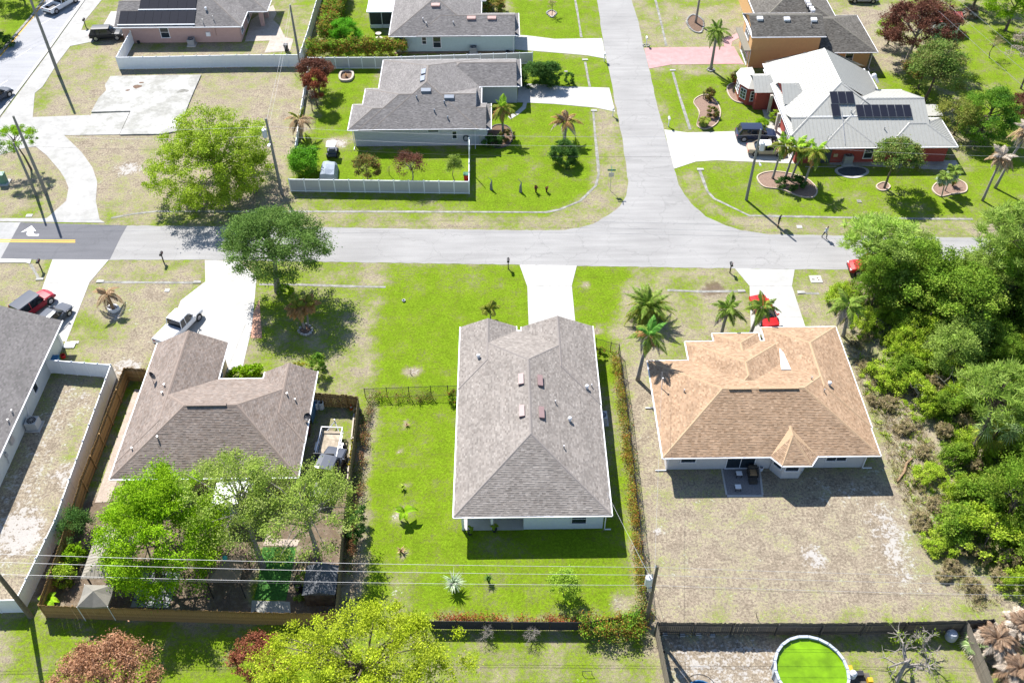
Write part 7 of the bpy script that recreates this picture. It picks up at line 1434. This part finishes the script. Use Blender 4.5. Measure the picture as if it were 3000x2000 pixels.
p = G(2520, 1995); t = thing('pallet_boards', 'grey boards on the ground beside the pool pump', 'boards', p)
for k in range(4): MB().box(p.x - .6 + k * .4, p.y, .06, .36, 1.2, .05).build('board', WOODG, t)
p = G(2545, 1998); tag(MB().box(p.x, p.y, .25, .35, .35, .5).build('yellow_box', MATS['yellow_plastic']), 'small yellow container right of the grey boards', 'container')
p = G(2782, 1870); t = thing('propane_tank', 'white tank standing in the corner of the pool yard fence', 'tank', p); MB().lathe([(.01, .1), (.38, .1), (.42, .2), (.42, .7), (.3, .9), (.01, .95)], p.x, p.y, 16).build('tank', mat('tank_white', (.36, .38, .42), .5, .06, 3), t)
# trampoline or dog ring at the bottom edge
p = G(2050, 2040); t = thing('pond_ring', 'black rimmed blue tub cut by the bottom edge', 'tub', p); MB().lathe([(1.0, 0), (1.05, .5), (.98, .5), (.9, .2), (.01, .2)], p.x, p.y, 20).build('tub', BLUE, t); 
MB().path([(p.x + 1.15 * math.cos(a), p.y + 1.15 * math.sin(a) + .2, .75) for a in np.linspace(0, 6.283, 21)], .03, 5).build('hoop', BLACKM, t)
for i, (px, py) in enumerate([(1948, 1860), (1999, 1863), (2046, 1860), (2087, 1864)]):
    p = G(px, py - 2); b = MB().box(p.x, p.y, .19, .4, .2, .02).bx(p.x - .2, p.x + .2, p.y - .1, p.y - .07, 0, .2).bx(p.x - .2, p.x + .2, p.y + .07, p.y + .1, 0, .2); 
    for sx in (-.185, 0, .185): b.bx(p.x + sx - .015, p.x + sx + .015, p.y - .07, p.y + .07, 0, .2)
    tag(b.build('cinder_block', mat('cinder', (.42, .42, .42), .9, .1, 5)), ['first', 'second', 'third', 'fourth'][i] + ' cinder block from the left in the shade of the grey fence', 'cinder block', 'cinder blocks along the grey fence')
def yard_frame(label, px, py, w_=.7, h=.45): p = G(px, py); tag(MB().path([(p.x - w_ / 2, p.y, 0), (p.x - w_ / 2, p.y + .05, h), (p.x + w_ / 2, p.y + .05, h), (p.x + w_ / 2, p.y, 0)], .025, 5).build('metal_hoop', BLACKM), label, 'hoop')
yard_frame('small black metal hoop on the bottom lawn left of the grey fence', 1720, 1975); yard_frame('dark metal hoop on the bottom left lawn', 180, 1975, .5, .5)
# ------------------------------------------------------------------ back yard of the brown roofed house
MR = mat('taupe_metal_roof', (.27, .24, .19), .6, .06, 2)
a, b, c_, d_ = G(236, 1695, 2.3), G(370, 1696, 2.3), G(395, 1560, 2.3), G(283, 1540, 2.3); ctr = (a + b + c_ + d_) / 4; t = thing('metal_gazebo', 'taupe metal hip roof gazebo under the bright green tree', 'gazebo', (ctr.x, ctr.y, 0))
x0, x1, y0, y1 = a.x, b.x, a.y, d_.y; W = wing(x0, x1, y0, y1, 2.3, .45, 'y', 'h', 'h'); dk, ss = MB(), MB()
for q in W['planes']: dk.poly(q); seams_on(ss, q, .3)
o = dk.build('roof', MR, t); ss.build('standing_seam', MR, o, kind='stuff')
for x in (x0 + .3, x1 - .3):
    for y in (y0 + .3, y1 - .3): MB().box(x, y, 1.15, .1, .1, 2.3).build('post', BLACKM, t)
tc = G(282, 1745, 2.0); t = thing('canopy_tent', 'grey pop up canopy tent in the corner of the wooden fence', 'canopy tent', (tc.x, tc.y, 0)); cn = MB(); ap = Vector((tc.x, tc.y, 2.75)); cs = [Vector((tc.x + sx * 1.15, tc.y + sy * .95, 2.1)) for sx, sy in ((-1, -1), (1, -1), (1, 1), (-1, 1))]
for i in range(4):
    p_, q_ = cs[i], cs[(i + 1) % 4]; m_ = (p_ + q_) / 2 - Vector((0, 0, .12)); cn.poly([p_, m_, ap]); cn.poly([m_, q_, ap]); cn.poly([p_ - Vector((0, 0, .25)), m_ - Vector((0, 0, .2)), m_, p_]); cn.poly([m_ - Vector((0, 0, .2)), q_ - Vector((0, 0, .25)), q_, m_])
cn.build('canopy', mat('grey_canvas', (.22, .205, .175), .9, .1, 3, .3), t)
for q in cs: MB().tube((q.x, q.y, 0), q, .03, n=6).build('leg', WTRIM, t)
pc = G(663, 1665, 2.3); t = thing('patio_canopy', 'brown peaked canopy with dark posts under the trees', 'canopy', (pc.x, pc.y, 0)); cn = MB(); ap = Vector((pc.x, pc.y + .4, 3.1)); cs = [Vector((pc.x + sx * 1.25, pc.y + sy * 1.2, 2.3)) for sx, sy in ((-1, -1), (1, -1), (1, 1), (-1, 1))]
for i in range(4): cn.poly([cs[i], cs[(i + 1) % 4], ap])
cn.build('canopy', mat('brown_canvas', (.20, .15, .105), .9, .12, 3, .3), t)
for q in cs: MB().tube((q.x, q.y, 0), q, .04, n=6).build('leg', BLACKM, t)
MB().sphere((pc.x, pc.y + .4, 3.2), .22, 8, 5).build('finial', mat('teal_finial', (.05, .3, .3), .5, .1, 3), t)
# stepping slab patio
t = thing('slab_patio', 'patio of square concrete slabs in rows beside the canopy tent', 'patio', G(450, 1740)); SLABM = [mat('slab_%s' % n_, col_, .9, .12, 2, .1, stain=.2, scale2=.8) for n_, col_ in (('grey', (.34, .35, .36)), ('pale', (.40, .40, .39)), ('dim', (.28, .29, .31)))]
q0, q1, q2 = G(380, 1780), G(495, 1783), G(420, 1672)
for i in range(5):
    for j in range(5):
        u0, v0 = i / 5, j / 5; p_ = q0 + (q1 - q0) * (u0 + .1) + (q2 - q0) * (v0 + .1); sx, sy = (q1 - q0).length / 5 - .09, abs(q2.y - q0.y) / 5 - .09
        MB().box(p_.x, p_.y, .04, sx, sy, .08, random.uniform(-.02, .02)).build('slab', SLABM[(i * 3 + j * 2) % 3], t)
# small storage shed with dark membrane roof in the lower right of the yard
s0, s1, s2 = G(893, 1790), G(985, 1795), G(905, 1672); t = thing('garden_shed', 'dark membrane roofed low shed behind the bottom wooden fence', 'shed', (s0.x, s0.y, 0)); x0, x1, y0, y1 = s0.x, s1.x + .1, s0.y + .35, s2.y - .6
MB().bx(x0 + .1, x1 - .1, y0 + .1, y1 - .1, 0, 1.75).build('wall', WOODG, t); MB().add([(x0, y0, 1.78), (x1, y0, 1.78), (x1, y1, 1.78), (x0, y1, 1.78), ((x0 + x1) / 2, y0, 2.15), ((x0 + x1) / 2, y1, 2.15)], [(0, 4, 5, 3), (4, 1, 2, 5), (0, 1, 4), (3, 5, 2)]).build('roof', mat('membrane_roof', (.085, .09, .10), .85, .25, 2, .2), t)
TURF = mat('artificial_turf', (.05, .16, .025), .95, .45, 5, .5, stain=.3, scale2=1.5); sheet('artificial_turf', [(770, 1602), (868, 1602), (850, 1700), (838, 1758), (745, 1755), (758, 1690)], -.02, .02, TURF)
sheet('paver_path', [(776, 1555), (788, 1553), (795, 1578), (880, 1580), (870, 1600), (772, 1598)], -.02, .03, PAVER); sheet('patio', [(610, 1400), (745, 1395), (762, 1480), (740, 1520), (640, 1520)], -.02, .028, mat('white_patio', (.55, .55, .55), .9, .1, 2, .1, stain=.15))
sheet('patio', [(738, 1758), (850, 1762), (852, 1800), (735, 1795)], -.02, .028, CONC_OLD)
for k, (px, py, rz_) in enumerate([(868, 1655, 1.2), (882, 1665, 1.45), (893, 1668, 1.5), (862, 1690, 1.35)]):
    p = G(px, py); tag(MB().box(p.x, p.y, .06 + .01 * k, 1.4, .12, .07, rz_).build('loose_board', WOODL), ['leftmost', 'second', 'rightmost', 'lowest'][k] + ' loose board on the ground above the dark shed', 'board', 'loose boards above the dark shed')
q0, q1 = G(620, 1478, 2.4), G(752, 1398, 2.4); t = thing('white_awning', 'white flat patio awning half hidden under the olive trees', 'awning', (q0.x, q0.y, 0)); MB().bx(q0.x, q1.x, q0.y, q1.y, 2.4, 2.5).build('awning_roof', WHITE, t)
for x in (q0.x + .1, q1.x - .1): MB().box(x, q0.y + .1, 1.2, .1, .1, 2.4).build('post', WTRIM, t)
# timber edging, tyre, cone, bag in the trailer yard
for i, (a, b) in enumerate([((1038, 1215), (1030, 1290)), ((1027, 1308), (1018, 1410)), ((1030, 1285), (1046, 1287))]):
    p, q = G(*a), G(*b); d = q - p; tag(MB().box((p.x + q.x) / 2, (p.y + q.y) / 2, .12, d.length, .12, .22, math.atan2(d.y, d.x)).build('timber_edging', mat('bleached_timber', (.45, .40, .34), .9, .15, 4)), ['upper long', 'lower long', 'short cross'][i] + ' timber edging the narrow bed along the trailer yard fence', 'timber')
p = G(1048, 1212); tag(MB().path([(p.x + .33 * math.cos(a), p.y + .05, .38 + .33 * math.sin(a)) for a in np.linspace(0, 6.283, 17)], .11, 7).build('car_tyre', mat('tan_tyre', (.25, .21, .15), .9, .15, 4)), 'tan spare tyre leaning in the corner of the trailer yard', 'tyre')
p = G(1030, 1198); t = thing('traffic_cone', 'orange traffic cone beside the wooden double gate', 'traffic cone', p); MB().box(p.x, p.y, .02, .36, .36, .04).lathe([(.15, .04), (.03, .7), (.01, .71)], p.x, p.y, 12).build('cone', mat('cone_orange', (.6, .12, .02), .5, .1, 3), t); MB().lathe([(.115, .3), (.085, .45)], p.x, p.y, 12).build('band', WTRIM, t)
p = G(1003, 1315); tag(MB().sphere((p.x, p.y, .28), .45, 12, 8, .32).build('rubbish_bag', mat('black_bag', (.015, .015, .018), .35, .3, 5, .8)), 'black rubbish bag on the straw beside the trailer', 'bag')
shrub('pot_flowers', 'orange and yellow flowers in the narrow bed along the trailer yard fence', *V2(1033, 1350), (.25, 2.8, .45), LM('bed_flowers', [(.35, .12, .02), (.1, .2, .02), (.4, .25, .02), (.08, .15, .02)]), 34, 30, .13, 611)
p = G(925, 1225, .0); tag(MB().box(p.x - .3, p.y - 1.6, 1.0, .08, 1.2, 1.9, .1).build('leaning_panel', mat('red_panel', (.14, .03, .035), .6, .2, 3)), 'dark red panel leaning on the brown roofed house wall', 'panel'); tag(MB().box(p.x - .15, p.y - .1, .9, .08, 1.1, 1.7, -.1).build('leaning_panel', mat('blue_panel', (.08, .16, .22), .6, .2, 3)), 'pale blue panel leaning on the brown roofed house wall', 'panel')
# patio furniture behind the tan roofed house
for i, (px, py) in enumerate([(2163, 1395), (2160, 1434)]):
    p = G(px, py); t = thing('patio_table', ['upper', 'lower'][i] + ' small white topped side table on the shaded paver patio', 'table', p); MB().box(p.x, p.y, .46, .5, .45, .04).build('table_top', WTRIM, t)
    for sx in (-.2, .2):
        for sy in (-.18, .18): MB().box(p.x + sx, p.y + sy, .22, .05, .05, .44).build('leg', DARK, t)
p = G(2203, 1392); t = thing('patio_chair', 'tan cushioned wicker chair on the shaded paver patio', 'chair', p); MB().box(p.x, p.y, .22, .75, .75, .4).box(p.x - .38, p.y, .45, .12, .75, .5).box(p.x + .38, p.y, .45, .12, .75, .5).build('frame', mat('wicker', (.05, .045, .04), .8, .3, 8), t); MB().box(p.x, p.y + .36, .6, .75, .14, .7).build('backrest', MATS['wicker'], t); MB().box(p.x, p.y - .02, .46, .62, .62, .12).build('seat_cushion', mat('tan_cushion', (.36, .23, .12), .9, .1, 4), t)
p = G(2205, 1412); tag(MB().box(p.x, p.y, .2, .7, .5, .36).build('ottoman', MATS['wicker']), 'dark ottoman in front of the wicker chair', 'ottoman')
# plants on the porch of the centre house
for i, (x, y) in enumerate([(-3.1, 44.35), (-1.05, 44.6)]):
    t = thing('potted_plant', ['left', 'right'][i] + ' potted plant at the rear porch of the centre house', 'potted plant', (x, y, 0)); MB().lathe([(.01, 0), (.16, 0), (.22, .35), (.01, .34)], x, y, 12).build('pot', DARK, t); rng = np.random.default_rng(700 + i); cc, P_, U_ = crown_points(rng, (.3, .3, .35), .6, 8, 30); link('foliage', quads_mesh('foliage', leaf_quads(P_, .16, rng), U_), t, L_WLD)
# playhouse with red roof
p = G(2772, 100); t = thing('playhouse', 'small white playhouse with a red tiled roof, top right', 'playhouse', p); x0, x1, y0, y1 = p.x - 2.0, p.x + 1.6, p.y, p.y + 2.6
MB().bx(x0, x1, y0, y1, 0, 2.0).build('wall', mat('playhouse_white', (.5, .52, .5), .8, .1, 3), t); W = wing(x0 - .25, x1 + .25, y0 - .3, y1 + .3, 2.0, .5, 'x', 'g', 'g'); dk = MB()
for q in W['planes']: dk.poly(q)
o = dk.build('roof', mat('playhouse_red', (.46, .10, .08), .6, .1, 3), t); sh = MB(); REDT = cellmat('red_tiles', [(.42, .085, .07), (.5, .12, .10), (.45, .10, .08)], .7, 0, .3, .2)
for q in W['planes']: shingles_on(sh, q, expo=.3, tab=.4)
sh.build('tile_courses', REDT, o, uv=True, kind='stuff'); window(t, 'S', x0 + 1.0, y0, .9, .6, 1.4, 0, 'door'); window(t, 'S', x1 - .55, y0, 1.1, .5, .6, 1, trim=MATS['playhouse_red'])
for g in W['gables']: MB().add(g, [(0, 1, 2)]).build('gable_wall', MATS['playhouse_white'], t)
# timber rails with dead palm in the side yard; log by the thicket
for i, (a, b) in enumerate([((2660, 1350), (2640, 1385)), ((2640, 1385), (2625, 1410))]): pass
pts = [G(2672, 1345) + Vector((0, 0, .15)), G(2655, 1360) + Vector((0, 0, .15)), G(2648, 1385) + Vector((0, 0, .12)), G(2628, 1412) + Vector((0, 0, .1))]
tag(MB().path(pts, [.10, .11, .12, .09], 7).build('fallen_branch', MATS['dead_trunk']), 'fallen bent branch on the dry grass beside the thicket', 'branch')
def stake(label, px, py, h=1.2): p = G(px, py); tag(MB().path([(p.x, p.y, 0), (p.x + .1, p.y, h)], .04, 5).build('garden_stake', POLE), label, 'stake')
stake('thin leaning stake on the lawn behind the front white fence', 1140, 512); stake('short stake beside the side yard timber', 865, 220)
# ------------------------------------------------------------------ people
def person(label, px, py, face, shirt, pants, skin, hair, walk, sleeve, bag=None):
    p = G(px, py); t = thing('person', label, 'person', p, None, face); sw = walk
    J = {'pel': (0, 0, .92), 'bel': (.02, 0, 1.1), 'che': (.05, 0, 1.32), 'nek': (.08, 0, 1.5), 'hed': (.14, 0, 1.60), 'top': (.15, 0, 1.72)}
    for s, n in ((1, 'l'), (-1, 'r')):
        k = sw * s; J.update({n + 'hip': (0, .1 * s, .88), n + 'kne': (.18 * k + .05, .11 * s, .48), n + 'ank': (.26 * k - .04, .11 * s, .08), n + 'toe': (.26 * k + .13, .12 * s, .04), n + 'sho': (.05, .19 * s, 1.42), n + 'elb': (-.16 * k + .03, .25 * s, 1.14), n + 'wri': (-.16 * k + .2, .2 * s, .98), n + 'hnd': (-.16 * k + .28, .18 * s, .95)})
    Ed = [('pel', 'bel'), ('bel', 'che'), ('che', 'nek'), ('nek', 'hed'), ('hed', 'top')]
    for n in 'lr': Ed += [('pel', n + 'hip'), (n + 'hip', n + 'kne'), (n + 'kne', n + 'ank'), (n + 'ank', n + 'toe'), ('che', n + 'sho'), (n + 'sho', n + 'elb'), (n + 'elb', n + 'wri'), (n + 'wri', n + 'hnd')]
    rad = dict(pel=.15, bel=.14, che=.16, nek=.06, hed=.095, top=.07, hip=.095, kne=.065, ank=.045, toe=.04, sho=.075, elb=.048, wri=.035, hnd=.04); ks = list(J); me = bpy.data.meshes.new('body'); me.from_pydata([J[k] for k in ks], [(ks.index(a), ks.index(b)) for a, b in Ed], []); o = link('body', me, t)
    md = o.modifiers.new('Skin', 'SKIN'); sv = me.skin_vertices[0].data if me.skin_vertices else None
    if sv is None:
        bm_ = __import__('bmesh').new(); bm_.from_mesh(me); bm_.verts.layers.skin.verify(); bm_.to_mesh(me); bm_.free(); sv = me.skin_vertices[0].data
    for i, k in enumerate(ks):
        r_ = rad[k] if k in rad else rad[k[1:]]; sv[i].radius = (r_, r_)
    sv[0].use_root = True; o.modifiers.new('Sub', 'SUBSURF').levels = 1; dg = bpy.context.evaluated_depsgraph_get(); m2 = bpy.data.meshes.new_from_object(o.evaluated_get(dg)); o.modifiers.clear(); o.data = m2; m2.materials.clear()
    for m in (skin, shirt, pants, DARK, hair): m2.materials.append(m)
    for f in m2.polygons:
        c = f.center; arm = abs(c.y) > .19 and c.z < 1.42; f.use_smooth = True
        f.material_index = 4 if c.z > 1.64 else 0 if c.z > 1.5 else (1 if (not arm or c.z > sleeve) else 0) if c.z > .93 else (0 if arm else 2) if c.z > (.45 if pants is SHORTS else .1) else 3 if c.z < .1 else 0
    if bag: MB().sphere((-.16, 0, 1.25), .17, 9, 6, .24).build('backpack', bag, t)
    return t
SKIN = mat('skin', (.36, .20, .13), .6, .05, 4); SHORTS = mat('dark_shorts', (.02, .022, .03), .8, .1, 4); HAIR = mat('dark_hair', (.02, .015, .012), .7, .2, 6)
ORG_SAVE = None
person('person in a dark t-shirt and dark shorts standing on the verge looking down', 2278, 664, math.radians(-20), mat('navy_shirt', (.02, .025, .05), .8, .1, 4), SHORTS, SKIN, HAIR, .15, 1.15)
person('person in a white shirt and dark trousers walking on the road edge with a bag', 2414, 697, math.radians(-60), mat('white_shirt', (.62, .64, .70), .8, .05, 4), mat('dark_trousers', (.03, .035, .06), .8, .1, 4), SKIN, HAIR, .9, .9, DARK)
for o in [o for o in bpy.data.objects if '_roof' in o.keys()]: del o['_roof']
